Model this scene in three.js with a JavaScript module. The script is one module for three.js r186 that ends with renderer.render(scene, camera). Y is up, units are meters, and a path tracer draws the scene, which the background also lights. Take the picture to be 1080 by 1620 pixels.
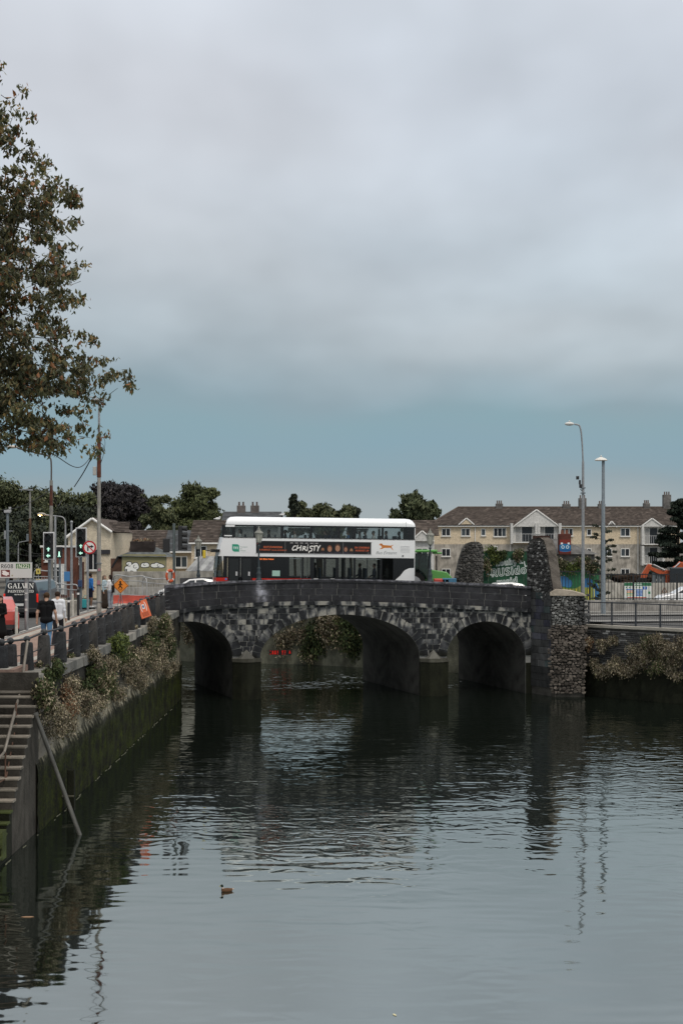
import * as THREE from 'three';
import { mergeGeometries } from 'three/addons/utils/BufferGeometryUtils.js';
import { createNoise2D, createNoise3D } from 'simplex-noise';

// ---------------------------------------------------------------- camera, sky, sun, exposure
const FL = 2250, HZ = 868, EYE = 7.8;               // focal length and horizon in the photograph's pixels, eye height above the water
const renderer = new THREE.WebGLRenderer({ antialias: true });
renderer.setSize(682, 1024);
renderer.toneMapping = THREE.LinearToneMapping;
renderer.toneMappingExposure = 1.0;
renderer.shadowMap.enabled = true;
const scene = new THREE.Scene();
const camera = new THREE.PerspectiveCamera(2 * Math.atan(HZ / FL) * 180 / Math.PI, 1080 / (2 * HZ), 0.5, 6000);
camera.setViewOffset(1080, 2 * HZ, 0, 0, 1080, 1620);
camera.position.set(0, EYE, 0);
camera.lookAt(0, EYE, -10);

function rng(seed) { let s = seed >>> 0; return () => { s = (s + 0x6d2b79f5) >>> 0; let t = Math.imul(s ^ (s >>> 15), 1 | s); t = (t + Math.imul(t ^ (t >>> 7), 61 | t)) ^ t; return ((t ^ (t >>> 14)) >>> 0) / 4294967296; }; }
const R0 = rng(77);
const n2 = createNoise2D(rng(11)), n3 = createNoise3D(rng(12));
const clamp = (x, a = 0, b = 1) => Math.min(b, Math.max(a, x));
const lerp = (a, b, t) => a + (b - a) * t;
const sstep = (a, b, x) => { const t = clamp((x - a) / (b - a)); return t * t * (3 - 2 * t); };
const fbm = (x, y, o = 4) => { let s = 0, a = 0.5, f = 1; for (let i = 0; i < o; i++) { s += a * n2(x * f + i * 17.3, y * f - i * 9.1); a *= 0.5; f *= 2.03; } return s; };
const toLin = (c) => (c <= 0.04045 ? c / 12.92 : ((c + 0.055) / 1.055) ** 2.4);
const hexLin = (h) => [toLin(((h >> 16) & 255) / 255), toLin(((h >> 8) & 255) / 255), toLin((h & 255) / 255)];

{ // overcast sky: pale grey cloud sheet, a blue-teal band of distant rain cloud low down, a pale strip on the horizon
  const Wd = 2048, Hd = 1024, data = new Float32Array(Wd * Hd * 4);
  const stops = [[-90, 0x3a3c38], [-2, 0x5a6062], [0, 0xa6aeb1], [1.6, 0xa2adb1], [2.4, 0x96a6ad], [3.2, 0x869faa], [4.2, 0x7f9ca8], [5.2, 0x829fa9], [6.3, 0x98acb6], [7.8, 0xadbac2], [10.5, 0xbcc6ce], [14.2, 0xc4ccd5], [17.7, 0xcbd1da], [21, 0xd2d8e1]].map(([e, h]) => [e, hexLin(h)]).concat([[32, [0.78, 0.81, 0.84]], [45, [1.08, 1.10, 1.12]], [65, [1.45, 1.46, 1.46]], [90, [1.6, 1.6, 1.59]]]);
  const at = (e) => { for (let i = 1; i < stops.length; i++) if (e <= stops[i][0]) { const [e0, a] = stops[i - 1], [e1, b] = stops[i], t = (e - e0) / (e1 - e0); return [0, 1, 2].map((c) => lerp(a[c], b[c], t)); } return stops[stops.length - 1][1]; };
  for (let r = 0; r < Hd; r++) {
    const el = ((r + 0.5) / Hd - 0.5) * Math.PI, eDeg = el * 180 / Math.PI;
    for (let c = 0; c < Wd; c++) {
      const az = ((c + 0.5) / Wd - 0.5) * 2 * Math.PI, x = Math.cos(az), z = Math.sin(az);
      let col = at(eDeg), k = 1;
      if (eDeg > 0) {
        const q = 1 / (Math.sin(el) + 0.12), px = x * q, pz = z * q;
        const band = fbm(x * 3 + 5, z * 3 - 2 + eDeg * 0.12, 3);
        const soft = sstep(1.5, 9, eDeg);
        col = at(Math.max(0.05, eDeg + band * 0.9 * (1 - sstep(8, 14, eDeg))));
        const cl = fbm(px * 0.55 + 3.1, pz * 0.55 + 1.7, 5), cl2 = fbm(px * 1.7 - 4, pz * 0.9 + 8, 4);
        k = 1 + soft * (0.22 * cl + 0.13 * cl2);
        const warm = soft * 0.05 * fbm(px * 0.4 + 11, pz * 0.4 - 7, 3);
        col = [col[0] * (1 + warm), col[1], col[2] * (1 - warm * 0.6)];
        k *= 1 + 0.09 * x * soft;                       // the cloud is thinner towards the east side
      }
      const i = (r * Wd + c) * 4;
      data[i] = col[0] * k; data[i + 1] = col[1] * k; data[i + 2] = col[2] * k; data[i + 3] = 1;
    }
  }
  const sky = new THREE.DataTexture(data, Wd, Hd, THREE.RGBAFormat, THREE.FloatType);
  sky.mapping = THREE.EquirectangularReflectionMapping; sky.magFilter = THREE.LinearFilter; sky.minFilter = THREE.LinearFilter; sky.needsUpdate = true;
  scene.background = sky; scene.environment = sky;
}
const sun = new THREE.DirectionalLight(0xfff4e6, 1.35);
sun.position.set(30, 90, -10); sun.target.position.set(0, 0, -70); sun.castShadow = true; sun.shadow.radius = 32;
sun.shadow.camera.left = sun.shadow.camera.bottom = -90; sun.shadow.camera.right = sun.shadow.camera.top = 90; sun.shadow.camera.far = 300; sun.shadow.mapSize.set(4096, 4096);
scene.add(sun, sun.target);

// ---------------------------------------------------------------- helpers
const V = (x, y, z) => new THREE.Vector3(x, y, z);
const PX = (px, d) => (px - 540) / FL * d;          // metres across at a distance
const PY = (py, d) => EYE - (py - HZ) / FL * d;     // height above the water at a distance
const at = (px, py, d) => V(PX(px, d), PY(py, d), -d);
const taken = new Map();
const numbered = (n) => { const k = taken.get(n) ?? 0; taken.set(n, k + 1); return k ? `${n}_${String(k).padStart(3, '0')}` : n; };

function uvMetric(g) {
  const p = g.attributes.position, n = g.attributes.normal, uv = new Float32Array(p.count * 2);
  for (let i = 0; i < p.count; i += 3) {
    let nx = 0, ny = 0, nz = 0;
    for (let k = 0; k < 3; k++) { nx += n.getX(i + k); ny += n.getY(i + k); nz += n.getZ(i + k); }
    nx = Math.abs(nx); ny = Math.abs(ny); nz = Math.abs(nz);
    for (let k = 0; k < 3; k++) {
      const x = p.getX(i + k), y = p.getY(i + k), z = p.getZ(i + k), j = (i + k) * 2;
      if (ny > nx && ny > nz) { uv[j] = x; uv[j + 1] = -z; } else if (nx > nz) { uv[j] = z + 0.37; uv[j + 1] = y; } else { uv[j] = x; uv[j + 1] = y; }
    }
  }
  g.setAttribute('uv', new THREE.BufferAttribute(uv, 2));
  return g;
}
function flat(g) { const r = g.index ? g.toNonIndexed() : g; if (!r.attributes.normal) r.computeVertexNormals(); return r; }
function merge(list, keepUV) {
  const out = [].concat(list).map((g) => {
    const r = flat(g);
    for (const k of Object.keys(r.attributes)) if (!['position', 'normal', 'uv', 'color'].includes(k)) r.deleteAttribute(k);
    if (!keepUV || !r.attributes.uv) uvMetric(r);
    return r;
  });
  if (out.some((g) => g.attributes.color)) for (const g of out) if (!g.attributes.color) g.setAttribute('color', new THREE.BufferAttribute(new Float32Array(g.attributes.position.count * 3).fill(1), 3));
  return out.length === 1 ? out[0] : mergeGeometries(out);
}
function obj(name, geo, mat, parent, keepUV) {
  const top = !parent || parent === scene;
  const g = geo.isBufferGeometry && geo.userData.ready ? geo : merge(geo, keepUV);
  const m = new THREE.Mesh(g, mat); m.name = top ? numbered(name) : name; m.castShadow = m.receiveShadow = true;
  (parent ?? scene).add(m); return m;
}
function ready(g, keepUV) { const r = merge(g, keepUV); r.userData.ready = true; return r; }
function tag(o, label, category, group, kind) { if (kind) o.userData.kind = kind; if (label) o.userData.label = label; if (category) o.userData.category = category; if (group) o.userData.group = group; return o; }
function thing(name, label, category, pos = [0, 0, 0], turn = 0, group) { const o = new THREE.Group(); o.name = numbered(name); o.position.set(...pos); o.rotation.y = turn; scene.add(o); return tag(o, label, category, group); }
function dup(o, label, group) { const c = o.clone(); c.userData = { ...o.userData }; c.name = numbered(o.name.replace(/_\d{3}$/, '')); scene.add(c); if (label) c.userData.label = label; if (group) c.userData.group = group; return c; }
const struct = (name, geo, mat, keepUV) => tag(obj(name, geo, mat, scene, keepUV), null, null, null, 'structure');

function box(w, h, d, x = 0, y = 0, z = 0, ry = 0, rz = 0, rx = 0) { const g = new THREE.BoxGeometry(w, h, d); if (rx) g.rotateX(rx); if (rz) g.rotateZ(rz); if (ry) g.rotateY(ry); return g.translate(x, y, z); }
function cham(w, h, d, x = 0, y = 0, z = 0, b = 0.02) { // box with chamfered edges
  const s = new THREE.Shape(), a = w / 2 - b, c = h / 2 - b; s.moveTo(-a, -c); s.lineTo(a, -c); s.lineTo(a, c); s.lineTo(-a, c); s.closePath();
  const g = new THREE.ExtrudeGeometry(s, { depth: Math.max(0.001, d - 2 * b), bevelEnabled: true, bevelThickness: b, bevelSize: b, bevelSegments: 1, curveSegments: 1 });
  return g.translate(x, y, z - d / 2 + b);
}
function rod(p, q, r1, r2 = r1, seg = 8) {
  const a = Array.isArray(p) ? V(...p) : p, b = Array.isArray(q) ? V(...q) : q, dir = b.clone().sub(a), L = dir.length();
  const g = new THREE.CylinderGeometry(r2, r1, L, seg, 1); g.translate(0, L / 2, 0);
  g.applyQuaternion(new THREE.Quaternion().setFromUnitVectors(V(0, 1, 0), dir.normalize())); return g.translate(a.x, a.y, a.z);
}
function tube(pts, r, seg = 24, rs = 6) { return new THREE.TubeGeometry(new THREE.CatmullRomCurve3(pts.map((p) => (Array.isArray(p) ? V(...p) : p))), seg, r, rs); }
function ball(r, x = 0, y = 0, z = 0, sx = 1, sy = 1, sz = 1, seg = 12) { return new THREE.SphereGeometry(r, seg, Math.max(6, seg * 0.7 | 0)).scale(sx, sy, sz).translate(x, y, z); }
function lathe(prof, seg = 12, x = 0, y = 0, z = 0) { return new THREE.LatheGeometry(prof.map(([r, h]) => new THREE.Vector2(r, h)), seg).translate(x, y, z); }
function prism(pts, depth, z = 0, bevel = 0) { // polygon in x,y pulled along +z
  const s = new THREE.Shape(pts.map(([x, y]) => new THREE.Vector2(x, y)));
  const g = new THREE.ExtrudeGeometry(s, bevel ? { depth: depth - 2 * bevel, bevelEnabled: true, bevelSize: bevel, bevelThickness: bevel, bevelOffset: -bevel, bevelSegments: 2, curveSegments: 6 } : { depth, bevelEnabled: false, curveSegments: 6 });
  return g.translate(0, 0, z + bevel);
}
function quads(list) { // list of [a,b,c,d] corner arrays, counter-clockwise
  const p = []; for (const [a, b, c, d] of list) p.push(...a, ...b, ...c, ...a, ...c, ...d);
  const g = new THREE.BufferGeometry(); g.setAttribute('position', new THREE.Float32BufferAttribute(p, 3)); g.computeVertexNormals(); return g;
}
function slab(poly, yTop, yBot) { // poly of [X, d]; yTop may be a function of (X, d)
  const fy = typeof yTop === 'function' ? yTop : () => yTop, c = poly.map(([x, d]) => new THREE.Vector2(x, -d));
  const tri = THREE.ShapeUtils.triangulateShape(c, []), p = [];
  const area = THREE.ShapeUtils.area(c);
  for (const t of tri) { const o = area > 0 ? [t[0], t[2], t[1]] : t; for (const i of o) p.push(c[i].x, fy(poly[i][0], poly[i][1]), c[i].y); }
  for (let i = 0; i < poly.length; i++) {
    const j = (i + 1) % poly.length, [ax, ad] = poly[i], [bx, bd] = poly[j], A = [ax, fy(ax, ad), -ad], B = [bx, fy(bx, bd), -bd], C = [bx, yBot, -bd], D = [ax, yBot, -ad];
    p.push(...(area > 0 ? [...A, ...B, ...C, ...A, ...C, ...D] : [...B, ...A, ...D, ...B, ...D, ...C]));
  }
  const g = new THREE.BufferGeometry(); g.setAttribute('position', new THREE.Float32BufferAttribute(p, 3)); g.computeVertexNormals();
  // top faces must look up
  const n = g.attributes.normal; if (n.getY(0) < 0) { const a = g.attributes.position.array; for (let i = 0; i < a.length; i += 9) for (let k = 0; k < 3; k++) { const t = a[i + 3 + k]; a[i + 3 + k] = a[i + 6 + k]; a[i + 6 + k] = t; } g.computeVertexNormals(); }
  return g;
}

// ---------------------------------------------------------------- textures and materials
function dataTex(w, h, fn, metres, srgb = true) {
  const d = new Uint8Array(w * h * 4);
  for (let y = 0; y < h; y++) for (let x = 0; x < w; x++) { const c = fn(x / w, y / h), i = (y * w + x) * 4; d[i] = clamp(c[0]) * 255; d[i + 1] = clamp(c[1]) * 255; d[i + 2] = clamp(c[2]) * 255; d[i + 3] = 255; }
  const t = new THREE.DataTexture(d, w, h, THREE.RGBAFormat); t.wrapS = t.wrapT = THREE.RepeatWrapping; t.magFilter = THREE.LinearFilter; t.minFilter = THREE.LinearMipmapLinearFilter; t.generateMipmaps = true;
  if (srgb) t.colorSpace = THREE.SRGBColorSpace; if (metres) t.repeat.set(1 / metres[0], 1 / metres[1]); t.needsUpdate = true; return t;
}
// noise that repeats over the unit square: noise on a torus cut to two circles
const torus = (u, v, f, s = 0) => { const a = u * 2 * Math.PI, b = v * 2 * Math.PI, r = f / (2 * Math.PI); return (n3(Math.cos(a) * r + s, Math.sin(a) * r + Math.cos(b) * r * 1.31, Math.sin(b) * r * 1.31 + s * 0.7)); };
const tfbm = (u, v, f, o, s = 0) => { let t = 0, a = 0.5; for (let i = 0; i < o; i++) { t += a * torus(u, v, f, s + i * 5.3); a *= 0.55; f *= 2.1; } return t; };
const g3 = (v) => [v, v, v];
const RS = rng(5);
const speckA = new Float32Array(512 * 512).map(() => RS());
const speck = (u, v) => speckA[(((v * 512) | 0) & 511) * 512 + (((u * 512) | 0) & 511)];
const TX = {
  grain: dataTex(512, 512, (u, v) => g3(0.91 + 0.13 * tfbm(u, v, 8, 4) + 0.10 * (speck(u, v) - 0.5)), [2.1, 2.1]),
  blotch: dataTex(512, 512, (u, v) => g3(0.88 + 0.30 * tfbm(u, v, 4, 5, 2) + 0.10 * (speck(u, v) - 0.5)), [5.3, 5.3]),
  asphalt: dataTex(512, 512, (u, v) => g3(0.88 + 0.13 * tfbm(u, v, 5, 4, 4) + 0.22 * (speck(u, v) - 0.5)), [3.1, 3.1]),
  streak: dataTex(512, 512, (u, v) => g3(0.87 + 0.13 * tfbm(u, v * 0.3, 12, 3, 7) + 0.22 * tfbm(u, v, 4, 5, 1) + 0.08 * (speck(u, v) - 0.5)), [4.3, 6.9]),
  rough: dataTex(512, 512, (u, v) => g3(0.5 + 0.45 * tfbm(u, v, 12, 5, 9)), [1.4, 1.4], false),
};
const mats = new Map();
function M(color, rough = 0.8, o = {}) {
  const key = JSON.stringify([color, rough, o.map, o.bump, o.bs, o.metal, o.vc, o.em, o.ei, o.tr, o.ior, o.cc, o.side]);
  if (mats.has(key)) return mats.get(key);
  const m = new THREE.MeshPhysicalMaterial({ roughness: rough, metalness: o.metal ?? 0, specularIntensity: rough > 0.65 ? 0.25 : 0.8 });
  if (Array.isArray(color)) m.color.setRGB(...color); else m.color.set(color);
  if (o.map) m.map = TX[o.map];
  if (o.bump) { m.bumpMap = TX[o.bump]; m.bumpScale = o.bs ?? 0.01; }
  if (o.vc) m.vertexColors = true;
  if (o.em) { m.emissive.set(o.em); m.emissiveIntensity = o.ei ?? 1; }
  if (o.tr) { m.transmission = o.tr; m.thickness = 0; m.ior = o.ior ?? 1.5; }
  if (o.cc) { m.clearcoat = o.cc; m.clearcoatRoughness = 0.08; }
  m.side = THREE.DoubleSide; mats.set(key, m); return m;
}
function canvasMat(w, h, draw, rough = 0.55, o = {}) {
  const c = document.createElement('canvas'); c.width = w; c.height = h; const x = c.getContext('2d'); draw(x, w, h);
  const t = new THREE.CanvasTexture(c); t.colorSpace = THREE.SRGBColorSpace; t.magFilter = THREE.LinearFilter; t.anisotropy = 4;
  const m = new THREE.MeshPhysicalMaterial({ map: t, roughness: rough, side: THREE.DoubleSide, ...o }); return m;
}
function sheet(w, h, x = 0, y = 0, z = 0, ry = 0) { const g = new THREE.PlaneGeometry(w, h); if (ry) g.rotateY(ry); g.translate(x, y, z); return ready(g, true); }
// ---------------------------------------------------------------- the setting: water, banks, roads
const gy = (d) => (d < 45 ? 4.45 : d < 72 ? lerp(4.45, 4.8, (d - 45) / 27) : 4.8);   // level of the west quay
{ // river: one sheet with a height field of wind ripples (crests across the stream), smoother in some reaches
  const N = 2048, X0 = -12, XW = 44, D0 = 18, DW = 90, h = new Float32Array(N * N * 4);
  const waves = []; const r = rng(3);
  for (let i = 0; i < 46; i++) { const L = 0.11 * Math.pow(7, r()), th = (r() - 0.5) * 1.5 + (r() < 0.2 ? 1.2 : 0); waves.push([Math.sin(th) * 2 * Math.PI / L, Math.cos(th) * 2 * Math.PI / L, r() * 6.28, 0.0043 * L / (2 * Math.PI) * (0.5 + r()), L]); }
  for (let j = 0; j < N; j++) for (let i = 0; i < N; i++) {
    const X = X0 + XW * i / N, d = D0 + DW * j / N;
    let k = 0.30 + 1.15 * sstep(31, 41, d) * (1 - 0.45 * sstep(56, 66, d)) + 9 * sstep(77, 82, d);
    k *= clamp(0.75 + 0.75 * fbm(X * 0.09 + 3, d * 0.05, 3) + 0.45 * sstep(3, 10, X) * sstep(38, 50, d), 0.12, 11);
    k *= 0.85 + 0.5 * fbm(X * 0.35, d * 0.22 + 9, 2);
    k = Math.max(k, 0.1);
    const wx = X + 0.25 * n2(X * 0.7, d * 0.7), wd = d + 0.25 * n2(X * 0.7 + 40, d * 0.7);
    let s = 0; for (const [kx, kd, ph, a, L] of waves) s += a * Math.sin(kx * wx + kd * wd + ph) * (L < 0.3 ? Math.min(1, k) : 1);
    s *= k; s += 0.0022 * n2(X * 0.5, d * 1.5) + 0.0045 * n2(X * 0.16, d * 0.45);
    h[(j * N + i) * 4] = h[(j * N + i) * 4 + 1] = h[(j * N + i) * 4 + 2] = 0.5 + s * 20; h[(j * N + i) * 4 + 3] = 1;
  }
  const t = new THREE.DataTexture(h, N, N, THREE.RGBAFormat, THREE.FloatType); t.magFilter = THREE.LinearFilter; t.wrapS = t.wrapT = THREE.MirroredRepeatWrapping; t.needsUpdate = true;
  const m = new THREE.MeshPhysicalMaterial({ roughness: 0.035, ior: 4.9, bumpMap: t, bumpScale: 0.05, side: THREE.DoubleSide, specularColor: new THREE.Color(0.93, 1.0, 0.97) }); m.color.setRGB(0.006, 0.008, 0.006);
  const g = quads([[[-140, 0, 12], [70, 0, 12], [70, 0, -150], [-140, 0, -150]]]), p = g.attributes.position, uv = [];
  for (let i = 0; i < p.count; i++) uv.push((p.getX(i) - X0) / XW, (-p.getZ(i) - D0) / DW);
  g.setAttribute('uv', new THREE.Float32BufferAttribute(uv, 2));
  struct('river', g, m, true);
  struct('riverbed', box(220, 0.4, 170, -35, -2.4, -70), M([0.02, 0.02, 0.015], 1));
}
const mPave = M([0.30, 0.205, 0.165], 0.9, { map: 'grain', bump: 'rough', bs: 0.004 });
const mRoad = M([0.115, 0.112, 0.108], 0.92, { map: 'asphalt', bump: 'rough', bs: 0.006 });
const mKerb = M([0.30, 0.29, 0.27], 0.9, { map: 'grain' });
const mEarth = M([0.16, 0.15, 0.13], 1, { map: 'blotch' });
const mConc = M([0.34, 0.325, 0.30], 0.9, { map: 'streak', bump: 'rough', bs: 0.006 });
const cuts = [4, 39.4, 45, 72, 84];
{
  const strip = (x0, x1, y, b, from = 0) => { const l = []; for (let i = from; i < cuts.length - 1; i++) l.push(slab([[x0, cuts[i]], [x1, cuts[i]], [x1, cuts[i + 1]], [x0, cuts[i + 1]]], (X, d) => gy(d) + y, gy(cuts[i]) - b)); return l; };
  struct('quay_earth', [slab([[-150, 4], [-9.95, 4], [-9.95, 39.4], [-150, 39.4]], 4.0, -2), slab([[-150, 39.4], [-8.6, 39.4], [-8.6, 74.6], [-10.45, 74.6], [-12.3, 83.8], [-60, 98], [-150, 112]], 4.0, -2)], mEarth);
  struct('quay_road', [...strip(-150, -12.3, -0.11, 0.5), slab([[-150, 84], [-9, 84], [-60, 97.5], [-150, 111]], 4.69, 3.9)], mRoad);
  const foot = [...strip(-12.1, -9.9, 0, 0.5), ...strip(-9.9, -9.05, 0, 0.5, 1)];
  struct('quay_footpath', foot, mPave);
  const k = []; for (let d = 5; d < 84; d += 0.95) k.push(box(0.18, 0.3, 0.94, -12.2, gy(d) - 0.14, -d));
  const kerb = struct('kerb', k, mKerb); kerb.userData.kind = 'structure';
  // pale lines along the footpath and the carriageway edge
  const line = (x, w, y0) => { const l = []; for (let i = 1; i < cuts.length - 1; i++) { const a = cuts[i], b = cuts[i + 1]; l.push(quads([[[x - w / 2, gy(a) + y0, -a], [x + w / 2, gy(a) + y0, -a], [x + w / 2, gy(b) + y0, -b], [x - w / 2, gy(b) + y0, -b]]])); } return l; };
  struct('painted_road_line', [...line(-12.75, 0.1, -0.106), ...line(-15.6, 0.12, -0.106)], M([0.62, 0.61, 0.57], 0.8, { map: 'grain' }));
  struct('pale_paving_band', [...line(-9.35, 0.3, 0.004), ...line(-11.8, 0.35, 0.004)], M([0.42, 0.39, 0.34], 0.9, { map: 'grain' }));
  // the ground beyond the bend of the river, out to the horizon, and the east bank
  const far = [[12.9, 79.2], [13.3, 78.6], [17.3, 71.4], [27, 56], [44, 30], [50, 4], [3000, 4], [3000, 4500], [-3000, 4500], [-3000, 190], [-150, 128], [-60, 114], [-12, 99], [-2, 95.5], [6, 90.5], [11.6, 85.6], [11.6, 79.2]];
  struct('ground', slab(far, 3.66, -2), mEarth);
  struct('street', slab([[13.6, 78.9], [17.6, 71.8], [27.3, 56.3], [60, 40], [120, 60], [120, 89], [14, 89], [12.4, 86.4]], 3.72, 3.6), mRoad);
  struct('street_line', [quads([[[16, 3.728, -82.5], [60, 3.728, -76.6], [60, 3.728, -76.75], [16, 3.728, -82.65]]]), quads([[[14.5, 3.728, -87.2], [70, 3.728, -87.2], [70, 3.728, -87.32], [14.5, 3.728, -87.32]]])], M([0.6, 0.59, 0.55], 0.8, { map: 'grain' }));
  struct('site_footpath', slab([[14, 89.01], [120, 89.01], [120, 100], [14, 100]], 3.82, 3.6), mKerb);
}

// ---------------------------------------------------------------- stone arch bridge
const BA = V(PX(262, 73.3), 0, -73.3), BT = Math.atan2(3.4, PX(838, 76.7) - PX(262, 73.3)), BL = 19.52, SK = 0.14, BD = 9.2;
const cT = Math.cos(BT), sT = Math.sin(BT);
function onFace(px, py, z = 0) { // where a sight line meets the bridge's downstream face: [metres along, height]
  const dx = (px - 540) / FL, dy = -(py - HZ) / FL, ax = BA.x + sT * z, az = BA.z + cT * z;
  const t = (ax * sT + az * cT) / (dx * sT - cT), X = dx * t, Y = EYE + dy * t, Z = -t;
  return [(X - ax) * cT - (Z - az) * sT, Y];
}
const bw = (u, y, z) => V(BA.x + u * cT + z * sT, y, BA.z - u * sT + z * cT);     // bridge coordinates to the world
const curve = (pts) => { const q = pts.map(([a, b]) => onFace(a, b)); return (u) => { if (u <= q[0][0]) return q[0][1]; for (let i = 1; i < q.length; i++) if (u <= q[i][0]) { const p0 = q[Math.max(0, i - 2)], p1 = q[i - 1], p2 = q[i], p3 = q[Math.min(q.length - 1, i + 1)], t = (u - p1[0]) / (p2[0] - p1[0]); const m1 = (p2[1] - p0[1]) / (p2[0] - p0[0]), m2 = (p3[1] - p1[1]) / (p3[0] - p1[0]), w = p2[0] - p1[0]; return (2 * t ** 3 - 3 * t * t + 1) * p1[1] + (t ** 3 - 2 * t * t + t) * w * m1 + (-2 * t ** 3 + 3 * t * t) * p2[1] + (t ** 3 - t * t) * w * m2; } return q[q.length - 1][1]; }; };
const topY = curve([[262, 926], [300, 922.5], [340, 920.3], [410, 918], [490, 916.3], [560, 916.6], [640, 918.5], [720, 921.5], [810, 925.5], [838, 927.5]]);
const strY = curve([[262, 968], [290, 963.2], [330, 958.6], [410, 953], [490, 951], [560, 951.6], [640, 953.8], [720, 957], [838, 962.6]]);
const deckY = (u) => strY(clamp(u, 0, BL)) + 0.16;
const arches = [[229, 368, 1040, 983], [411.5, 663.5, 1041, 972], [706, 831, 1039, 983]].map(([l, r, s, c]) => { const [ul, ys] = onFace(l, s), [ur] = onFace(r, s), uc = (ul + ur) / 2, [, yc] = onFace((l + r) / 2, c); return { uc, a: (ur - ul) / 2, ys, b: yc - ys }; });
const RING = 0.46;
const extr = (u) => { let y = -9; for (const k of arches) { const a = k.a + RING, b = k.b + RING, x = (u - k.uc) / a; if (Math.abs(x) < 1) y = Math.max(y, k.ys + b * Math.sqrt(1 - x * x)); } return y; };
const STRH = 0.2;
const UP410 = onFace(410, 935)[0];
const faceTex = dataTex(2048, 768, (fu, fv) => {
  const u = fu * 22 - 1.2, y = fv * 8 - 1.5, uc = clamp(u, 0, BL), ab = y - strY(uc);
  const nA = fbm(u * 1.0, y * 0.5, 2), nV = fbm(u * 1.5 + 30, y * 0.6, 2), nF = fbm(u * 3.2, y * 3, 3), sp = speck(fu * 3.1, fv * 1.7) - 0.5;
  let l = 0.30, cr = 1, cb = 1;
  if (ab > 0) { // parapet: soot-black limestone, a few worn pale spots
    l = 0.185 + 0.05 * nA + 0.03 * nF + 0.04 * sp; cb = 1.06;
    const pale = sstep(0.4, 0.7, fbm(u * 2.1 + 7, y * 1.6, 2)); l += 0.12 * pale;
    const col = Math.exp(-(((u - UP410 - 0.1 * (1.2 - ab)) / 0.28) ** 2)) * (0.7 + 0.8 * nV + nF * 0.5) * sstep(-0.1, 0.5, 1.3 - ab); l += 0.42 * clamp(col);
    if (ab > 1.1) l += 0.16 + 0.16 * nF + 0.1 * nV;
  } else {      // spandrels: lime-white runs between soot and algae
    const depth = -ab, run = nV * 0.9 + nA * 0.55 + 0.12, white = sstep(-0.1, 0.5, run + 0.15 * nF) * (1 - sstep(1.3, 2.7, depth));
    l = lerp(0.16 + 0.03 * nF + 0.06 * nA, 0.52 + 0.06 * nF, white) + 0.05 * sp; cr = lerp(0.97, 1.02, white); cb = lerp(1.06, 0.95, white);
    const wet = sstep(0.35, -0.25, y - 2.0 + 0.3 * nV); l = lerp(l, 0.09 + 0.04 * nF, wet); cb = lerp(cb, 0.8, wet);
  }
  return [l * cr, l, l * cb];
}, null); faceTex.wrapS = faceTex.wrapT = THREE.ClampToEdgeWrapping;
const mFace = new THREE.MeshPhysicalMaterial({ specularIntensity: 0.3, map: faceTex, roughness: 0.88, bumpMap: TX.rough, bumpScale: 0.012,  side: THREE.DoubleSide });
const mMortar = M([0.30, 0.295, 0.275], 1, { map: 'grain' });
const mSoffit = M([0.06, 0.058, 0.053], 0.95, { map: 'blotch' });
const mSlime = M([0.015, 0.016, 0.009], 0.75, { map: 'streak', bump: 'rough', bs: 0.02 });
const FR = rng(99);
function faceUV(g, own = true) { const du = own === true ? (FR() - 0.5) * 3 : own ? (FR() - 0.5) * 0.25 : 0, dv = own === true ? -0.15 * FR() : 0; /* each block is cut from its own piece of the weathered stone */ const r = flat(g), p = r.attributes.position, uv = new Float32Array(p.count * 2); for (let i = 0; i < p.count; i++) { uv[i * 2] = (p.getX(i) + du + 1.2) / 22; uv[i * 2 + 1] = (p.getY(i) + dv + 1.5) / 8; } r.setAttribute('uv', new THREE.BufferAttribute(uv, 2)); r.userData.ready = true; return r; }
function back(pts, depth, z0) { // polygon in bridge coordinates pulled away from the viewer along the skewed barrel
  const g = flat(prism(pts, depth)), p = g.attributes.position;
  for (let i = 0; i < p.count; i++) { const z = p.getZ(i); p.setXYZ(i, p.getX(i) - SK * z, p.getY(i), z0 - z); }
  const a = p.array; for (let i = 0; i < a.length; i += 9) for (let k = 0; k < 3; k++) { const t = a[i + 3 + k]; a[i + 3 + k] = a[i + 6 + k]; a[i + 6 + k] = t; }
  g.computeVertexNormals(); return g;
}
const bridge = thing('stone_bridge', 'soot-blackened limestone bridge of three arches over the river', 'bridge', [BA.x, 0, BA.z], BT);
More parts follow.
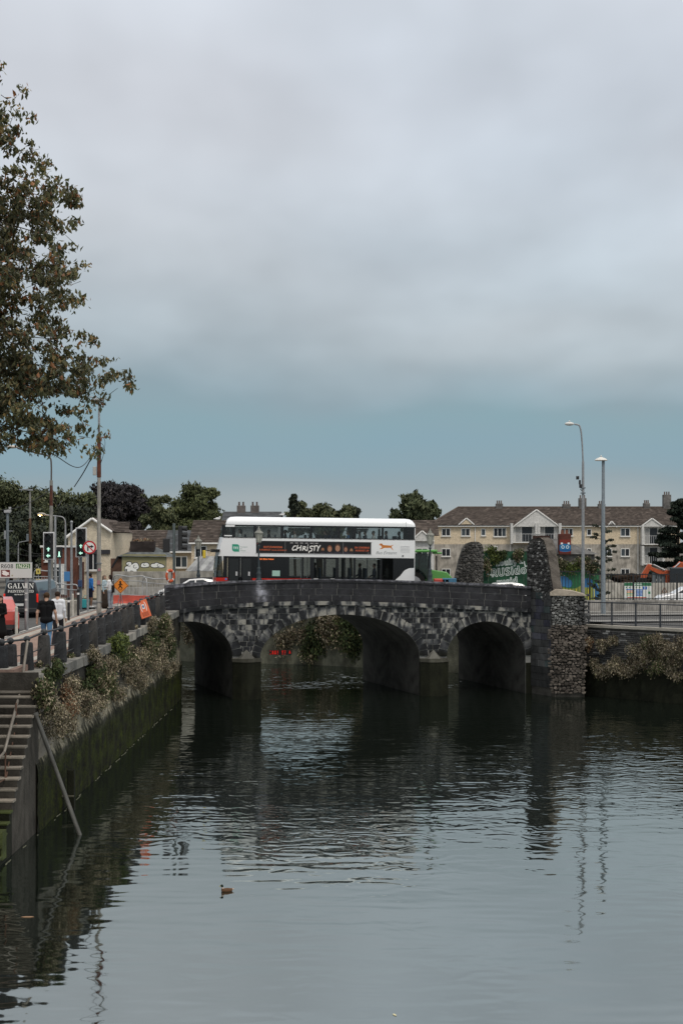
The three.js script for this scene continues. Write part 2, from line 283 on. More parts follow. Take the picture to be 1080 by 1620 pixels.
{
  const r = rng(21), pts = [[-3, -2]];
  pts.push([-3, strY(0) - 0.03]); for (let u = 0; u <= BL; u += 0.5) pts.push([u, strY(u) - 0.03]); pts.push([BL + 0.02, strY(BL) - 0.03], [BL + 0.02, -2]);
  for (const k of [...arches].reverse()) { pts.push([k.uc + k.a, -2]); for (let i = 0; i <= 28; i++) { const f = Math.PI * i / 28; pts.push([k.uc + k.a * Math.cos(f), k.ys + k.b * Math.sin(f)]); } pts.push([k.uc - k.a, -2]); }
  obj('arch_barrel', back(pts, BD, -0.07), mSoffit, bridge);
  // mortar bed behind the face stones
  obj('mortar', back(pts.map(([u, y]) => [u, Math.max(y, -2)]), 0.03, -0.012), mMortar, bridge);
  // spandrel stones, course by course
  let n = 0; const CH = 0.286;
  for (let row = 0; row < 14; row++) {
    const y0 = 1.55 + row * CH; let u = -0.1 - r() * 0.4;
    while (u < BL + 0.1) {
      const w = 0.30 + r() * 0.36, top = [], bot = [];
      for (let i = 0; i <= 4; i++) { const x = u + 0.013 + (w - 0.026) * i / 4, xc = clamp(x, 0, BL), t = Math.min(y0 + CH - 0.013, strY(xc) - 0.012), b = Math.max(y0 + 0.013, extr(x) + 0.012); if (t > b + 0.015) { top.push([x, t]); bot.push([x, b]); } }
      if (top.length >= 2 && top[0][0] > -0.35 && top[top.length - 1][0] < BL + 0.3 && n < 299) {
        const g = prism([...bot, ...top.reverse()], 0.06 + r() * 0.022, -0.06); obj('spandrel_stone', faceUV(g), mFace, bridge); n++;
      }
      u += w;
    }
  }
  // arch rings
  const counts = [17, 27, 16];
  arches.forEach((k, ai) => {
    const N = counts[ai];
    for (let i = 0; i < N; i++) {
      const pi = [], po = [], e = 0.075 / N, t = RING + (r() - 0.5) * 0.05;
      for (let j = 0; j <= 3; j++) { const f = Math.PI * lerp(i / N + e, (i + 1) / N - e, j / 3), c = Math.cos(f), s = Math.sin(f); let nx = c / k.a, ny = s / k.b; const L = Math.hypot(nx, ny); nx /= L; ny /= L; pi.push([k.uc + k.a * c, k.ys + k.b * s]); po.push([k.uc + k.a * c + nx * t, k.ys + k.b * s + ny * t]); }
      const poly = [...pi, ...po.reverse()];
      obj('voussoir', faceUV(prism(poly, 0.12 + r() * 0.03, -0.08)), mFace, bridge);
    }
  });
  // string course and parapet of three courses under a coping
  const course = (name, y0f, y1f, z0, th, len, jit, mat, uv = true, gap = 0.011) => { let u = -0.05; while (u < BL) { const w = Math.min(len + (r() - 0.5) * jit, BL + 0.05 - u), a = [], b = []; for (let i = 0; i <= 3; i++) { const x = u + gap + (w - 2 * gap) * i / 3, c = clamp(x, 0, BL); a.push([x, y0f(c)]); b.push([x, y1f(c)]); } const g = prism([...a, ...b.reverse()], th + r() * 0.008, z0); obj(name, uv ? faceUV(g, 1) : ready(g), typeof mat === 'function' ? mat() : mat, bridge); u += w; } };
  course('string_stone', (u) => strY(u) - STRH, (u) => strY(u) - 0.006, -0.1, 0.24, 1.05, 0.3, mFace);
  const ph = (u, f) => lerp(strY(u), topY(u) - 0.17, f);
  const fr = [0, 0.33, 0.67, 1];
  for (let i = 0; i < 3; i++) course('parapet_stone', (u) => ph(u, fr[i]) + 0.010, (u) => ph(u, fr[i + 1]) - 0.010, -0.44, 0.44, 0.98, 0.5, mFace);
  course('coping_stone', (u) => topY(u) - 0.165, (u) => topY(u), -0.49, 0.54, 1.25, 0.3, mFace);
  { const a = [], b = []; for (let u = 0; u <= BL; u += 0.6) { a.push([u, strY(u) - 0.1]); b.push([u, topY(u) - 0.12]); } obj('parapet_core', prism([...a, ...b.reverse()], 0.405, -0.42), mMortar, bridge); }
  // far parapet
  { const a = [], b = []; for (let u = 2.6; u <= BL + 0.2; u += 0.6) { const c = clamp(u, 0, BL); a.push([u - SK * BD, strY(c)]); b.push([u - SK * BD, topY(c)]); } obj('far_parapet', prism([...a, ...b.reverse()], 0.45, -BD), M([0.07, 0.07, 0.072], 0.9, { map: 'blotch' }), bridge); }
  // roadway and footways over the hump, running on down to the street on the east side
  const strip = (z0, z1, dy) => { const q = []; const us = []; for (let u = -8; u <= 40; u += 0.8) us.push(u); const yy = (u) => (u < 0 ? lerp(deckY(0), 4.72, clamp(-u / 6)) : u > BL - 1.6 ? lerp(deckY(BL - 1.6), 3.70, sstep(BL - 1.6, BL + 3, u)) : deckY(u)) + dy; for (let i = 0; i + 1 < us.length; i++) { const a = us[i], b = us[i + 1], s0 = SK * z0, s1 = SK * z1; q.push([[a + s0, yy(a), z0], [b + s0, yy(b), z0], [b + s1, yy(b), z1], [a + s1, yy(a), z1]]); } return quads(q); };
  obj('roadway', strip(-1.7, -BD + 1.5, 0), mRoad, bridge);
  obj('footway', [strip(-0.4, -1.68, 0.12), strip(-BD + 1.48, -BD + 0.3, 0.12)], mKerb, bridge);
  { const k = arches[2], a = k.uc + k.a; obj('abutment_foot', box(BL + 0.7 - a, 3.5, 0.3, (a + BL + 0.7) / 2 + 0.004, -0.1, -0.14), mSlime, bridge); }
  // cutwater piers with stepped stone caps
  for (const [l, rr, i] of [[368, 411.5, 0], [663.5, 706, 1]]) {
    const [u0, ys] = onFace(l, 1043), [u1] = onFace(rr, 1043), c = (u0 + u1) / 2, w = (u1 - u0) / 2;
    const plan = (w, n, y0, y1) => { const P = [[-w, -0.05], [-w, 0.3 * n], [-w * 0.45, 0.62 * n], [0, 0.72 * n], [w * 0.45, 0.62 * n], [w, 0.3 * n], [w, -0.05]], g = new THREE.ExtrudeGeometry(new THREE.Shape(P.map(([x, z]) => new THREE.Vector2(x, -z))), { depth: y1 - y0, bevelEnabled: false }); g.rotateX(-Math.PI / 2); return g.translate(c, y0, 0); };
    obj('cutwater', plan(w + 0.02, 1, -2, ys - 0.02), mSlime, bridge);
    obj('cutwater_ledge', plan(w + 0.05, 1.05, ys - 0.12, ys + 0.05), M([0.085, 0.082, 0.066], 0.9, { map: 'streak' }), bridge);
    const A = [c, ys + 0.5, 0.04], P = [[-w * 0.62, 0.02], [-w * 0.4, 0.32], [w * 0.4, 0.32], [w * 0.62, 0.02]].map(([x, z]) => [c + x, ys + 0.05, z]);
    const tri = []; for (let k = 0; k < 3; k++) tri.push(...P[k], ...P[k + 1], ...A); const g = new THREE.BufferGeometry(); g.setAttribute('position', new THREE.Float32BufferAttribute(tri, 3)); g.computeVertexNormals();
    obj('cutwater_cap', g, M([0.17, 0.165, 0.145], 0.9, { map: 'streak' }), bridge);
  }
}

// ---------------------------------------------------------------- rubble masonry helper
function rubble(O, U, Vv, Nn, wU, hV, size, inside, seed, shade, flatness = 0.45) { // irregular stones set over a face, one tint per stone
  const r = rng(seed), out = [], base = new THREE.IcosahedronGeometry(1, 0);
  for (let v = size * 0.3; v < hV; v += size * 0.62) for (let u = (r() - 0.5) * size; u < wU;) {
    const w = size * (0.65 + r() * 0.75), h = size * (0.40 + r() * 0.45); const vj = (r() - 0.5) * size * 0.45; if (inside(u + w / 2, v + vj)) {
      const g = base.clone(), p = g.attributes.position;
      const kx = r() * 9, rot = (r() - 0.5) * 1.1, c = Math.cos(rot), s = Math.sin(rot);
      for (let i = 0; i < p.count; i++) { let x = p.getX(i), y = p.getY(i), z = p.getZ(i); const q = 1 + 0.22 * Math.sin(x * 5 + y * 7 + kx) ; const m = Math.max(Math.abs(x), Math.abs(y)); if (m > 0.001) { const f = lerp(1, Math.min(1.5, 1 / m), 0.45); x *= f; y *= f; } const a = (x * c - y * s) * w * 0.53 * q, b = (x * s + y * c) * h * 0.60 * q, t = z * size * flatness * q; const W = u + w / 2, T = O.clone().addScaledVector(U, W + a).addScaledVector(Vv, v + vj + b).addScaledVector(Nn, t); p.setXYZ(i, T.x, T.y, T.z); }
      g.computeVertexNormals(); const k = shade(u, v, r), col = new Float32Array(p.count * 3); for (let i = 0; i < p.count; i++) { col[i * 3] = k[0]; col[i * 3 + 1] = k[1]; col[i * 3 + 2] = k[2]; }
      g.setAttribute('color', new THREE.BufferAttribute(col, 3)); out.push(g);
    }
    u += w;
  }
  return out;
}
const mVC = M([1, 1, 1], 0.92, { vc: true, map: 'grain', bump: 'rough', bs: 0.008 });
const grey = (a, b, t = [1, 1, 1]) => (u, v, r) => { const k = a + (b - a) * Math.pow(r(), 1.6); return [k * t[0], k * t[1], k * t[2]]; };

// wing wall at the east end of the bridge: steep rubble slope towards the river bank
{
  const A = at(833, 900, 77.1), e = V(0.47, 0, 0.883).normalize(), nrm = V(-0.883, 0, 0.47), up = V(0, 1, 0);
  const O = V(A.x, 0, A.z), prof = [[0, -1.5], [0, 7.75], [0.12, 8.1], [0.45, 8.32], [1.15, 8.36], [1.5, 8.2], [1.75, 7.7], [2.0, 6.9], [2.35, 5.55], [2.5, 5.2], [2.5, -1.5]];
  const w = thing('wing_wall', 'tall steep-sided rubble wing wall at the end of the bridge', 'wall', [O.x, 0, O.z], Math.atan2(-e.z, e.x));
  const TH = 0.6, g = flat(prism(prof, TH, -TH)); obj('wall_core', g, M([0.075, 0.07, 0.062], 0.95, { map: 'blotch', bump: 'rough', bs: 0.03 }), w);
  const topAt = (u) => { for (let i = 1; i < prof.length; i++) if (u <= prof[i][0] && prof[i][0] > prof[i - 1][0]) return lerp(prof[i - 1][1], prof[i][1], (u - prof[i - 1][0]) / (prof[i][0] - prof[i - 1][0])); return 5; };
  const ins = (u, v) => u > 0.02 && u < 2.46 && v < topAt(clamp(u, 0.13, 2.49)) - 0.1;
  const st = rubble(V(0, 0, 0), V(1, 0, 0), up, V(0, 0, 1), 2.5, 8.4, 0.19, (u, v) => ins(u, v) && v > 5.3 + 0.3 * Math.sin(u * 3), 31, (u, v, r) => { const k = r() < 0.13 ? 0.22 + r() * 0.14 : 0.035 + 0.06 * r(); return [k, k * 0.97, k * 0.93]; });
  obj('rubble_facing', st, mVC, w).userData.kind = 'stuff';
  // dressed blocks low down
  const r = rng(8); for (let v = 0.6, row = 0; v < 5.3; v += 0.36, row++) for (let u = -0.02 - (row % 2) * 0.3; u < 2.45;) { const ww = 0.5 + r() * 0.4, a = Math.max(0.01, u), b = Math.min(2.49, u + ww); if (b - a > 0.1) { const k = v < 1.5 ? 0.045 : 0.055 + 0.05 * r(); obj('dressed_block', cham(b - a - 0.016, 0.344, 0.09, (a + b) / 2, v, 0.0 + r() * 0.012, 0.012), M([k, k * 1.02, k * 1.1].map((x) => Math.round(x * 50) / 50), 0.9, { map: 'streak', bump: 'rough', bs: 0.012 }), w); } u += ww; }
  // rendered slope of the top, pale and pitted
  const q = []; const sl = prof.slice(3, 10); const NW = 8;
  for (let i = 0; i + 1 < sl.length; i++) for (let m = 0; m < 4; m++) for (let j = 0; j < NW; j++) { const f = (t, z) => { const x = lerp(sl[i][0], sl[i + 1][0], t), y = lerp(sl[i][1], sl[i + 1][1], t), n = 0.03 * n3(x * 5, y * 5, z * 5); return [x + 0.035 + n, y + 0.03 + n, z]; }; const a = m / 4, b = (m + 1) / 4, z0 = -TH * j / NW, z1 = -TH * (j + 1) / NW; q.push([f(a, z0), f(b, z0), f(b, z1), f(a, z1)]); }
  obj('sloped_top', quads(q), M([0.17, 0.15, 0.13], 0.95, { map: 'blotch', bump: 'rough', bs: 0.06 }), w);
}
// low granite pier where the wing wall ends
{
  const p0 = at(871, 935, 74.9), W = 1.82, p = thing('stone_pier', 'low squat stone pier with a pale sloping cap beside the wing wall', 'wall', [p0.x, 0, p0.z], -0.12);
  obj('pier_core', box(W - 0.1, 6.6, 1.4, W / 2 - 0.03, 2.0, -0.75), M([0.05, 0.047, 0.042], 0.95, { map: 'blotch' }), p);
  obj('granite_facing', [...rubble(V(0, 3.78, 0), V(1, 0, 0), V(0, 1, 0), V(0, 0, 1), W - 0.5, 1.6, 0.15, () => true, 41, grey(0.08, 0.32, [1, 1, 0.96])), ...rubble(V(W - 0.42, 3.78, 0), V(1, 0, 0), V(0, 1, 0), V(0, 0, 1), 0.42, 1.6, 0.26, () => true, 47, grey(0.05, 0.13))], mVC, p).userData.kind = 'stuff';
  obj('brown_rubble_facing', rubble(V(-0.1, 0.2, 0.0), V(1, 0, 0), V(0, 1, 0), V(0, 0, 1), W + 0.02, 3.55, 0.2, () => true, 43, grey(0.05, 0.19, [1.0, 0.86, 0.74])), mVC, p).userData.kind = 'stuff';
  obj('sloping_cap', prism([[-0.06, 5.32], [W + 0.06, 5.32], [W - 0.1, 5.42], [W * 0.62, 5.58], [0.25, 5.68], [-0.06, 5.5]], 1.6, -1.5, 0.02), M([0.42, 0.36, 0.29], 0.92, { map: 'grain', bump: 'rough', bs: 0.01 }), p);
}
// rubble wing wall on the far side of the carriageway
{
  const D = 90, X = (x) => PX(x, D), Y = (y) => PY(y, D), x0 = X(712), prof = [[712, 960], [719, 918], [726, 886], [732, 868], [738, 860], [746, 857], [756, 857], [762, 861], [764, 868], [764, 960]].map(([a, b]) => [X(a) - x0, Y(b)]);
  const w = thing('rubble_wall', 'rounded rubble wall end with one sloping side behind the white car', 'wall', [x0, 0, -D]);
  obj('wall_core', prism(prof, 1.0, -1.0), M([0.10, 0.095, 0.085], 0.95, { map: 'blotch', bump: 'rough', bs: 0.03 }), w);
  const inside = (u, v) => { let c = false; for (let i = 0, j = prof.length - 1; i < prof.length; j = i++) { const [xi, yi] = prof[i], [xj, yj] = prof[j]; if ((yi > v) !== (yj > v) && u < (xj - xi) * (v - yi) / (yj - yi) + xi) c = !c; } return c; };
  obj('rubble_facing', rubble(V(0, 4, 0), V(1, 0, 0), V(0, 1, 0), V(0, 0, 1), 2.1, 4.4, 0.2, (u, v) => inside(u, v + 4.1) && inside(u, v + 3.95), 51, (u, v, r) => { const k = (u > 1.35 ? 0.10 : 0.05) + 0.13 * r() * r(); return [k, k * 0.96, k * 0.9]; }), mVC, w).userData.kind = 'stuff';
}
// ---------------------------------------------------------------- west quay wall, stairs, railing
{
  const D0 = 39.0, D1 = 74.2, Y0 = -1.5, Y1 = 4.35, nd = 150, ny = 40, p = [], uv = [], idx = [];
  for (let j = 0; j <= ny; j++) for (let i = 0; i <= nd; i++) {
    const d = lerp(D0, D1, i / nd), y = lerp(Y0, Y1, j / ny), top = gy(d) - 0.3, yy = Math.min(y, top);
    const bulge = 0.05 * fbm(d * 0.6, y * 0.8, 3) + 0.03 * fbm(d * 3, y * 2.2, 3) + (y < 1.9 ? 0.10 * sstep(1.95, 1.8, y) : 0);
    p.push(-8.42 + bulge, yy, -d); uv.push(i / nd, j / ny);
    if (i < nd && j < ny) { const a = j * (nd + 1) + i, b = a + 1, c = a + nd + 1, e = c + 1; idx.push(a, b, e, a, e, c); }
  }
  const g = new THREE.BufferGeometry(); g.setAttribute('position', new THREE.Float32BufferAttribute(p, 3)); g.setAttribute('uv', new THREE.Float32BufferAttribute(uv, 2)); g.setIndex(idx); g.computeVertexNormals();
  const t = dataTex(2048, 512, (fu, fv) => {
    const d = lerp(D0, D1, fu), y = lerp(Y0, Y1, fv), nS = fbm(d * 2.4, y * 0.35, 4), nA = fbm(d * 0.7, y * 0.9, 4), nF = fbm(d * 9, y * 7, 3), sp = speck(fu * 7, fv * 2) - 0.5;
    const grime = [0.19 + 0.08 * nF + 0.07 * nA + 0.08 * sp, 0.185 + 0.08 * nF + 0.07 * nA + 0.08 * sp, 0.17 + 0.07 * nF + 0.06 * nA + 0.08 * sp];
    const pale = [0.50 + 0.16 * nF + 0.1 * nS, 0.475 + 0.16 * nF + 0.1 * nS, 0.41 + 0.15 * nF + 0.1 * nS];
    const weed = [0.125 + 0.06 * nS + 0.10 * nF + 0.07 * nA + 0.07 * sp, 0.138 + 0.07 * nS + 0.11 * nF + 0.09 * nA + 0.07 * sp, 0.05 + 0.02 * nS + 0.03 * sp];
    const strip = sstep(1.75, 1.95, y + 0.12 * nS) * (1 - sstep(2.5, 2.8, y + 0.25 * nA)) * (0.5 + 0.5 * sstep(-0.2, 0.25, nA + nS * 0.8)), wd = 1 - sstep(1.45, 2.05, y + 0.2 * nS + 0.35 * nA + 0.2 * nF);
    let c = [0, 1, 2].map((k) => lerp(grime[k], pale[k], strip)); c = c.map((v, k) => lerp(v, weed[k], wd));
    const white = sstep(0.62, 0.72, fbm(d * 11, y * 11 + 50, 2)) * wd * 0.1; return c.map((v) => v + white);
  }, null); t.wrapS = t.wrapT = THREE.ClampToEdgeWrapping;
  const m = new THREE.MeshPhysicalMaterial({ map: t, roughness: 0.85, specularIntensity: 0.2, bumpMap: TX.rough, bumpScale: 0.03, side: THREE.DoubleSide });
  const wall = thing('quay_wall', 'long quay wall green with algae under overhanging wild plants', 'wall');
  obj('wall_face', g, m, wall, true);
  // coping blocks along the top, uneven and pale
  const r = rng(91), mats2 = [M([0.26, 0.25, 0.225], 0.92, { map: 'streak', bump: 'rough', bs: 0.01 }), M([0.33, 0.31, 0.27], 0.92, { map: 'streak', bump: 'rough', bs: 0.01 }), M([0.20, 0.195, 0.18], 0.92, { map: 'blotch', bump: 'rough', bs: 0.01 })];
  for (let d = 39.45; d < 73.2;) { const L = 0.9 + r() * 0.6; const b = cham(0.72, 0.3, L - 0.02, -8.74 + r() * 0.05, gy(d) - 0.34 + r() * 0.03, -d - L / 2, 0.02); obj('coping_block', b, mats2[(r() * 3) | 0], wall); d += L; }
  // timber fender post, the beam to it and a steel pole leaning out of the water
  const post = thing('mooring_post', 'dark slimy timber post with a cross beam against the weedy quay wall', 'post', [PX(113, 42.5), 0, -42.5]);
  obj('post', cham(0.22, 2.6, 0.22, 0, -0.1, 0, 0.02), mSlime, post); obj('cross_beam', rod([-1.2, 0.42, 0.1], [0.1, 0.42, 0.1], 0.035), M([0.10, 0.095, 0.07], 0.8, { map: 'grain' }), post);
  tag(obj('leaning_pole', [rod([-8.3, 3.25, -38.72], [-6.55, -1.6, -38.8], 0.06), rod([-8.3, 3.25, -38.72], [-8.33, 3.33, -38.72], 0.08)], M([0.16, 0.155, 0.14], 0.6, { map: 'streak', metal: 0.4 })), 'grey steel pole leaning from the quay stairs down into the water', 'pole');
}
{
  const st = thing('quay_stairs', 'worn stone stairs going down the quay wall to the river', 'stairs', [0, 0, 0]);
  const mt = [M([0.30, 0.265, 0.22], 0.9, { map: 'grain', bump: 'rough', bs: 0.01 }), M([0.24, 0.215, 0.18], 0.9, { map: 'blotch', bump: 'rough', bs: 0.01 })], mg = M([0.07, 0.085, 0.03], 0.8, { map: 'blotch', bump: 'rough', bs: 0.02 }), mr = M([0.075, 0.068, 0.058], 0.95, { map: 'streak', bump: 'rough', bs: 0.015 });
  const r = rng(6);
  for (let i = 0; i < 17; i++) { const y = 3.74 - 0.235 * i, d = 39.4 - 0.29 * i, mm = y < 1.2 ? mg : mt[i % 2]; obj('tread', cham(1.62, 0.06, 0.33, -9.16 + (r() - 0.5) * 0.02, y - 0.03, -d + 0.14, 0.012), mm, st); obj('riser', box(1.56, y + 1.4 - 0.06, 0.285, -9.16, (y - 0.06 - 1.4) / 2, -d + 0.145), y < 1.2 ? mSlime : mr, st); }
  obj('landing_wall', box(1.62, 0.62, 0.1, -9.2, 4.06, -39.42), mr, st); obj('landing', [box(1.5, 3.0, 2.2, -9.16, 2.3, -40.5), cham(1.62, 0.08, 0.5, -9.16, 3.83, -39.6, 0.015)], mt[1], st);
  obj('lower_block', cham(0.8, 0.7, 0.5, -8.75, 0.45, -35.3, 0.05), mg, st);
  // handrail
  const h = thing('stair_handrail', 'flat weathered steel handrail leading down the quay stairs', 'handrail');
  const mH = M([0.30, 0.265, 0.225], 0.7, { map: 'streak', metal: 0.2 }), mRu = M([0.16, 0.095, 0.07], 0.9, { map: 'blotch' });
  const pt = (px, py, d) => at(px, py, d), a = pt(44, 1014, 40.6), b = pt(33, 1092, 39.6), c = pt(7, 1190, 36.8), e = pt(-6, 1205, 35.9);
  obj('flat_rail', [a, b, c, e].slice(0, 3).map((p, i, l) => { const q = [b, c, e][i]; return rod(p, q, 0.042, 0.042, 4); }), mH, h);
  obj('lower_rail', [rod(pt(36, 1092, 39.6), pt(10, 1232, 36.9), 0.02), rod(pt(10, 1232, 36.9), pt(-5, 1240, 36), 0.02)], mRu, h);
  for (const [x, y0, y1, d] of [[26, 1112, 1190, 38.6], [9, 1190, 1262, 36.9]]) obj('baluster', rod(pt(x, y0, d), pt(x, y1 + 18, d), 0.022), mRu, h);
}
{ // octagonal stone posts with iron balls and rails between them
  const r = rng(33);
  const stone = [M([0.060, 0.060, 0.062], 0.9, { map: 'blotch', bump: 'rough', bs: 0.02 }), M([0.078, 0.075, 0.072], 0.9, { map: 'streak', bump: 'rough', bs: 0.02 }), M([0.048, 0.050, 0.053], 0.9, { map: 'blotch', bump: 'rough', bs: 0.02 })];
  const iron = M([0.035, 0.037, 0.04], 0.55, { map: 'grain' });
  const body = ready((() => { const s = new THREE.Shape(), w = 0.185, c = 0.055; s.moveTo(-w + c, -w); s.lineTo(w - c, -w); s.lineTo(w, -w + c); s.lineTo(w, w - c); s.lineTo(w - c, w); s.lineTo(-w + c, w); s.lineTo(-w, w - c); s.lineTo(-w, -w + c); s.closePath(); const g = new THREE.ExtrudeGeometry(s, { depth: 0.86, bevelEnabled: true, bevelSize: 0.05, bevelThickness: 0.06, bevelOffset: -0.05, bevelSegments: 3 }); g.rotateX(-Math.PI / 2); const q = flat(g), p = q.attributes.position; for (let i = 0; i < p.count; i++) { const k = 1 - 0.2 * p.getY(i); p.setX(i, p.getX(i) * k); p.setZ(i, p.getZ(i) * k); } q.computeVertexNormals(); return q.translate(0, 0.06, 0); })());
  const knob = ready([lathe([[0, 0.9], [0.10, 0.9], [0.085, 0.935], [0.045, 0.96], [0.045, 0.99], [0.085, 1.02], [0.105, 1.065], [0.1, 1.11], [0.065, 1.15], [0.03, 1.165], [0, 1.17]], 12)]);
  const list = [[3, 39.9], [17, 40.5], [43, 41.3], [70, 42.3], [96, 44.1], [118, 46.4], [132, 48], [147, 49.8], [159.5, 51.5], [172, 53.3], [185, 55.2], [196, 56.9], [206, 58.6], [215.5, 60.3], [224, 62], [232.5, 63.7], [240, 65.3], [248, 67.1], [255.5, 69]];
  const where = list.map(([px, d]) => V(PX(px, d), gy(d) - 0.2 - (d < 42 ? 0.15 : 0), -d));
  const rail = thing('quay_railing', 'iron railing bars threaded between the dark stone posts along the quay', 'railing');
  where.forEach((w, i) => {
    const p = thing('railing_post', i < 3 ? 'blackened stone railing post topped by an iron ball near the head of the stairs' : 'blackened stone railing post topped by an iron ball along the quay', 'post', [w.x, w.y, w.z], (r() - 0.5) * 0.1, 'stone posts of the quay railing');
    obj('shaft', body, stone[(r() * 3) | 0], p); obj('ball_finial', knob, iron, p);
    if (i + 1 < where.length) { const q = where[i + 1]; for (const [y, k, nm] of [[1.07, 0.032, 'top_rail'], [0.62, 0.017, 'middle_rail'], [0.28, 0.017, 'lower_rail']]) obj(nm, rod(V(w.x, w.y + y, w.z), V(q.x, q.y + y, q.z), k), iron, rail); }
  });
  const q = where[where.length - 1]; for (const y of [1.07, 0.62, 0.28]) obj('top_rail', rod(V(q.x, q.y + y, q.z), V(-8.75, q.y + y, -72.4), 0.025), iron, rail);
}
// ---------------------------------------------------------------- east quay wall with its railing
const EW = [[12.55, 76.4], [17.2, 71.5], [27, 55.5], [44, 29.5], [50, 4]];
{
  const wall = thing('embankment_wall', 'coursed dark stone embankment wall overgrown with scrub below the street railing', 'wall');
  const r = rng(61), mC = M([0.40, 0.37, 0.32], 0.9, { map: 'grain' }), lines = [];
  for (let s = 0; s + 1 < EW.length; s++) {
    const [ax, ad] = EW[s], [bx, bd] = EW[s + 1], L = Math.hypot(bx - ax, bd - ad), e = V((bx - ax) / L, 0, (ad - bd) / L), n = V(-e.z, 0, e.x).multiplyScalar(-1), nn = V(-Math.abs(e.z), 0, Math.abs(e.x));
    const O = V(ax, 0, -ad);
    const core = quads([[[ax, -1.5, -ad], [bx, -1.5, -bd], [bx, 3.62, -bd], [ax, 3.62, -ad]]]); obj('wall_core', core, M([0.07, 0.068, 0.06], 0.95, { map: 'blotch', bump: 'rough', bs: 0.03 }), wall);
    if (s < 2) { // flat bedded stones, then weed below the tide line
      const out = [], W = s ? 9 : L; for (let y = 1.55; y < 3.5; y += 0.105) for (let u = -0.1 - r() * 0.2; u < W;) { const w = 0.22 + r() * 0.32; const g = cham(w - 0.02, 0.085, 0.12, 0, 0, 0, 0.012); g.rotateY(Math.atan2(-e.z, e.x)); const c = O.clone().addScaledVector(e, u + w / 2).addScaledVector(nn, 0.02 + r() * 0.03); g.translate(c.x, y + (r() - 0.5) * 0.01, c.z); const k = r() < 0.12 ? 0.2 + r() * 0.12 : 0.05 + 0.055 * r(); const gg = flat(g); gg.setAttribute('color', new THREE.BufferAttribute(new Float32Array(gg.attributes.position.count * 3).map((_, i) => k * [1, 0.99, 0.97][i % 3]), 3)); out.push(gg); u += w; }
      obj('bedded_stones', out, mVC, wall).userData.kind = 'stuff';
    }
    const slime = flat(new THREE.PlaneGeometry(L, 3.1, Math.ceil(L * 4), 14)), p = slime.attributes.position; slime.rotateY(Math.atan2(-e.z, e.x)); for (let i = 0; i < p.count; i++) { const x = p.getX(i), y = p.getY(i), z = p.getZ(i), k = 0.12 + 0.10 * fbm((x + z) * 1.3, y * 1.1, 3) + 0.18 * sstep(1.2, -1.2, y); p.setXYZ(i, x + ax + e.x * L / 2 + nn.x * k, y + 0.05, z - ad + e.z * L / 2 + nn.z * k); } slime.computeVertexNormals();
    obj('weed_covered_foot', slime, mSlime, wall);
    const cop = box(L + 0.02, 0.14, 0.55); cop.rotateY(Math.atan2(-e.z, e.x)); const c = O.clone().addScaledVector(e, L / 2).addScaledVector(nn, -0.2); cop.translate(c.x, 3.69, c.z); obj('coping', cop, mC, wall);
  }
  // street railing, panel by panel
  const mI = M([0.022, 0.026, 0.034], 0.5), pts = [];
  const along = (t) => { let s = 0, u = t; for (; s < 3; s++) { const L = Math.hypot(EW[s + 1][0] - EW[s][0], EW[s + 1][1] - EW[s][1]); if (u <= L) break; u -= L; } const [ax, ad] = EW[s], [bx, bd] = EW[s + 1], L = Math.hypot(bx - ax, bd - ad); return V(lerp(ax, bx, u / L) + 0.28, 3.76, -lerp(ad, bd, u / L) - 0.12); };
  for (let i = 0; i < 12; i++) pts.push(along(0.55 + i * 1.5));
  for (let i = 0; i + 1 < pts.length; i++) {
    const a = pts[i], b = pts[i + 1], q = thing('street_railing', i ? 'black steel railing panel with thin bars on the embankment wall' : 'black steel railing panel with thin bars next to the stone pier', 'railing', [a.x, a.y, a.z], 0, 'railing panels on the embankment wall'), D = b.clone().sub(a);
    obj('post', box(0.085, 1.22, 0.085, 0, 0.61, 0), mI, q); obj('top_rail', rod([0, 1.18, 0], [D.x, 1.18, D.z], 0.028, 0.028, 6), mI, q); obj('bottom_rail', rod([0, 0.14, 0], [D.x, 0.14, D.z], 0.02, 0.02, 6), mI, q);
    for (let k = 1; k < 12; k++) obj('bar', rod([D.x * k / 12, 0.14, D.z * k / 12], [D.x * k / 12, 1.17, D.z * k / 12], 0.007, 0.007, 4), mI, q);
  }
}
// overgrown wall on the far bank, seen through the arches
{
  const L = [[11.6, 85.6], [6, 90.5], [-2, 95.5], [-12, 99], [-60, 114]], w = thing('far_bank_wall', 'dark ivy-hung wall on the far bank seen through the arches', 'wall');
  for (let i = 0; i + 1 < L.length; i++) obj('wall_face', quads([[[L[i][0], -1.5, -L[i][1] + 0.05], [L[i + 1][0], -1.5, -L[i + 1][1] + 0.05], [L[i + 1][0], 4.3, -L[i + 1][1] + 0.05], [L[i][0], 4.3, -L[i][1] + 0.05]]]), M([0.15, 0.15, 0.115], 0.95, { map: 'streak', bump: 'rough', bs: 0.03 }), w);
  const b = thing('message_board', 'small black board with glowing red letters on the far bank wall', 'sign', [PX(444, 95), PY(1031.5, 95), -95.1 + 0.5]);
  obj('board', box(1.5, 0.32, 0.06), M(0x060606, 0.6), b);
  const seg = []; const r = rng(4); for (let k = 0; k < 9; k++) { if (k === 4 || k === 7) continue; for (let j = 0; j < 5; j++) if (r() > 0.25) seg.push(box(0.05 + 0.07 * r(), 0.035, 0.01, -0.66 + k * 0.16, -0.10 + j * 0.05, 0.038)); }
  obj('led_lettering_display', seg, M(0x300300, 0.5, { em: 0xff2008, ei: 0.55 }), b);
}

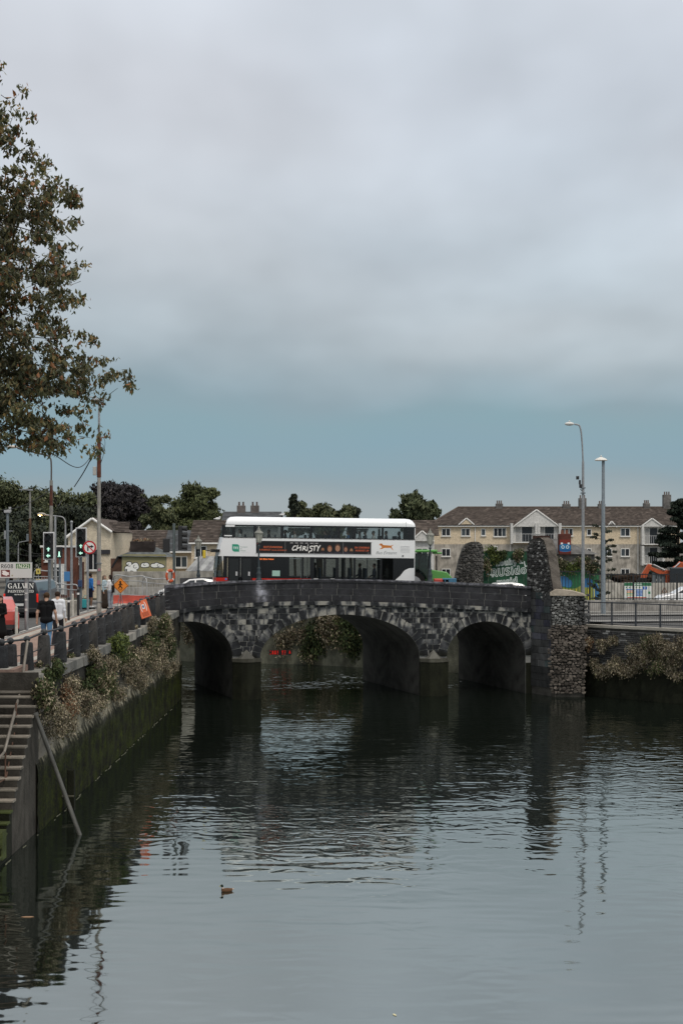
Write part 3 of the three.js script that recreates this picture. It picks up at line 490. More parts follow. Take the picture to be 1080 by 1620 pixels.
// ---------------------------------------------------------------- plants
function leafGeo(list) { // list of {p, n, w, h, c}: one bent leaf (two triangles) each
  const P = new Float32Array(list.length * 18), C = new Float32Array(list.length * 18), N = new Float32Array(list.length * 18), a = V(0, 0, 0), b = V(0, 0, 0), tmp = V(0, 0, 0);
  list.forEach((l, i) => {
    const n = l.n; tmp.set(l.t ?? 0.3, 1, l.s ?? 0.2); a.crossVectors(n, tmp).normalize(); b.crossVectors(a, n).normalize();
    const w = l.w, h = l.h, x = l.p.x, y = l.p.y, z = l.p.z, k = h * 0.25;
    const q = [[-b.x * h, -b.y * h, -b.z * h], [a.x * w - n.x * k, a.y * w - n.y * k, a.z * w - n.z * k], [b.x * h, b.y * h, b.z * h], [-a.x * w - n.x * k, -a.y * w - n.y * k, -a.z * w - n.z * k]];
    [0, 1, 2, 0, 2, 3].forEach((v, j) => { const o = i * 18 + j * 3; P[o] = x + q[v][0]; P[o + 1] = y + q[v][1]; P[o + 2] = z + q[v][2]; C[o] = l.c[0]; C[o + 1] = l.c[1]; C[o + 2] = l.c[2]; });
  });
  const g = new THREE.BufferGeometry(); g.setAttribute('position', new THREE.BufferAttribute(P, 3)); g.setAttribute('color', new THREE.BufferAttribute(C, 3)); g.computeVertexNormals();
  g.setAttribute('uv', new THREE.BufferAttribute(new Float32Array(list.length * 12), 2)); g.userData.ready = true; return g;
}
const mLeaf = new THREE.MeshPhysicalMaterial({ vertexColors: true, roughness: 0.75, specularIntensity: 0.35, transmission: 0.0, side: THREE.DoubleSide });
const mLeafThin = new THREE.MeshPhysicalMaterial({ vertexColors: true, roughness: 0.9, transmission: 0.35, thickness: 0, side: THREE.DoubleSide });
const mBark = M([0.075, 0.06, 0.045], 0.95, { map: 'streak', bump: 'rough', bs: 0.02 });
const rv = (r) => { const z = r() * 2 - 1, a = r() * 6.283, s = Math.sqrt(1 - z * z); return V(s * Math.cos(a), z, s * Math.sin(a)); };
const mixc = (a, b, t) => [lerp(a[0], b[0], t), lerp(a[1], b[1], t), lerp(a[2], b[2], t)];
function clump(r, c, rad, n, size, cols, out, squash = V(1, 1, 1), hang = 0) { // leaves spread through an uneven ball
  const tint = 0.75 + 0.5 * r(), seed = r() * 40;
  for (let i = 0; i < n; i++) {
    const d = rv(r), lump = 0.72 + 0.4 * n3(d.x * 1.8 + seed, d.y * 1.8, d.z * 1.8), q = Math.pow(r(), 0.38) * rad * lump, p = V(d.x * q * squash.x, d.y * q * squash.y, d.z * q * squash.z);
    if (hang) { p.y -= hang * r() * r(); }
    const nn = d.clone().multiplyScalar(0.7).add(rv(r).multiplyScalar(0.9)).add(V(0, 0.35, 0)).normalize(), w = size * (0.6 + 0.8 * r());
    let t = r(), k = 0; while (k < cols.length - 1 && t > cols[k][1]) { t -= cols[k][1]; k++; }
    const v = tint * (0.7 + 0.6 * r()), base = cols[k][0];
    out.push({ p: p.add(c), n: nn, w: w * 0.55, h: w, c: [base[0] * v, base[1] * v, base[2] * v], t: r() - 0.5, s: r() - 0.5 });
  }
}
const GREEN = [0.052, 0.070, 0.026], DKGREEN = [0.022, 0.034, 0.014], OLIVE = [0.062, 0.066, 0.026], STRAW = [0.32, 0.27, 0.185], RUST = [0.17, 0.085, 0.045], GREYBR = [0.20, 0.175, 0.13], LIME = [0.11, 0.135, 0.035], DRYBR = [0.085, 0.065, 0.04];
const MIX = {
  seed: [[STRAW, 0.34], [GREYBR, 0.26], [DRYBR, 0.22], [OLIVE, 0.18]],
  rust: [[RUST, 0.35], [STRAW, 0.3], [DRYBR, 0.35]],
  green: [[GREEN, 0.5], [DKGREEN, 0.3], [OLIVE, 0.2]],
  lime: [[LIME, 0.6], [GREEN, 0.4]],
  mixed: [[GREEN, 0.35], [OLIVE, 0.25], [STRAW, 0.2], [DRYBR, 0.2]],
  ivy: [[DKGREEN, 0.5], [GREEN, 0.3], [OLIVE, 0.2]],
  brown: [[DRYBR, 0.42], [GREYBR, 0.34], [STRAW, 0.12], [OLIVE, 0.12]],
};
function shrub(name, label, group, r, pos, rad, n, size, mix, squash, hang) {
  const t = thing(name, label, 'plant', [pos.x, pos.y, pos.z], 0, group), L = []; const lobes = 4 + (r() * 3 | 0);
  for (let i = 0; i < lobes; i++) { const o = rv(r).multiplyScalar(rad * 0.55); o.x *= squash.x; o.y *= squash.y; o.z *= squash.z; clump(r, o, rad * (0.5 + 0.3 * r()), n / lobes | 0, size, MIX[mix], L, squash, hang); }
  obj('foliage', leafGeo(L), mLeaf, t); const st = []; for (let i = 0; i < 5; i++) { const e = rv(r).multiplyScalar(rad * 0.8); st.push(rod([-0.15 * Math.sign(pos.x || 1) * -1, 0.1, 0], [e.x * squash.x, Math.abs(e.y) * squash.y * 0.7, e.z * squash.z], 0.012, 0.005, 5)); }
  obj('stems', st, mBark, t); return t;
}
{
  const r = rng(404);
  // [px, py, radius, mix, kind]: dry seed heads, rust-brown, green
  const W = (px, py, out = 0) => { const X = -8.3 + out, d = FL * X / (px - 540); return V(X, PY(py, d), -d); };
  const rows = [
    [72, 1095, 0.42, 'mixed'], [85, 1060, 0.34, 'green'], [78, 1118, 0.40, 'seed'], [88, 1142, 0.46, 'seed'], [105, 1105, 0.50, 'rust'], [112, 1130, 0.50, 'seed'], [118, 1070, 0.38, 'seed'], [130, 1110, 0.52, 'seed'], [138, 1085, 0.5, 'green'], [150, 1112, 0.48, 'seed'], [152, 1065, 0.46, 'green'], [165, 1085, 0.52, 'mixed'], [148, 1040, 0.36, 'seed'], [175, 1060, 0.55, 'seed'], [185, 1018, 0.42, 'lime'], [192, 1004, 0.34, 'lime'], [190, 1045, 0.5, 'green'], [188, 1085, 0.5, 'seed'], [203, 1062, 0.6, 'seed'], [207, 1032, 0.5, 'mixed'], [220, 1045, 0.62, 'seed'], [222, 1072, 0.5, 'seed'], [232, 1020, 0.6, 'mixed'], [236, 1050, 0.62, 'seed'], [247, 1008, 0.55, 'green'], [250, 1035, 0.68, 'seed'], [258, 1060, 0.5, 'seed'], [262, 1005, 0.6, 'mixed'], [264, 1030, 0.72, 'green'], [268, 1055, 0.5, 'seed'], [240, 988, 0.4, 'seed'], [256, 980, 0.42, 'mixed'], [268, 990, 0.45, 'seed'],
  ];
  const WORD = { seed: ['bleached shrub gone to seed hanging over the quay wall', 'bleached seeding shrubs on the quay wall'], rust: ['rust-brown dying shrub beside the stairs on the quay wall', null], green: ['dark green leafy shrub growing out of the quay wall', 'green shrubs on the quay wall'], mixed: ['green and straw-coloured shrub growing along the quay wall coping', 'green and straw shrubs on the quay wall'], lime: ['bright yellow-green bush below the quay railing', 'bright bushes below the quay railing'] };
  for (const [px, py, rad, mix] of rows) { const p = W(px, py, 0.05 + 0.14 * r()); shrub('wild_shrub', WORD[mix][0], WORD[mix][1], r, p, rad * 1.32, 2000, mix === 'seed' || mix === 'rust' ? 0.033 : 0.05, mix, V(0.75, 0.85, 1.15), 0.25); }
  // tufts at the foot of the posts
  for (const [px, d] of [[62, 42.2], [88, 43.8], [112, 46.2], [140, 49.2], [178, 54.4], [210, 59.4], [236, 64.4]]) shrub('weed_tuft', 'small tuft of weeds at the foot of the railing posts', 'weed tufts at the railing posts', r, V(PX(px, d) + 0.1, gy(d) - 0.1, -d + 0.3), 0.2, 260, 0.03, r() < 0.5 ? 'seed' : 'mixed', V(1, 0.8, 1), 0);
  // east embankment
  const E = (px, py, out) => { const [ax, ad] = EW[0], [bx, bd] = EW[1]; let best = null; for (let t = -0.05; t < 2.6; t += 0.01) { const X = ax + (bx - ax) * t, d = ad + (bd - ad) * t; const e = Math.abs(540 + FL * X / d - px); if (!best || e < best[0]) best = [e, X, d]; } const [, X, d] = best; return V(X - out, PY(py, d), -d + out * 0.7); };
  const er = [[893, 1028, 0.5, 'brown'], [905, 1005, 0.5, 'brown'], [912, 1030, 0.6, 'brown'], [918, 1000, 0.5, 'mixed'], [925, 1045, 0.6, 'brown'], [938, 1015, 0.32, 'rust'], [945, 1052, 0.5, 'seed'], [958, 1018, 0.34, 'brown'], [965, 1055, 0.55, 'brown'], [978, 1012, 0.26, 'brown'], [985, 1052, 0.55, 'seed'], [1003, 1052, 0.55, 'brown'], [1015, 1025, 0.5, 'seed'], [1022, 1045, 0.6, 'brown'], [1030, 1015, 0.5, 'mixed'], [1038, 1040, 0.6, 'brown'], [1045, 1022, 0.6, 'brown'], [1050, 1055, 0.6, 'mixed'], [1060, 1010, 0.55, 'brown'], [1066, 1035, 0.65, 'brown'], [1075, 1055, 0.6, 'seed'], [1080, 1015, 0.6, 'brown'], [1088, 1040, 0.65, 'brown'], [1105, 1020, 0.7, 'brown'], [1110, 1050, 0.7, 'mixed']];
  const EWORD = { brown: ['brown withered scrub clinging to the embankment wall', 'withered scrub on the embankment wall'], seed: ['pale seeding scrub low on the embankment wall', 'seeding scrub on the embankment wall'], mixed: ['green and brown scrub spilling over the embankment wall', 'green and brown scrub on the embankment wall'], rust: ['red-brown tuft on the bare stones of the embankment wall', null] };
  for (const [px, py, rad, mix] of er) shrub('wild_scrub', EWORD[mix][0], EWORD[mix][1], r, E(px, py, 0.2 + 0.15 * r()), rad * 1.15, 1400, 0.045, mix, V(1.1, 0.9, 0.8), 0.35);
  // ivy and ferns hanging on the far bank
  const FB = [[11.6, 85.6], [6, 90.5], [-2, 95.5], [-12, 99]];
  for (let i = 0; i < 46; i++) { const s = i < 34 ? (i % 5 === 0 ? 2 : 1) : (r() * 3) | 0, t = i < 34 ? (i % 5 === 0 ? 0.4 * r() : 0.3 + 0.7 * r()) : r(), X = lerp(FB[s][0], FB[s + 1][0], t), d = lerp(FB[s][1], FB[s + 1][1], t) - 0.35; shrub('hanging_ivy', 'ivy clump hanging on the far bank wall beyond the arches', 'ivy on the far bank wall', r, V(X, 1.0 + 3.2 * r(), -d), 0.95, 800, 0.085, r() < 0.4 ? 'ivy' : r() < 0.5 ? 'mixed' : 'brown', V(1.1, 1, 0.5), 0.9); }
}
// ---------------------------------------------------------------- houses
const mCream = M([0.78, 0.65, 0.47], 0.9, { map: 'grain' }), mStain = M([0.50, 0.46, 0.40], 0.9, { map: 'streak' }), mWhite = M([0.72, 0.71, 0.68], 0.85, { map: 'grain' }), mTrim = M([0.70, 0.69, 0.66], 0.7), mFrame = M([0.74, 0.74, 0.72], 0.5);
const mPane = M([0.02, 0.024, 0.028], 0.08), mPaneB = M([0.06, 0.075, 0.085], 0.1), mCurtain = M([0.3, 0.3, 0.29], 0.5);
const mSlate = M([0.085, 0.09, 0.095], 0.8, { map: 'blotch' });
const tileM = [M([0.105, 0.082, 0.070], 0.9, { map: 'grain' }), M([0.085, 0.068, 0.060], 0.9, { map: 'grain' }), M([0.125, 0.10, 0.085], 0.9, { map: 'grain' })];
function windowPart(t, x, y, z, w, h, lights = 2, seed = 1) { // frame proud of the wall, panes inside it, sill below
  const f = 0.07, bars = [box(w, f, 0.1, x, y + h / 2 - f / 2, z), box(w, f, 0.1, x, y - h / 2 + f / 2, z), box(f, h - 2 * f, 0.1, x - w / 2 + f / 2, y, z), box(f, h - 2 * f, 0.1, x + w / 2 - f / 2, y, z)];
  for (let i = 1; i < lights; i++) bars.push(box(f, h - 2 * f, 0.09, x - w / 2 + w * i / lights, y, z));
  const win = obj('window', bars, mFrame, t);
  for (let i = 0; i < lights; i++) { const pw = w / lights - f * 1.2; obj('pane', box(pw, h - 2 * f, 0.03, x - w / 2 + w * (i + 0.5) / lights, y, z - 0.02), (seed * 7 + i * 3) % 4 === 0 ? mPaneB : mPane, win); }
  obj('sill', box(w + 0.16, 0.08, 0.2, x, y - h / 2 - 0.05, z + 0.03), mTrim, win);
}
function tiled(t, x0, x1, xa, xb, y0, z0, y1, z1, rows, name = 'roof') { // roof slope: lapped tile courses from the eaves (x0..x1 at y0,z0) to the ridge (xa..xb at y1,z1)
  const r = rng(rows * 31 + (x0 * 10 | 0)), dy = (y1 - y0) / rows, dz = (z1 - z0) / rows, slope = obj(name, quads([[[x0, y0 - 0.06, z0], [x1, y0 - 0.06, z0], [xb, y1 - 0.06, z1], [xa, y1 - 0.06, z1]]]), tileM[1], t);
  for (let i = 0; i < rows; i++) {
    const f0 = i / rows, f1 = (i + 1) / rows + 0.02, l0 = lerp(x0, xa, f0), l1 = lerp(x0, xa, f1), r0 = lerp(x1, xb, f0), r1 = lerp(x1, xb, f1), ya = y0 + dy * i + 0.05, za = z0 + dz * i, yb = y0 + dy * (i + 1) + 0.01, zb = z0 + dz * (i + 1) ;
    const q = [], n = Math.max(2, Math.round((r0 - l0) / 0.33)); const cols = [];
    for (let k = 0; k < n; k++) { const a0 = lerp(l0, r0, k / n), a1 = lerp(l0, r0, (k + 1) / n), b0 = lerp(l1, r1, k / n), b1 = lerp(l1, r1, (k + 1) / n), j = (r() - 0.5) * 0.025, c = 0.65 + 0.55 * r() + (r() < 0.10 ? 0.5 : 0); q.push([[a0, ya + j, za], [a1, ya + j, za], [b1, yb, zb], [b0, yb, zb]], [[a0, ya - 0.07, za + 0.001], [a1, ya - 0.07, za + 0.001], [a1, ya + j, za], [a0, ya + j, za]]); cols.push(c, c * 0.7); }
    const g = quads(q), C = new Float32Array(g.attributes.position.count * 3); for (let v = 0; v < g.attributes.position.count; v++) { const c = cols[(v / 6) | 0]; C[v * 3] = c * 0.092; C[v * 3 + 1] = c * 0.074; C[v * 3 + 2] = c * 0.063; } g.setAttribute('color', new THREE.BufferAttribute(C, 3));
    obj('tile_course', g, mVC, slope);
  }
  return slope;
}
function gable(t, x, y0, w, h, z, mat = mWhite, trim = true) { // small front gable with barge boards
  const g = obj('gable', prism([[x - w / 2, y0], [x + w / 2, y0], [x, y0 + h]], 0.5, z - 0.5), mat, t);
  if (trim) for (const s of [-1, 1]) obj('barge_board', [rod([x + s * (w / 2 + 0.15), y0 - 0.08, z + 0.04], [x, y0 + h + 0.06, z + 0.04], 0.1, 0.1, 4)], mTrim, g);
  const L = 6; for (const s of [-1, 1]) obj('valley_roof', quads([[[x + s * (w / 2 + 0.2), y0 - 0.02, z + 0.1], [x, y0 + h + 0.12, z + 0.1], [x, y0 + h + 0.12, z - L], [x + s * (w / 2 + 0.2), y0 - 0.02, z - L]]]), tileM[1], g);
}
{ // long cream apartment block
  const D = 180, x = (p) => PX(p, D), y = (p) => PY(p, D), X0 = x(684), t = thing('apartment_block', 'long cream apartment block with brown tiled roof and white gables', 'building', [X0, 0, -D]), X = (p) => x(p) - X0, LX = X(1075), yE = y(832), yS = y(861), yR = y(801);
  obj('wall', box(LX, yE - yS, 10, LX / 2, (yE + yS) / 2, -5), mCream, t);
  obj('stained_lower_wall', box(LX, yS - 3, 10, LX / 2, (yS + 3) / 2 - 0.002, -5.004), mStain, t);
  obj('eaves', box(LX + 0.6, 0.22, 0.5, LX / 2, yE, 0.15), mTrim, t);
  tiled(t, -0.6, LX + 0.3, 3.6, LX + 0.3, yE + 0.1, 0.45, yR, -5, 15); obj('rear_roof_slope', quads([[[-0.6, yE + 0.1, -10.4], [3.6, yR, -5], [LX, yR, -5], [LX, yE + 0.1, -10.4]]]), tileM[0], t); obj('hip_slope', quads([[[-0.6, yE + 0.05, 0.42], [3.6, yR - 0.05, -5], [3.6, yR - 0.05, -5], [-0.6, yE, -10.4]]]), tileM[0], t);
  obj('ridge_tiles', [rod([3.6, yR, -5], [LX, yR, -5], 0.16, 0.16, 6), rod([-0.6, yE + 0.1, 0.45], [3.6, yR, -5], 0.12, 0.12, 6)], tileM[2], t);
  for (const [p, w, h] of [[698, 14, 12], [704, 14, 12]].slice(0, 1).concat([[736, 14, 12], [764, 7, 11], [790, 20, 14], [896, 19, 12], [931, 7, 10], [988, 15, 13]])) windowPart(t, X(p + (p === 698 ? 7 : 0)), y(842), 0.05, w * 0.08, h * 0.08, w > 18 ? 3 : w > 10 ? 2 : 1, p);
  for (const p of [705, 931, 960, 988]) windowPart(t, X(p), y(874), 0.05, p === 931 ? 0.55 : 1.12, 1.0, p === 931 ? 1 : 2, p);
  for (const p of [705, 736, 988]) windowPart(t, X(p), y(906), 0.05, 1.12, 1.0, 2, p + 1);
  windowPart(t, X(781), y(868), 0.05, 0.9, 0.6, 2, 5);
  gable(t, X(737), yE + 0.05, 2.0, 0.85, 0.3, mCream); gable(t, X(847), yE - 0.1, 5.7, 2.05, 0.6, mWhite); gable(t, X(966), yE - 0.1, 1.0, 0.6, 0.3, mWhite); gable(t, X(1029), yE - 0.1, 2.7, 0.95, 0.6, mWhite);
  // recessed balconies with glazed doors and railings
  for (const [p, w, ys] of [[829, 3.0, [858]], [865, 2.6, [858]], [1030, 2.2, [861, 892]]]) for (const yy of ys) {
    const b = obj('balcony', [box(w + 0.3, 0.14, 1.1, X(p), y(yy), 0.6)], mTrim, t); obj('back_wall', box(w, 2.1, 0.04, X(p), y(yy) + 1.15, 0.03), mWhite, b); obj('glass_door', box(w * 0.42, 1.95, 0.05, X(p) + w * 0.1, y(yy) + 1.05, 0.07), mPane, b); obj('curtain', box(w * 0.2, 1.9, 0.03, X(p) - w * 0.26, y(yy) + 1.05, 0.075), mCurtain, b);
    const rails = [box(w, 0.05, 0.05, X(p), y(yy) + 1.05, 1.1)]; for (let k = 0; k <= 8; k++) rails.push(box(0.03, 1.0, 0.03, X(p) - w / 2 + w * k / 8, y(yy) + 0.55, 1.1)); obj('balcony_railing', rails, M([0.5, 0.5, 0.5], 0.5), b);
    for (const s of [-1, 1]) obj('balcony_pier', box(0.28, 2.6, 1.0, X(p) + s * (w / 2 + 0.2), y(yy) + 1.1, 0.55), mWhite, b);
  }
  for (const p of [685.5, 751, 807, 886, 1008]) obj('downpipe', rod([X(p), 3, 0.1], [X(p), yE, 0.1], 0.06), mTrim, t);
  for (const [p, h, w] of [[796, 0.45, 0.9], [905, 0.4, 1.0], [931, 1.15, 0.95], [962, 0.4, 0.9], [1035, 0.5, 0.8], [1068, 1.6, 1.0]]) { const c = obj('chimney', cham(w, h + 0.6, 0.8, X(p), yR + h / 2 - 0.25, -5, 0.03), M([0.20, 0.19, 0.18], 0.9, { map: 'blotch' }), t); for (const s of [-1, 0, 1]) obj('chimney_pot', lathe([[0.1, 0], [0.08, 0.35], [0.11, 0.4]], 8, X(p) + s * w * 0.28, yR + h / 2 + 0.05 + h / 2, -5), M([0.16, 0.12, 0.10], 0.9), c); }
}
{ // lower white-gabled house beside it
  const D = 172, X0 = PX(640, D), t = thing('gabled_house', 'white gabled house with dark brown tiles partly hidden by the bus', 'house', [X0, 0, -D]), X = (p) => PX(p, D) - X0, y = (p) => PY(p, D);
  obj('wall', box(X(686), y(846) - 3, 6, X(686) / 2, (y(846) + 3) / 2, -3), mWhite, t); tiled(t, -0.2, X(694), -0.2, X(694), y(847), 0.3, y(822), -3.4, 10); gable(t, X(667), y(856), 2.6, 1.15, 0.5, mWhite);
  windowPart(t, X(667), y(875), 0.06, 1.4, 1.2, 2, 3);
}
function house(name, label, px0, px1, D, pE, pR, wallM, o = {}) { // plain ridge-roofed house facing the river
  const X0 = PX(px0, D), t = thing(name, label, 'house', [X0, 0, -D], o.turn ?? 0), L = PX(px1, D) - X0, yE = PY(pE, D), yR = PY(pR, D), dep = o.depth ?? 7;
  obj('wall', box(L, yE - 3.4, dep, L / 2, (yE + 3.4) / 2, -dep / 2), wallM, t);
  if (o.slate) { obj('roof', quads([[[-0.2, yE, 0.3], [L + 0.2, yE, 0.3], [L + 0.2, yR, -dep / 2], [-0.2, yR, -dep / 2]]]), mSlate, t); } else tiled(t, -0.2, L + 0.2, -0.2, L + 0.2, yE, 0.35, yR, -dep / 2, o.rows ?? 14);
  obj('rear_roof_slope', quads([[[-0.2, yE, -dep - 0.3], [-0.2, yR, -dep / 2], [L + 0.2, yR, -dep / 2], [L + 0.2, yE, -dep - 0.3]]]), tileM[0], t);
  for (const e of [0, L]) obj('gable_end', prism([[-dep, yE], [0, yE], [-dep / 2, yR]], 0.1).rotateY(Math.PI / 2).scale(1, 1, -1).translate(e - 0.05, 0, -dep), wallM, t);
  obj('gutter', rod([-0.2, yE - 0.05, 0.35], [L + 0.2, yE - 0.05, 0.35], 0.07), mTrim, t);
  for (const [p, py, w, h, n] of o.win ?? []) windowPart(t, PX(p, D) - X0, PY(py, D), 0.06, w, h, n ?? 2, p);
  for (const [p, h] of o.chim ?? []) { const c = obj('chimney', cham(0.9, h + 0.8, 0.7, PX(p, D) - X0, yR + h / 2 - 0.3, -dep / 2, 0.03), M([0.17, 0.15, 0.14], 0.9, { map: 'blotch' }), t); for (const s of [-1, 1]) obj('chimney_pot', lathe([[0.12, 0], [0.09, 0.4], [0.13, 0.45]], 8, PX(p, D) - X0 + s * 0.22, yR + h + 0.05, -dep / 2), M([0.14, 0.11, 0.10], 0.9), c); }
  return t;
}
house('cottage', 'long low cottage with brown tiled roof behind the graffiti hut', 161, 263, 128, 873, 838, mWhite, { rows: 13, win: [[205, 890, 0.9, 1.2], [186, 890, 0.9, 1.2]] });
house('cottage', 'cream cottage with dark slate roof behind the traffic signal', 262, 306, 126, 873, 838, mCream, { slate: true, win: [[287, 889, 1.1, 1.0]] });
house('cottage', 'cream house with tall brown roof in front of which the bus stands', 303, 352, 118, 859, 822, mCream, { rows: 15, win: [[318, 873, 1.0, 1.0]], chim: [] });
{ const h = house('slate_house', 'grey slate-roofed house with two chimneys showing above the bus roof', 352, 440, 150, 832, 808, M([0.4, 0.39, 0.37], 0.9, { map: 'streak' }), { slate: true, chim: [[378, 0.55], [400, 0.55]] }); }
{ // cream gable-end house on the street
  const D = 118, X0 = PX(108, D), t = thing('gable_end_house', 'tall cream house showing its gable end behind the traffic lights', 'house', [X0, 0, -D]), X = (p) => PX(p, D) - X0, y = (p) => PY(p, D), dep = 12;
  obj('wall', prism([[0, 3.4], [X(176), 3.4], [X(176), y(842)], [X(147), y(822)], [0, y(850)]], dep, -dep), M([0.74, 0.65, 0.50], 0.9, { map: 'grain' }), t);
  for (const [a, b, c, e] of [[105, 851, 147, 820.5], [147, 820.5, 178, 842]]) { const s = obj('roof', quads([[[X(a), y(b) + 0.1, 0.3], [X(c), y(e) + 0.1, 0.3], [X(c), y(e) + 0.1, -dep - 0.3], [X(a), y(b) + 0.1, -dep - 0.3]]]), tileM[0], t); obj('barge_board', rod([X(a), y(b), 0.32], [X(c), y(e), 0.32], 0.11, 0.11, 4), mTrim, s); }
  windowPart(t, X(120), y(880), 0.06, 0.7, 1.3, 1, 2); windowPart(t, X(148), y(887), 0.06, 1.2, 1.6, 2, 6);
  obj('doorway', box(1.1, 2.2, 0.08, X(123), 5.6, 0.05), M([0.10, 0.045, 0.035], 0.7), t); obj('shop_band', box(2.6, 0.35, 0.14, X(150), y(873), 0.08), M([0.03, 0.03, 0.035], 0.6), t);
  tiled(t, X(165), X(200), X(158), X(192), y(842), -1, y(824), -5, 10);
}
{ // hipped hut with the graffiti wall
  const D = 100, X0 = PX(193, D), t = thing('graffiti_hut', 'hipped grey hut with white bubble graffiti on its front wall', 'hut', [X0, 0, -D]), X = (p) => PX(p, D) - X0, y = (p) => PY(p, D), L = X(263), m = X(229);
  const bub = canvasMat(512, 256, (c, w, h) => {
    c.fillStyle = '#8f8a66'; c.fillRect(0, 0, w, h); c.fillStyle = '#9a9478'; for (let i = 0; i < 900; i++) c.fillRect((i * 97) % w, (i * 61) % h, 3, 2);
    c.lineJoin = 'round'; const blob = (pts) => { c.beginPath(); c.moveTo(...pts[0]); for (let i = 1; i < pts.length; i += 2) c.quadraticCurveTo(...pts[i], ...(pts[i + 1] ?? pts[0])); c.closePath(); c.fillStyle = '#e4e4df'; c.fill(); c.lineWidth = 9; c.strokeStyle = '#15161a'; c.stroke(); };
    blob([[30, 230], [10, 150], [60, 150], [20, 110], [70, 95], [120, 90], [110, 130], [165, 80], [190, 130], [215, 190], [170, 200], [190, 240], [130, 225], [90, 200], [90, 240]]);
    blob([[215, 160], [215, 105], [260, 110], [300, 95], [320, 130], [330, 170], [290, 170], [240, 180], [215, 160]]); blob([[335, 160], [330, 110], [380, 120], [400, 90], [440, 120], [500, 130], [505, 165], [470, 185], [420, 170], [370, 185], [335, 160]]);
    c.lineWidth = 6; for (const [a, b, r] of [[80, 140, 16], [150, 160, 20], [265, 135, 12], [430, 145, 14]]) { c.beginPath(); c.arc(a, b, r, 0.4, 4.6); c.stroke(); }
    c.fillStyle = '#15161a'; c.fillRect(36, 190, 18, 40);
  }, 0.9);
  obj('front_wall', box(L, y(878) - 3.4, 0.3, L / 2, (y(878) + 3.4) / 2, -0.15), M([0.33, 0.32, 0.22], 0.95, { map: 'blotch' }), t);
  obj('graffiti', sheet(L - 0.1, y(877) - y(908), L / 2, (y(877) + y(908)) / 2, 0.006), bub, t);
  const ap = [m, y(864.5), -2.2]; const tri = (a, b, c) => quads([[a, b, c, c]]);
  obj('roof', [quads([[[-0.3, y(880), 0.2], [L + 0.2, y(881), 0.2], [m + 0.6, y(866), -2.2], [m - 0.6, y(866), -2.2]]]), tri([L + 0.2, y(881), 0.2], [L + 0.2, y(881), -5], [m + 0.6, y(866), -2.2])], M([0.13, 0.14, 0.14], 0.85, { map: 'streak' }), t);
  obj('side_roof', quads([[[X(176), y(899), 0.2], [-0.3, y(880), 0.2], [m - 0.6, y(866), -2.2], [X(190), y(888), -5]]]), M([0.12, 0.12, 0.125], 0.85, { map: 'streak' }), t);
  obj('brick_chimney', cham(1.7, 0.95, 0.9, X(222), y(867), -1.4, 0.03), M([0.055, 0.045, 0.042], 0.9, { map: 'blotch' }), t);
  const pr = rng(3); obj('rooftop_plants', leafGeo((() => { const L2 = []; for (let i = 0; i < 5; i++) clump(pr, V(X(213 + i * 5), y(857.5) + 0.02, -1.4), 0.35, 60, 0.09, MIX.rust, L2); return L2; })()), mLeaf, t);
  obj('side_shed', [box(X(193) - X(175), 1.9, 3, X(184), y(905), -1.6)], M([0.13, 0.075, 0.055], 0.9, { map: 'blotch' }), t);
}
tag(obj('yard_wall', [slab([[PX(194, 96), 96], [PX(338, 96), 96], [PX(338, 96), 96.3], [PX(194, 96), 96.3]], PY(904, 96), 3.2), box(2.6, 0.9, 0.3, PX(210, 95), PY(915, 95), -95)], M([0.44, 0.41, 0.36], 0.9, { map: 'streak' })), 'pale rendered yard wall between the hut and the bridge', 'wall');
{ const t = thing('glass_canopy', 'sloping grey lean-to roof between the lamp and the bus front', 'canopy', [PX(296, 98), 0, -98]), X = (p) => PX(p, 98) - PX(296, 98); const y = (p) => PY(p, 98); for (let i = 0; i < 5; i++) obj('roof_sheet', quads([[[X(294 + i * 9), y(903), 0.1 - i * 0.01], [X(303 + i * 9), y(903), 0.1 - i * 0.01], [X(318 + i * 9), y(880), -2.5], [X(309 + i * 9), y(880), -2.5]]]), i % 2 ? M([0.2, 0.2, 0.2], 0.6, { map: 'streak' }) : M([0.3, 0.3, 0.29], 0.5, { map: 'streak' }), t); obj('front_wall', box(X(345) - X(296), 3.2, 2, (X(345) + X(296)) / 2, y(903) - 1.62, -1.5), mWhite, t); }
{ // brick building by the lights, half hidden
  const t = thing('brick_building', 'red brick building partly hidden behind the traffic lights', 'building', [PX(66, 112), 0, -112]); const w = PX(106, 112) - PX(66, 112);
  obj('wall', box(w, PY(866, 112) - 3.4, 5, w / 2, (PY(866, 112) + 3.4) / 2, -2.5), M([0.16, 0.065, 0.045], 0.9, { map: 'blotch' }), t); obj('shopfront', box(w * 0.6, 2.4, 0.1, w * 0.62, 5.4, 0.06), mWhite, t); obj('parapet_coping', box(w + 0.2, 0.15, 5.2, w / 2, PY(866, 112) + 0.08, -2.5), mTrim, t); windowPart(t, w * 0.6, 5.6, 0.14, 0.9, 1.6, 2, 9); windowPart(t, w * 0.35, PY(876, 112), 0.06, 0.8, 1.2, 2, 8);
}
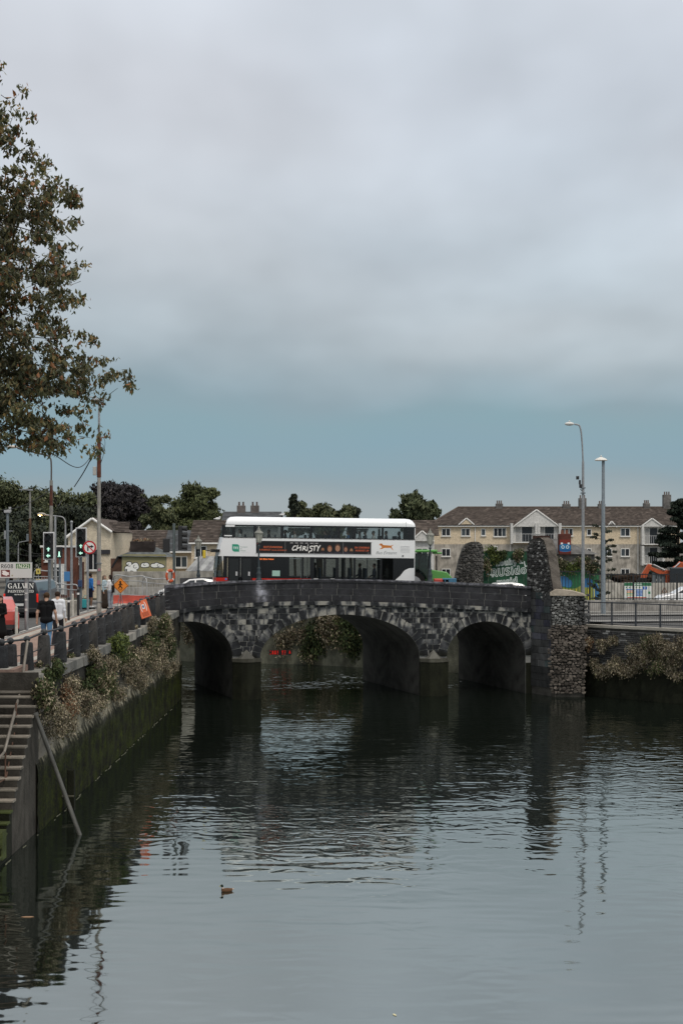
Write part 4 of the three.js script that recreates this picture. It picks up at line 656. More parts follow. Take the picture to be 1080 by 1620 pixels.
{ // slate outbuilding behind the ivy hedge, with a painted chimney
  const D = 110, X0 = PX(862, D), t = thing('slate_outbuilding', 'low slate-roofed building with a painted brick chimney behind the ivy hedge', 'building', [X0, 0, -D]), X = (p) => PX(p, D) - X0, y = (p) => PY(p, D);
  obj('wall', box(X(940), y(876) - 3.5, 4, X(940) / 2, (y(876) + 3.5) / 2, -2), M([0.2, 0.19, 0.175], 0.9, { map: 'streak' }), t);
  obj('roof', quads([[[-0.4, y(876), 0.3], [X(946), y(877), 0.3], [X(890), y(852), -2.4], [X(866), y(852), -2.4]]]), M([0.15, 0.145, 0.14], 0.9, { map: 'streak' }), t);
  obj('dark_fascia', box(X(868) - X(842), 0.25, 0.3, (X(868) + X(842)) / 2, y(850), 0.2), M([0.05, 0.03, 0.025], 0.8), t);
  const c = obj('chimney', cham(0.92, 1.6, 0.7, X(891.5), y(861), 0.2, 0.02), M([0.12, 0.045, 0.035], 0.9, { map: 'blotch' }), t); obj('chimney_pot', [lathe([[0.12, 0], [0.09, 0.3], [0.12, 0.34]], 8, X(888), y(845), 0.2), lathe([[0.12, 0], [0.09, 0.3], [0.12, 0.34]], 8, X(895), y(845), 0.2)], M([0.2, 0.09, 0.06], 0.9), c);
  obj('painted_mural', sheet(0.86, 1.0, X(891.5), y(864), 0.562), canvasMat(128, 148, (g, w, h) => { g.fillStyle = '#7a2e26'; g.fillRect(0, 0, w, h); g.fillStyle = '#1f6d9c'; g.beginPath(); g.moveTo(0, 60); g.quadraticCurveTo(60, 30, 128, 62); g.lineTo(128, 130); g.quadraticCurveTo(64, 150, 0, 130); g.fill(); g.fillStyle = '#1d4f86'; g.fillRect(0, 112, 128, 18); g.strokeStyle = '#dfe4e4'; g.lineWidth = 7; for (const x of [38, 90]) { g.beginPath(); g.arc(x, 84, 15, 0, 6.3); g.stroke(); } g.fillStyle = '#dfe4e4'; g.fillRect(14, 34, 24, 20); g.fillRect(92, 34, 24, 20); }, 0.9), c);
}
{ // painted hoardings along the street
  const D = 99, b = (p) => PX(p, D), y = (p) => PY(p, D);
  const g1 = thing('green_hoarding', 'tall green hoarding sprayed with white graffiti between the two rubble walls', 'hoarding', [b(758), 3.66, -D]);
  const W1 = b(842) - b(758), H1 = y(872) - 3.66;
  for (let i = 0; i < 6; i++) obj('panel', box(W1 / 6 - 0.012, H1, 0.06, W1 * (i + 0.5) / 6, H1 / 2, (i % 2) * 0.008), M([0.03, 0.095, 0.055], 0.7, { map: 'blotch' }), g1);
  obj('graffiti', sheet(W1 - 0.3, H1 * 0.72, W1 / 2 + 0.1, H1 * 0.56, 0.045), canvasMat(512, 420, (c, w, h) => { c.clearRect(0, 0, w, h); c.strokeStyle = '#c9d2cf'; c.lineCap = 'round'; c.lineJoin = 'round'; c.lineWidth = 11; const S = (p) => { c.beginPath(); c.moveTo(...p[0]); for (let i = 1; i < p.length; i++) c.lineTo(...p[i]); c.stroke(); }; const txt = (s, x, yy, size) => { c.font = `bold ${size}px sans-serif`; c.lineWidth = 6; c.strokeText(s, x, yy); }; c.save(); c.rotate(-0.1); txt('Louby L', 120, 120, 78); txt('RUSidoo', 60, 225, 112); txt('rusid', 110, 320, 92); c.restore(); S([[20, 150], [70, 120], [50, 190], [110, 200]]); S([[430, 60], [440, 110], [500, 90]]); c.fillStyle = '#aeb9b5'; c.fillRect(10, 330, 55, 70); c.fillStyle = '#4a7a2c'; for (let i = 0; i < 60; i++) c.fillRect((i * 53) % 500, 380 + (i * 7) % 36, 14, 5); }, 0.8, { transparent: true, alphaTest: 0.4 }), g1);
  const g2 = thing('mural_hoarding', 'hoarding painted with a blue and yellow-green mural behind the black fence', 'hoarding', [b(866), 3.66, -D]); const W2 = b(948) - b(866), H2 = y(893) - 3.66;
  for (let i = 0; i < 5; i++) obj('panel', box(W2 / 5 - 0.012, H2, 0.06, W2 * (i + 0.5) / 5, H2 / 2, (i % 2) * 0.008), M([0.05, 0.16, 0.08], 0.7, { map: 'blotch' }), g2);
  obj('mural', sheet(W2 - 0.1, H2 * 0.92, W2 / 2, H2 * 0.48, 0.045), canvasMat(512, 256, (c, w, h) => { c.fillStyle = '#2d6a45'; c.fillRect(0, 0, w, h); c.fillStyle = '#8a9448'; c.beginPath(); c.moveTo(0, 150); c.bezierCurveTo(120, 90, 200, 170, 320, 120); c.bezierCurveTo(400, 90, 460, 120, 512, 100); c.lineTo(512, 256); c.lineTo(0, 256); c.fill(); c.fillStyle = '#3a76a8'; for (const [x, yy, a, e] of [[150, 90, 60, 34], [200, 105, 40, 26], [390, 100, 60, 30], [480, 160, 30, 60]]) { c.beginPath(); c.ellipse(x, yy, a, e, 0, 0, 6.3); c.fill(); } c.strokeStyle = '#d8c648'; c.lineWidth = 9; for (let i = 0; i < 8; i++) { c.beginPath(); c.moveTo(40 + i * 60, 140); c.lineTo(60 + i * 58, 250); c.stroke(); } }, 0.85), g2);
  const g3x = thing('site_hoarding', 'pale cream site hoarding behind the black fence', 'hoarding', [b(946), 3.8, -101.5]); const W3 = PX(1140, 101.5) - b(946), H3 = PY(922, 101.5) - 3.8;
  for (let i = 0; i < 8; i++) obj('panel', box(W3 / 8 - 0.015, H3, 0.06, W3 * (i + 0.5) / 8, H3 / 2, (i % 2) * 0.01), M([0.56, 0.53, 0.47], 0.8, { map: 'streak' }), g3x);
  // site safety board and warning triangle
  const sb = thing('safety_board', 'site safety board with green header and rows of blue and red notices', 'sign', [PX(1008.5, 101.2), PY(935, 101.2), -101.3]);
  obj('board', box(1.95, 1.2, 0.05), M(0xd8d8d2, 0.6), sb);
  obj('printed_face', sheet(1.92, 1.17, 0, 0, 0.032), canvasMat(512, 320, (c, w, h) => { c.fillStyle = '#d9dcd8'; c.fillRect(0, 0, w, h); c.fillStyle = '#2c6e4a'; c.fillRect(0, 0, w, 62); c.fillStyle = '#eef0ee'; c.font = 'bold 46px sans-serif'; c.textAlign = 'center'; c.fillText('·JOHDE·', w / 2, 48); for (let i = 0; i < 5; i++) { c.fillStyle = '#4f8a5a'; c.beginPath(); c.arc(40 + i * 62, 92, 15, 0, 7); c.fill(); } c.fillStyle = '#2b62b0'; c.fillRect(350, 72, 80, 60); c.fillStyle = '#fff'; c.fillRect(384, 76, 8, 50); c.fillStyle = '#3f7cc4'; c.fillRect(30, 122, 170, 18); const cols = ['#c85a3a', '#e09a48', '#6aa05a', '#b8c15a']; for (let i = 0; i < 4; i++) { c.fillStyle = cols[i]; c.fillRect(40, 152 + i * 27, 120, 15); c.fillStyle = '#555'; c.fillRect(178, 152 + i * 27, 14, 14); } for (let i = 0; i < 5; i++) { c.fillStyle = '#3f74bd'; c.fillRect(216, 128 + i * 27, 125, 20); } c.fillStyle = '#3a8a5e'; c.fillRect(450, 170, 44, 48); c.fillStyle = '#c84a34'; c.fillRect(60, 282, 360, 26); }, 0.6), sb);
  const tr = thing('warning_triangle', 'brown outlined warning triangle on the cream hoarding', 'sign', [PX(1051, 101.2), PY(933, 101.2), -101.36]); obj('triangle', (() => { const s = new THREE.Shape([V(-0.22, -0.2), V(0.22, -0.2), V(0, 0.22)].map((p) => new THREE.Vector2(p.x, p.y))), hole = new THREE.Path([[-0.14, -0.155], [0.14, -0.155], [0, 0.12]].map((p) => new THREE.Vector2(...p))); s.holes.push(hole); return new THREE.ExtrudeGeometry(s, { depth: 0.02, bevelEnabled: false }); })(), M([0.17, 0.10, 0.075], 0.8), tr); obj('mark', box(0.04, 0.13, 0.02, 0, -0.05, 0.01), M([0.17, 0.10, 0.075], 0.8), tr);
}
{ // black railings in front of the site, on a low wall
  const D = 91, mI = M([0.018, 0.019, 0.021], 0.5), w0 = PX(922, D);
  tag(obj('low_wall', [box(40, 0.62, 0.35, w0 + 20, 4.1, -D), box(40, 0.1, 0.45, w0 + 20, 4.46, -D)], M([0.40, 0.38, 0.35], 0.9, { map: 'streak' })), 'low pale concrete wall carrying the tall black fence', 'wall');
  for (let i = 0; i < 4; i++) {
    const x0 = i === 0 ? PX(884, 93) : PX(932 + (i - 1) * 69, D), x1 = i === 0 ? PX(933, 93) : PX(932 + i * 69, D), z = i === 0 ? -93 : -D, y0 = i === 0 ? 3.7 : 4.5, h = (i === 0 ? PY(903, 93) : PY(907.5, D)) - y0, t = thing('fence_panel', i ? 'tall black vertical-bar fence panel on the low wall in front of the site' : 'tall black vertical-bar fence panel in front of the mural', 'fence', [x0, y0, z], 0, i ? 'black fence panels before the site' : undefined), L = x1 - x0;
    obj('post', box(0.1, h + 0.05, 0.1, 0, h / 2, 0), mI, t); obj('top_rail', box(L, 0.06, 0.05, L / 2, h - 0.05, 0), mI, t); obj('bottom_rail', box(L, 0.05, 0.05, L / 2, 0.12, 0), mI, t); const n = Math.round(L / 0.2); for (let k = 1; k < n; k++) obj('bar', box(0.032, h + (i ? 0.05 : 0), 0.032, L * k / n, h / 2, 0), mI, t);
  }
}
// ---------------------------------------------------------------- trees
function limbs(r, base, top, rad, spread, n) { const out = [tube([base, base.clone().lerp(top, 0.5).add(V((r() - 0.5) * 0.4, 0, (r() - 0.5) * 0.4)), top], rad, 10, 8)]; for (let i = 0; i < n; i++) { const s = base.clone().lerp(top, 0.35 + 0.6 * r()), a = r() * 6.283, e = s.clone().add(V(Math.cos(a) * spread * (0.5 + 0.5 * r()), spread * (0.35 + 0.5 * r()), Math.sin(a) * spread * (0.5 + 0.5 * r()))); out.push(rod(s, e, rad * 0.45, rad * 0.1, 6)); } return out; }
function tree(name, label, group, px, pyTop, D, wPx, hPx, cols, seed, o = {}) {
  const r = rng(seed), X = PX(px, D), yT = PY(pyTop, D), rx = wPx / 2 / FL * D, ry = hPx / 2 / FL * D, t = thing(name, label, 'tree', [X, 3.66, -D], 0, group), cy = yT - ry - 3.66, L = [];
  obj('trunk', limbs(r, V(0, 0, 0), V(0, cy, 0), Math.max(0.18, rx * 0.08), rx * 0.6, 7), mBark, t);
  const n = o.lobes ?? 26;
  for (let i = 0; i < n; i++) { const d = rv(r), f = 0.55 + 0.35 * r(), c = V(d.x * rx * f, cy + d.y * ry * f, d.z * rx * f * 0.8); clump(r, c, Math.min(rx, ry) * (0.26 + 0.2 * r()), o.per ?? 900, o.leaf ?? D * 0.00125, cols, L, V(1.15, 0.85, 1.15)); }
  for (let i = 0; i < 5; i++) clump(r, V((r() - 0.5) * rx * 0.6, cy + (r() - 0.5) * ry * 0.7, (r() - 0.5) * rx * 0.5), Math.min(rx, ry) * 0.5, o.per ?? 900, (o.leaf ?? D * 0.00125) * 1.3, cols, L);
  obj('crown', leafGeo(L), mLeaf, t); return t;
}
const T1 = [[[0.075, 0.086, 0.042], 0.5], [[0.052, 0.062, 0.032], 0.3], [[0.115, 0.118, 0.058], 0.2]], T2 = [[[0.032, 0.029, 0.031], 0.7], [[0.046, 0.040, 0.038], 0.3]], T3 = [[[0.092, 0.104, 0.042], 0.5], [[0.062, 0.074, 0.034], 0.5]], T4 = [[[0.034, 0.042, 0.030], 0.7], [[0.05, 0.058, 0.034], 0.3]];
tree('street_tree', 'broad dark green tree behind the road sign and camera mast', null, 15, 750, 175, 150, 150, T1, 1, { lobes: 34 });
tree('street_tree', 'green tree rising behind the tall pole with the bent lamp arm', null, 92, 757, 180, 130, 150, T1, 2, { lobes: 32 });
tree('copper_beech', 'almost black purple-leaved tree behind the rusty wooden pole', null, 176, 751, 185, 116, 115, T2, 3, { lobes: 30 });
tree('street_tree', 'lighter green tree just beside the almost black tree', null, 216, 768, 188, 50, 80, T3, 4, { lobes: 14 });
tree('street_tree', 'round green tree with a lit crown above the brown cottage roof', null, 306, 764, 170, 104, 110, T3, 5, { lobes: 30 });
tree('street_tree', 'grey-green tree in front of the rounder one above the cottages', null, 254, 778, 165, 62, 100, T1, 6, { lobes: 18 });
tree('street_tree', 'dark shrubby tree mass below the almost black tree', null, 128, 800, 160, 130, 110, T4, 7, { lobes: 22 });
tree('street_tree', 'dark low tree behind the poles beside the road sign', null, 40, 805, 150, 150, 120, T4, 17, { lobes: 26 });
tree('parkland_tree', 'wide flat-topped green tree above the middle of the bus', null, 506, 788, 210, 124, 70, T1, 8, { lobes: 30 });
tree('parkland_tree', 'small dark pine tip standing above the flat-topped tree', null, 467, 778, 205, 22, 40, T4, 9, { lobes: 9 });
tree('parkland_tree', 'low dark trees behind the rear half of the bus roof', null, 556, 800, 215, 50, 46, T4, 19, { lobes: 12 });
tree('young_tree', 'loose airy pale green tree behind the tail of the bus', null, 657, 778, 200, 92, 74, [[[0.085, 0.098, 0.05], 0.5], [[0.055, 0.068, 0.034], 0.5]], 10, { lobes: 22, per: 210, leaf: 0.36 });
{ // conifer and thin street tree on the east side
  const r = rng(70), D = 116, t = thing('conifer', 'dark drooping conifer beside the excavator', 'tree', [PX(1072, D), 3.66, -D]), H = PY(792, D) - 3.66, L = [];
  obj('trunk', rod([0, 0, 0], [0, H, 0], 0.2, 0.03), mBark, t); const br = [];
  for (let i = 0; i < 60; i++) { const f = i / 60, y = 0.8 + (H - 0.9) * f, len = (1 - f) * 3.3 + 0.25, a = r() * 6.283, e = V(Math.cos(a) * len, y - len * 0.12 + 0.3, Math.sin(a) * len); br.push(rod([0, y, 0], e, 0.04, 0.01, 5)); for (let k = 0; k < 7; k++) clump(r, V(0, y, 0).lerp(e, 0.25 + 0.12 * k), 0.3, 55, 0.14, [[[0.012, 0.019, 0.013], 0.7], [[0.022, 0.030, 0.019], 0.3]], L, V(1.4, 0.55, 1.4)); }
  obj('branches', br, mBark, t); obj('crown', leafGeo(L), mLeaf, t);
  const t2 = thing('thin_tree', 'thin dark street tree with sparse tufts behind the hooded lamp post', 'tree', [PX(950, 96), 3.8, -96]), H2 = PY(830, 96) - 3.8, L2 = [], b2 = [rod([0, 0, 0], [0, H2, 0], 0.07, 0.02)];
  for (let i = 0; i < 26; i++) { const y = 0.5 + (H2 - 0.5) * (i / 26), a = r() * 6.283, len = 0.5 + 0.65 * Math.sin(i * 0.13) * r(), e = V(Math.cos(a) * len, y + 0.15, Math.sin(a) * len); b2.push(rod([0, y, 0], e, 0.02, 0.006, 5)); clump(r, e, 0.22, 60, 0.07, T4, L2, V(1.3, 0.6, 1.3)); clump(r, e.clone().multiplyScalar(0.6).setY(y + 0.08), 0.16, 30, 0.06, T4, L2); }
  obj('trunk', b2, mBark, t2); obj('crown', leafGeo(L2), mLeaf, t2);
  // ivy along the hoardings
  for (const [px, py, w, h, mix] of [[776, 876, 1.0, 0.9, 'lime'], [770, 895, 0.5, 0.9, 'mixed'], [795, 873, 0.7, 0.4, 'green'], [822, 875, 0.8, 0.5, 'mixed'], [885, 890, 0.9, 0.8, 'mixed'], [905, 890, 0.9, 0.8, 'lime'], [922, 889, 0.8, 0.8, 'mixed'], [938, 892, 0.8, 0.9, 'mixed'], [873, 888, 0.7, 0.7, 'green']]) shrub('hoarding_ivy', 'ivy spilling over the top of the painted hoarding', 'ivy on the painted hoardings', r, V(PX(px, 98.6), PY(py, 98.6), -98.65), 0.75, 900, 0.07, mix, V(w * 1.1, h, 0.4), 0.5);
}
{ // big overhanging lime tree on the near quay
  const r = rng(1234), D = 33, T = thing('lime_tree', 'tall lime tree with browning leaves hanging over the quay', 'tree', [-13.2, 4.4, -31]), L = [], br = [];
  const loc = (px, py, d) => at(px, py, d).sub(V(-13.2, 4.4, -31));
  br.push(tube([V(0, 0, 0), V(0.1, 3, 0.1), V(-0.1, 6.5, 0), V(0.2, 11, 0.2), V(0, 16, 0)], 0.3, 20, 9));
  const ends = [[45, 240, 33], [40, 300, 32], [110, 322, 33.5], [90, 345, 33], [118, 385, 32.5], [60, 420, 34], [95, 460, 33], [128, 445, 32], [70, 500, 33], [120, 540, 33], [140, 590, 32.8], [172, 625, 33], [120, 620, 33.6], [80, 560, 32], [95, 640, 33], [125, 690, 33], [60, 690, 34], [30, 640, 32], [20, 560, 33], [10, 460, 32], [8, 380, 33], [15, 200, 33], [2, 150, 34], [40, 610, 34.5], [-10, 300, 32], [-20, 520, 34], [-20, 640, 33], [-30, 420, 32], [60, 360, 33.2], [30, 500, 33.6], [-60, 250, 33], [-70, 550, 33], [-60, 650, 34], [88, 590, 32.4], [100, 430, 33.8], [15, 690, 33.4], [96, 700, 32.6]];
  const LC = [[[0.085, 0.090, 0.034], 0.40], [[0.125, 0.116, 0.042], 0.26], [[0.055, 0.062, 0.024], 0.16], [[0.25, 0.10, 0.03], 0.08], [[0.24, 0.165, 0.055], 0.10]];
  for (const [px, py, d] of ends) {
    const e = loc(px, py, d), s = V(0, clamp(e.y - 1.2 + r() * 2, 2, 14), 0), m = s.clone().lerp(e, 0.55).add(V(0, 0.6, 0)); { const t1 = e.clone().lerp(m, 0.12); br.push(rod(s, m, 0.05, 0.03, 6), rod(m, t1, 0.03, 0.006, 5)); }
    for (let k = 0; k < 8; k++) {
      const f = 0.4 + 0.6 * (k / 7), a = s.clone().lerp(m, Math.min(1, f * 2 - 0.2)).lerp(m.clone().lerp(e, f), f); const off = rv(r).multiplyScalar(0.42 * (1.15 - f * 0.5)); const c = a.clone().add(off); br.push(rod(a, c, 0.008, 0.004, 4));
      for (let q = 0; q < 6; q++) { const c2 = c.clone().add(rv(r).multiplyScalar(0.38)); clump(r, c2, 0.18 + 0.13 * r(), 27, 0.066, LC, L, V(1.25, 0.8, 1.25), 0.08); }
    }
  }
  // body of the crown outside the frame
  for (let i = 0; i < 70; i++) { const d = rv(r); clump(r, V(-1 + d.x * 4.2, 9.5 + d.y * 5.2, d.z * 4.2), 0.9, 170, 0.085, LC, L); }
  obj('trunk', br, mBark, T); obj('crown', leafGeo(L), mLeafThin, T);
}
// ---------------------------------------------------------------- people: one continuous skin over a skeleton of tapered bones
function nets(f, lo, hi, cell) { // surface nets
  const nx = Math.ceil((hi[0] - lo[0]) / cell) + 2, ny = Math.ceil((hi[1] - lo[1]) / cell) + 2, nz = Math.ceil((hi[2] - lo[2]) / cell) + 2, val = new Float32Array(nx * ny * nz), id = (i, j, k) => (k * ny + j) * nx + i;
  for (let k = 0; k < nz; k++) for (let j = 0; j < ny; j++) for (let i = 0; i < nx; i++) val[id(i, j, k)] = f(lo[0] + i * cell, lo[1] + j * cell, lo[2] + k * cell);
  const vi = new Int32Array(nx * ny * nz).fill(-1), P = [], I = [], E = [[0, 1], [2, 3], [4, 5], [6, 7], [0, 2], [1, 3], [4, 6], [5, 7], [0, 4], [1, 5], [2, 6], [3, 7]];
  for (let k = 0; k < nz - 1; k++) for (let j = 0; j < ny - 1; j++) for (let i = 0; i < nx - 1; i++) {
    const c = []; let m = 0; for (let q = 0; q < 8; q++) { const v = val[id(i + (q & 1), j + ((q >> 1) & 1), k + (q >> 2))]; c.push(v); if (v < 0) m |= 1 << q; }
    if (m === 0 || m === 255) continue; let x = 0, y = 0, z = 0, n = 0;
    for (const [a, b] of E) if ((c[a] < 0) !== (c[b] < 0)) { const t = c[a] / (c[a] - c[b]); x += lerp(a & 1, b & 1, t); y += lerp((a >> 1) & 1, (b >> 1) & 1, t); z += lerp(a >> 2, b >> 2, t); n++; }
    vi[id(i, j, k)] = P.length / 3; P.push(lo[0] + (i + x / n) * cell, lo[1] + (j + y / n) * cell, lo[2] + (k + z / n) * cell);
  }
  for (let k = 1; k < nz - 1; k++) for (let j = 1; j < ny - 1; j++) for (let i = 1; i < nx - 1; i++) {
    const v = val[id(i, j, k)] < 0, q = (a, b, c, d, s) => { if (a < 0 || b < 0 || c < 0 || d < 0) return; if (!s) I.push(a, b, c, a, c, d); else I.push(a, c, b, a, d, c); };
    if (v !== val[id(i + 1, j, k)] < 0) q(vi[id(i, j, k)], vi[id(i, j - 1, k)], vi[id(i, j - 1, k - 1)], vi[id(i, j, k - 1)], !v);
    if (v !== val[id(i, j + 1, k)] < 0) q(vi[id(i, j, k)], vi[id(i, j, k - 1)], vi[id(i - 1, j, k - 1)], vi[id(i - 1, j, k)], !v);
    if (v !== val[id(i, j, k + 1)] < 0) q(vi[id(i, j, k)], vi[id(i - 1, j, k)], vi[id(i - 1, j - 1, k)], vi[id(i, j - 1, k)], !v);
  }
  const g = new THREE.BufferGeometry(); g.setAttribute('position', new THREE.Float32BufferAttribute(P, 3)); g.setIndex(I); return g;
}
const SKIN = [0.42, 0.26, 0.19];
function figure(o) { // o: H height, cell, clothes colours, joints moved from the standing pose
  const s = (o.H ?? 1.75) / 1.78, J = { shL: [0.175, 1.44, 0], shR: [-0.175, 1.44, 0], elL: [0.23, 1.15, -0.02], elR: [-0.23, 1.15, -0.02], wrL: [0.25, 0.90, 0.04], wrR: [-0.25, 0.90, 0.04], hipL: [0.09, 0.92, 0], hipR: [-0.09, 0.92, 0], knL: [0.1, 0.5, 0.02], knR: [-0.1, 0.5, 0.02], anL: [0.1, 0.08, -0.02], anR: [-0.1, 0.08, -0.02], neck: [0, 1.5, -0.01], head: [0, 1.665, 0.015], ...o.J };
  const top = o.top, leg = o.leg, skin = o.skin ?? SKIN, shoe = o.shoe ?? [0.03, 0.03, 0.03], hair = o.hair ?? [0.03, 0.02, 0.015], sleeve = o.sleeve ?? 1, shorts = o.shorts ?? 0, B = [];
  const b = (a, c, r1, r2, col) => B.push([...a, ...c, r1, r2, col]), mid = (a, c, t) => a.map((v, i) => lerp(v, c[i], t)), w = o.bulk ?? 1;
  const cm = mid(J.shL, J.shR, 0.5), pm = mid(J.hipL, J.hipR, 0.5);
  b(mid(J.shL, cm, 0.15), mid(J.shR, cm, 0.15), 0.082 * w, 0.082 * w, top);
  for (const sg of [1, -1]) b([cm[0] + sg * 0.085, cm[1] - 0.12, cm[2] + 0.005], [pm[0] + sg * 0.062, pm[1] + 0.12, pm[2]], 0.115 * w, 0.098 * w, top);
  b([pm[0] + 0.07, pm[1] + 0.02, pm[2] - 0.01], [pm[0] - 0.07, pm[1] + 0.02, pm[2] - 0.01], 0.112 * w, 0.112 * w, o.hem ? top : leg);
  b(cm, J.neck, 0.075, 0.055, top); b(J.neck, J.head, 0.056, 0.06, skin);
  const hd = J.head; b([hd[0], hd[1] - 0.035, hd[2] + 0.012], [hd[0], hd[1] + 0.035, hd[2] - 0.012], 0.079, 0.092, 'head');
  const fw = o.face ?? 0, fx = Math.sin(fw), fz = Math.cos(fw);
  b([hd[0] + fx * 0.085, hd[1] - 0.005, hd[2] + fz * 0.085], [hd[0] + fx * 0.1, hd[1] - 0.03, hd[2] + fz * 0.1], 0.012, 0.017, skin);
  for (const sg of [1, -1]) b([hd[0] + sg * fz * 0.085, hd[1] + 0.01, hd[2] - sg * fx * 0.085], [hd[0] + sg * fz * 0.09, hd[1] - 0.025, hd[2] - sg * fx * 0.09], 0.016, 0.012, skin);
  if (o.longHair) b([hd[0] - fx * 0.05, hd[1] + 0.02, hd[2] - fz * 0.05], [hd[0] - fx * 0.09, hd[1] - 0.28, hd[2] - fz * 0.09], 0.085, 0.06, hair);
  if (o.beard) b([hd[0] + fx * 0.05, hd[1] - 0.07, hd[2] + fz * 0.05], [hd[0] + fx * 0.06, hd[1] - 0.1, hd[2] + fz * 0.05], 0.05, 0.035, hair);
  for (const S of ['L', 'R']) {
    const sg = S === 'L' ? 1 : -1, sh = J['sh' + S], el = J['el' + S], wr = J['wr' + S], hp = J['hip' + S], kn = J['kn' + S], an = J['an' + S];
    const cut = mid(sh, el, 0.62); b(sh, cut, 0.060 * w, 0.054, top); b(cut, el, 0.047, 0.042, sleeve > 0.7 ? top : skin); b(el, wr, 0.043, 0.030, sleeve > 0.9 ? top : skin);
    const dir = mid(wr, el, -0.32).map((v, i) => v - wr[i]), L = Math.hypot(...dir) || 1, u = dir.map((v) => v / L), kn2 = wr.map((v, i) => v + u[i] * 0.085);
    b(wr, kn2, 0.030, 0.034, skin);
    if (o.fingers) { for (let f = 0; f < 4; f++) { const off = (f - 1.5) * 0.021, r0 = [kn2[0], kn2[1], kn2[2] + off], len = [0.062, 0.075, 0.07, 0.055][f], k1 = r0.map((v, i) => v + u[i] * len * 0.55), k2 = [k1[0] - sg * 0.018, k1[1] + u[1] * len * 0.45, k1[2] + 0.012]; b(r0, k1, 0.0105, 0.010, skin); b(k1, k2, 0.010, 0.009, skin); } const th = [wr[0] + u[0] * 0.03, wr[1] + u[1] * 0.03, wr[2] + 0.03]; b(th, [th[0] - sg * 0.012, th[1] - 0.045, th[2] + 0.032], 0.0125, 0.0105, skin); }
    const kc = mid(hp, kn, 0.85); b(hp, kc, 0.090 * w, 0.066, leg); b(kc, kn, shorts ? 0.058 : 0.064, 0.056, shorts ? skin : leg); b(kn, mid(kn, an, 0.35), 0.056, 0.056, shorts ? skin : leg); b(mid(kn, an, 0.35), an, 0.056, shorts ? 0.036 : 0.05, shorts ? skin : leg);
    if (!o.seated) b([an[0], an[1] - 0.03, an[2] - 0.03], [an[0] + fx * 0.02, an[1] - 0.045, an[2] + 0.15 * (o.toe ?? 1)], 0.045, 0.034, shoe);
  }
  if (o.skirt) b([pm[0], pm[1], pm[2]], [pm[0], o.skirt, pm[2]], 0.16, 0.24, leg);
  const one = (q, x, y, z) => { const ax = q[3] - q[0], ay = q[4] - q[1], az = q[5] - q[2], px = x - q[0], py = y - q[1], pz = z - q[2], h = clamp((px * ax + py * ay + pz * az) / (ax * ax + ay * ay + az * az + 1e-9)); return Math.hypot(px - ax * h, py - ay * h, pz - az * h) - lerp(q[6], q[7], h); };
  const K = 0.022, f = (x, y, z) => { let m = 9; for (const q of B) { const d = one(q, x, y, z), small = q[6] < 0.02 ? 0.006 : K, h = clamp(0.5 + 0.5 * (d - m) / small); m = lerp(d, m, 1 - h) === 0 ? m : (d * (1 - h) + m * h) - small * h * (1 - h); } return m; };
  const lo = [9, 9, 9], hi = [-9, -9, -9]; for (const q of B) for (let i = 0; i < 3; i++) { const r = Math.max(q[6], q[7]) + 0.04; lo[i] = Math.min(lo[i], q[i] - r, q[i + 3] - r); hi[i] = Math.max(hi[i], q[i] + r, q[i + 3] + r); }
  const g = nets(f, lo, hi, o.cell ?? 0.02), p = g.attributes.position, C = new Float32Array(p.count * 3), N = new Float32Array(p.count * 3);
  for (let i = 0; i < p.count; i++) {
    const x = p.getX(i), y = p.getY(i), z = p.getZ(i); let best = 9, col = skin; for (const q of B) { const d = one(q, x, y, z); if (d < best) { best = d; col = q[8]; } }
    if (col === 'head') { const fr = (x - hd[0]) * fx + (z - hd[2]) * fz, dy = y - hd[1]; col = (o.bald ? false : dy > 0.05 || (fr < 0.015 && dy > -0.06)) ? hair : skin; const lx = (x - hd[0]) * fz - (z - hd[2]) * fx; if (col === skin && fr > 0.05) { if (Math.abs(dy - 0.005) < 0.012 && Math.abs(Math.abs(lx) - 0.032) < 0.014) col = [0.05, 0.04, 0.035]; else if (Math.abs(dy + 0.06) < 0.009 && Math.abs(lx) < 0.025) col = [0.28, 0.11, 0.09]; } }
    C.set(col, i * 3); const e = 0.006, a = f(x + e, y, z) - f(x - e, y, z), bb = f(x, y + e, z) - f(x, y - e, z), c = f(x, y, z + e) - f(x, y, z - e), L = Math.hypot(a, bb, c) || 1; N.set([a / L, bb / L, c / L], i * 3);
  }
  g.setAttribute('normal', new THREE.BufferAttribute(N, 3)); g.setAttribute('color', new THREE.BufferAttribute(C, 3)); g.scale(s, s, s); return ready(g);
}
const mBody = M([1, 1, 1], 0.8, { vc: true });
function person(label, o, pos, turn) { const m = obj('person', o.geo ?? figure(o), mBody); m.position.set(...pos); m.rotation.y = turn; return tag(m, label, 'person', o.group); }

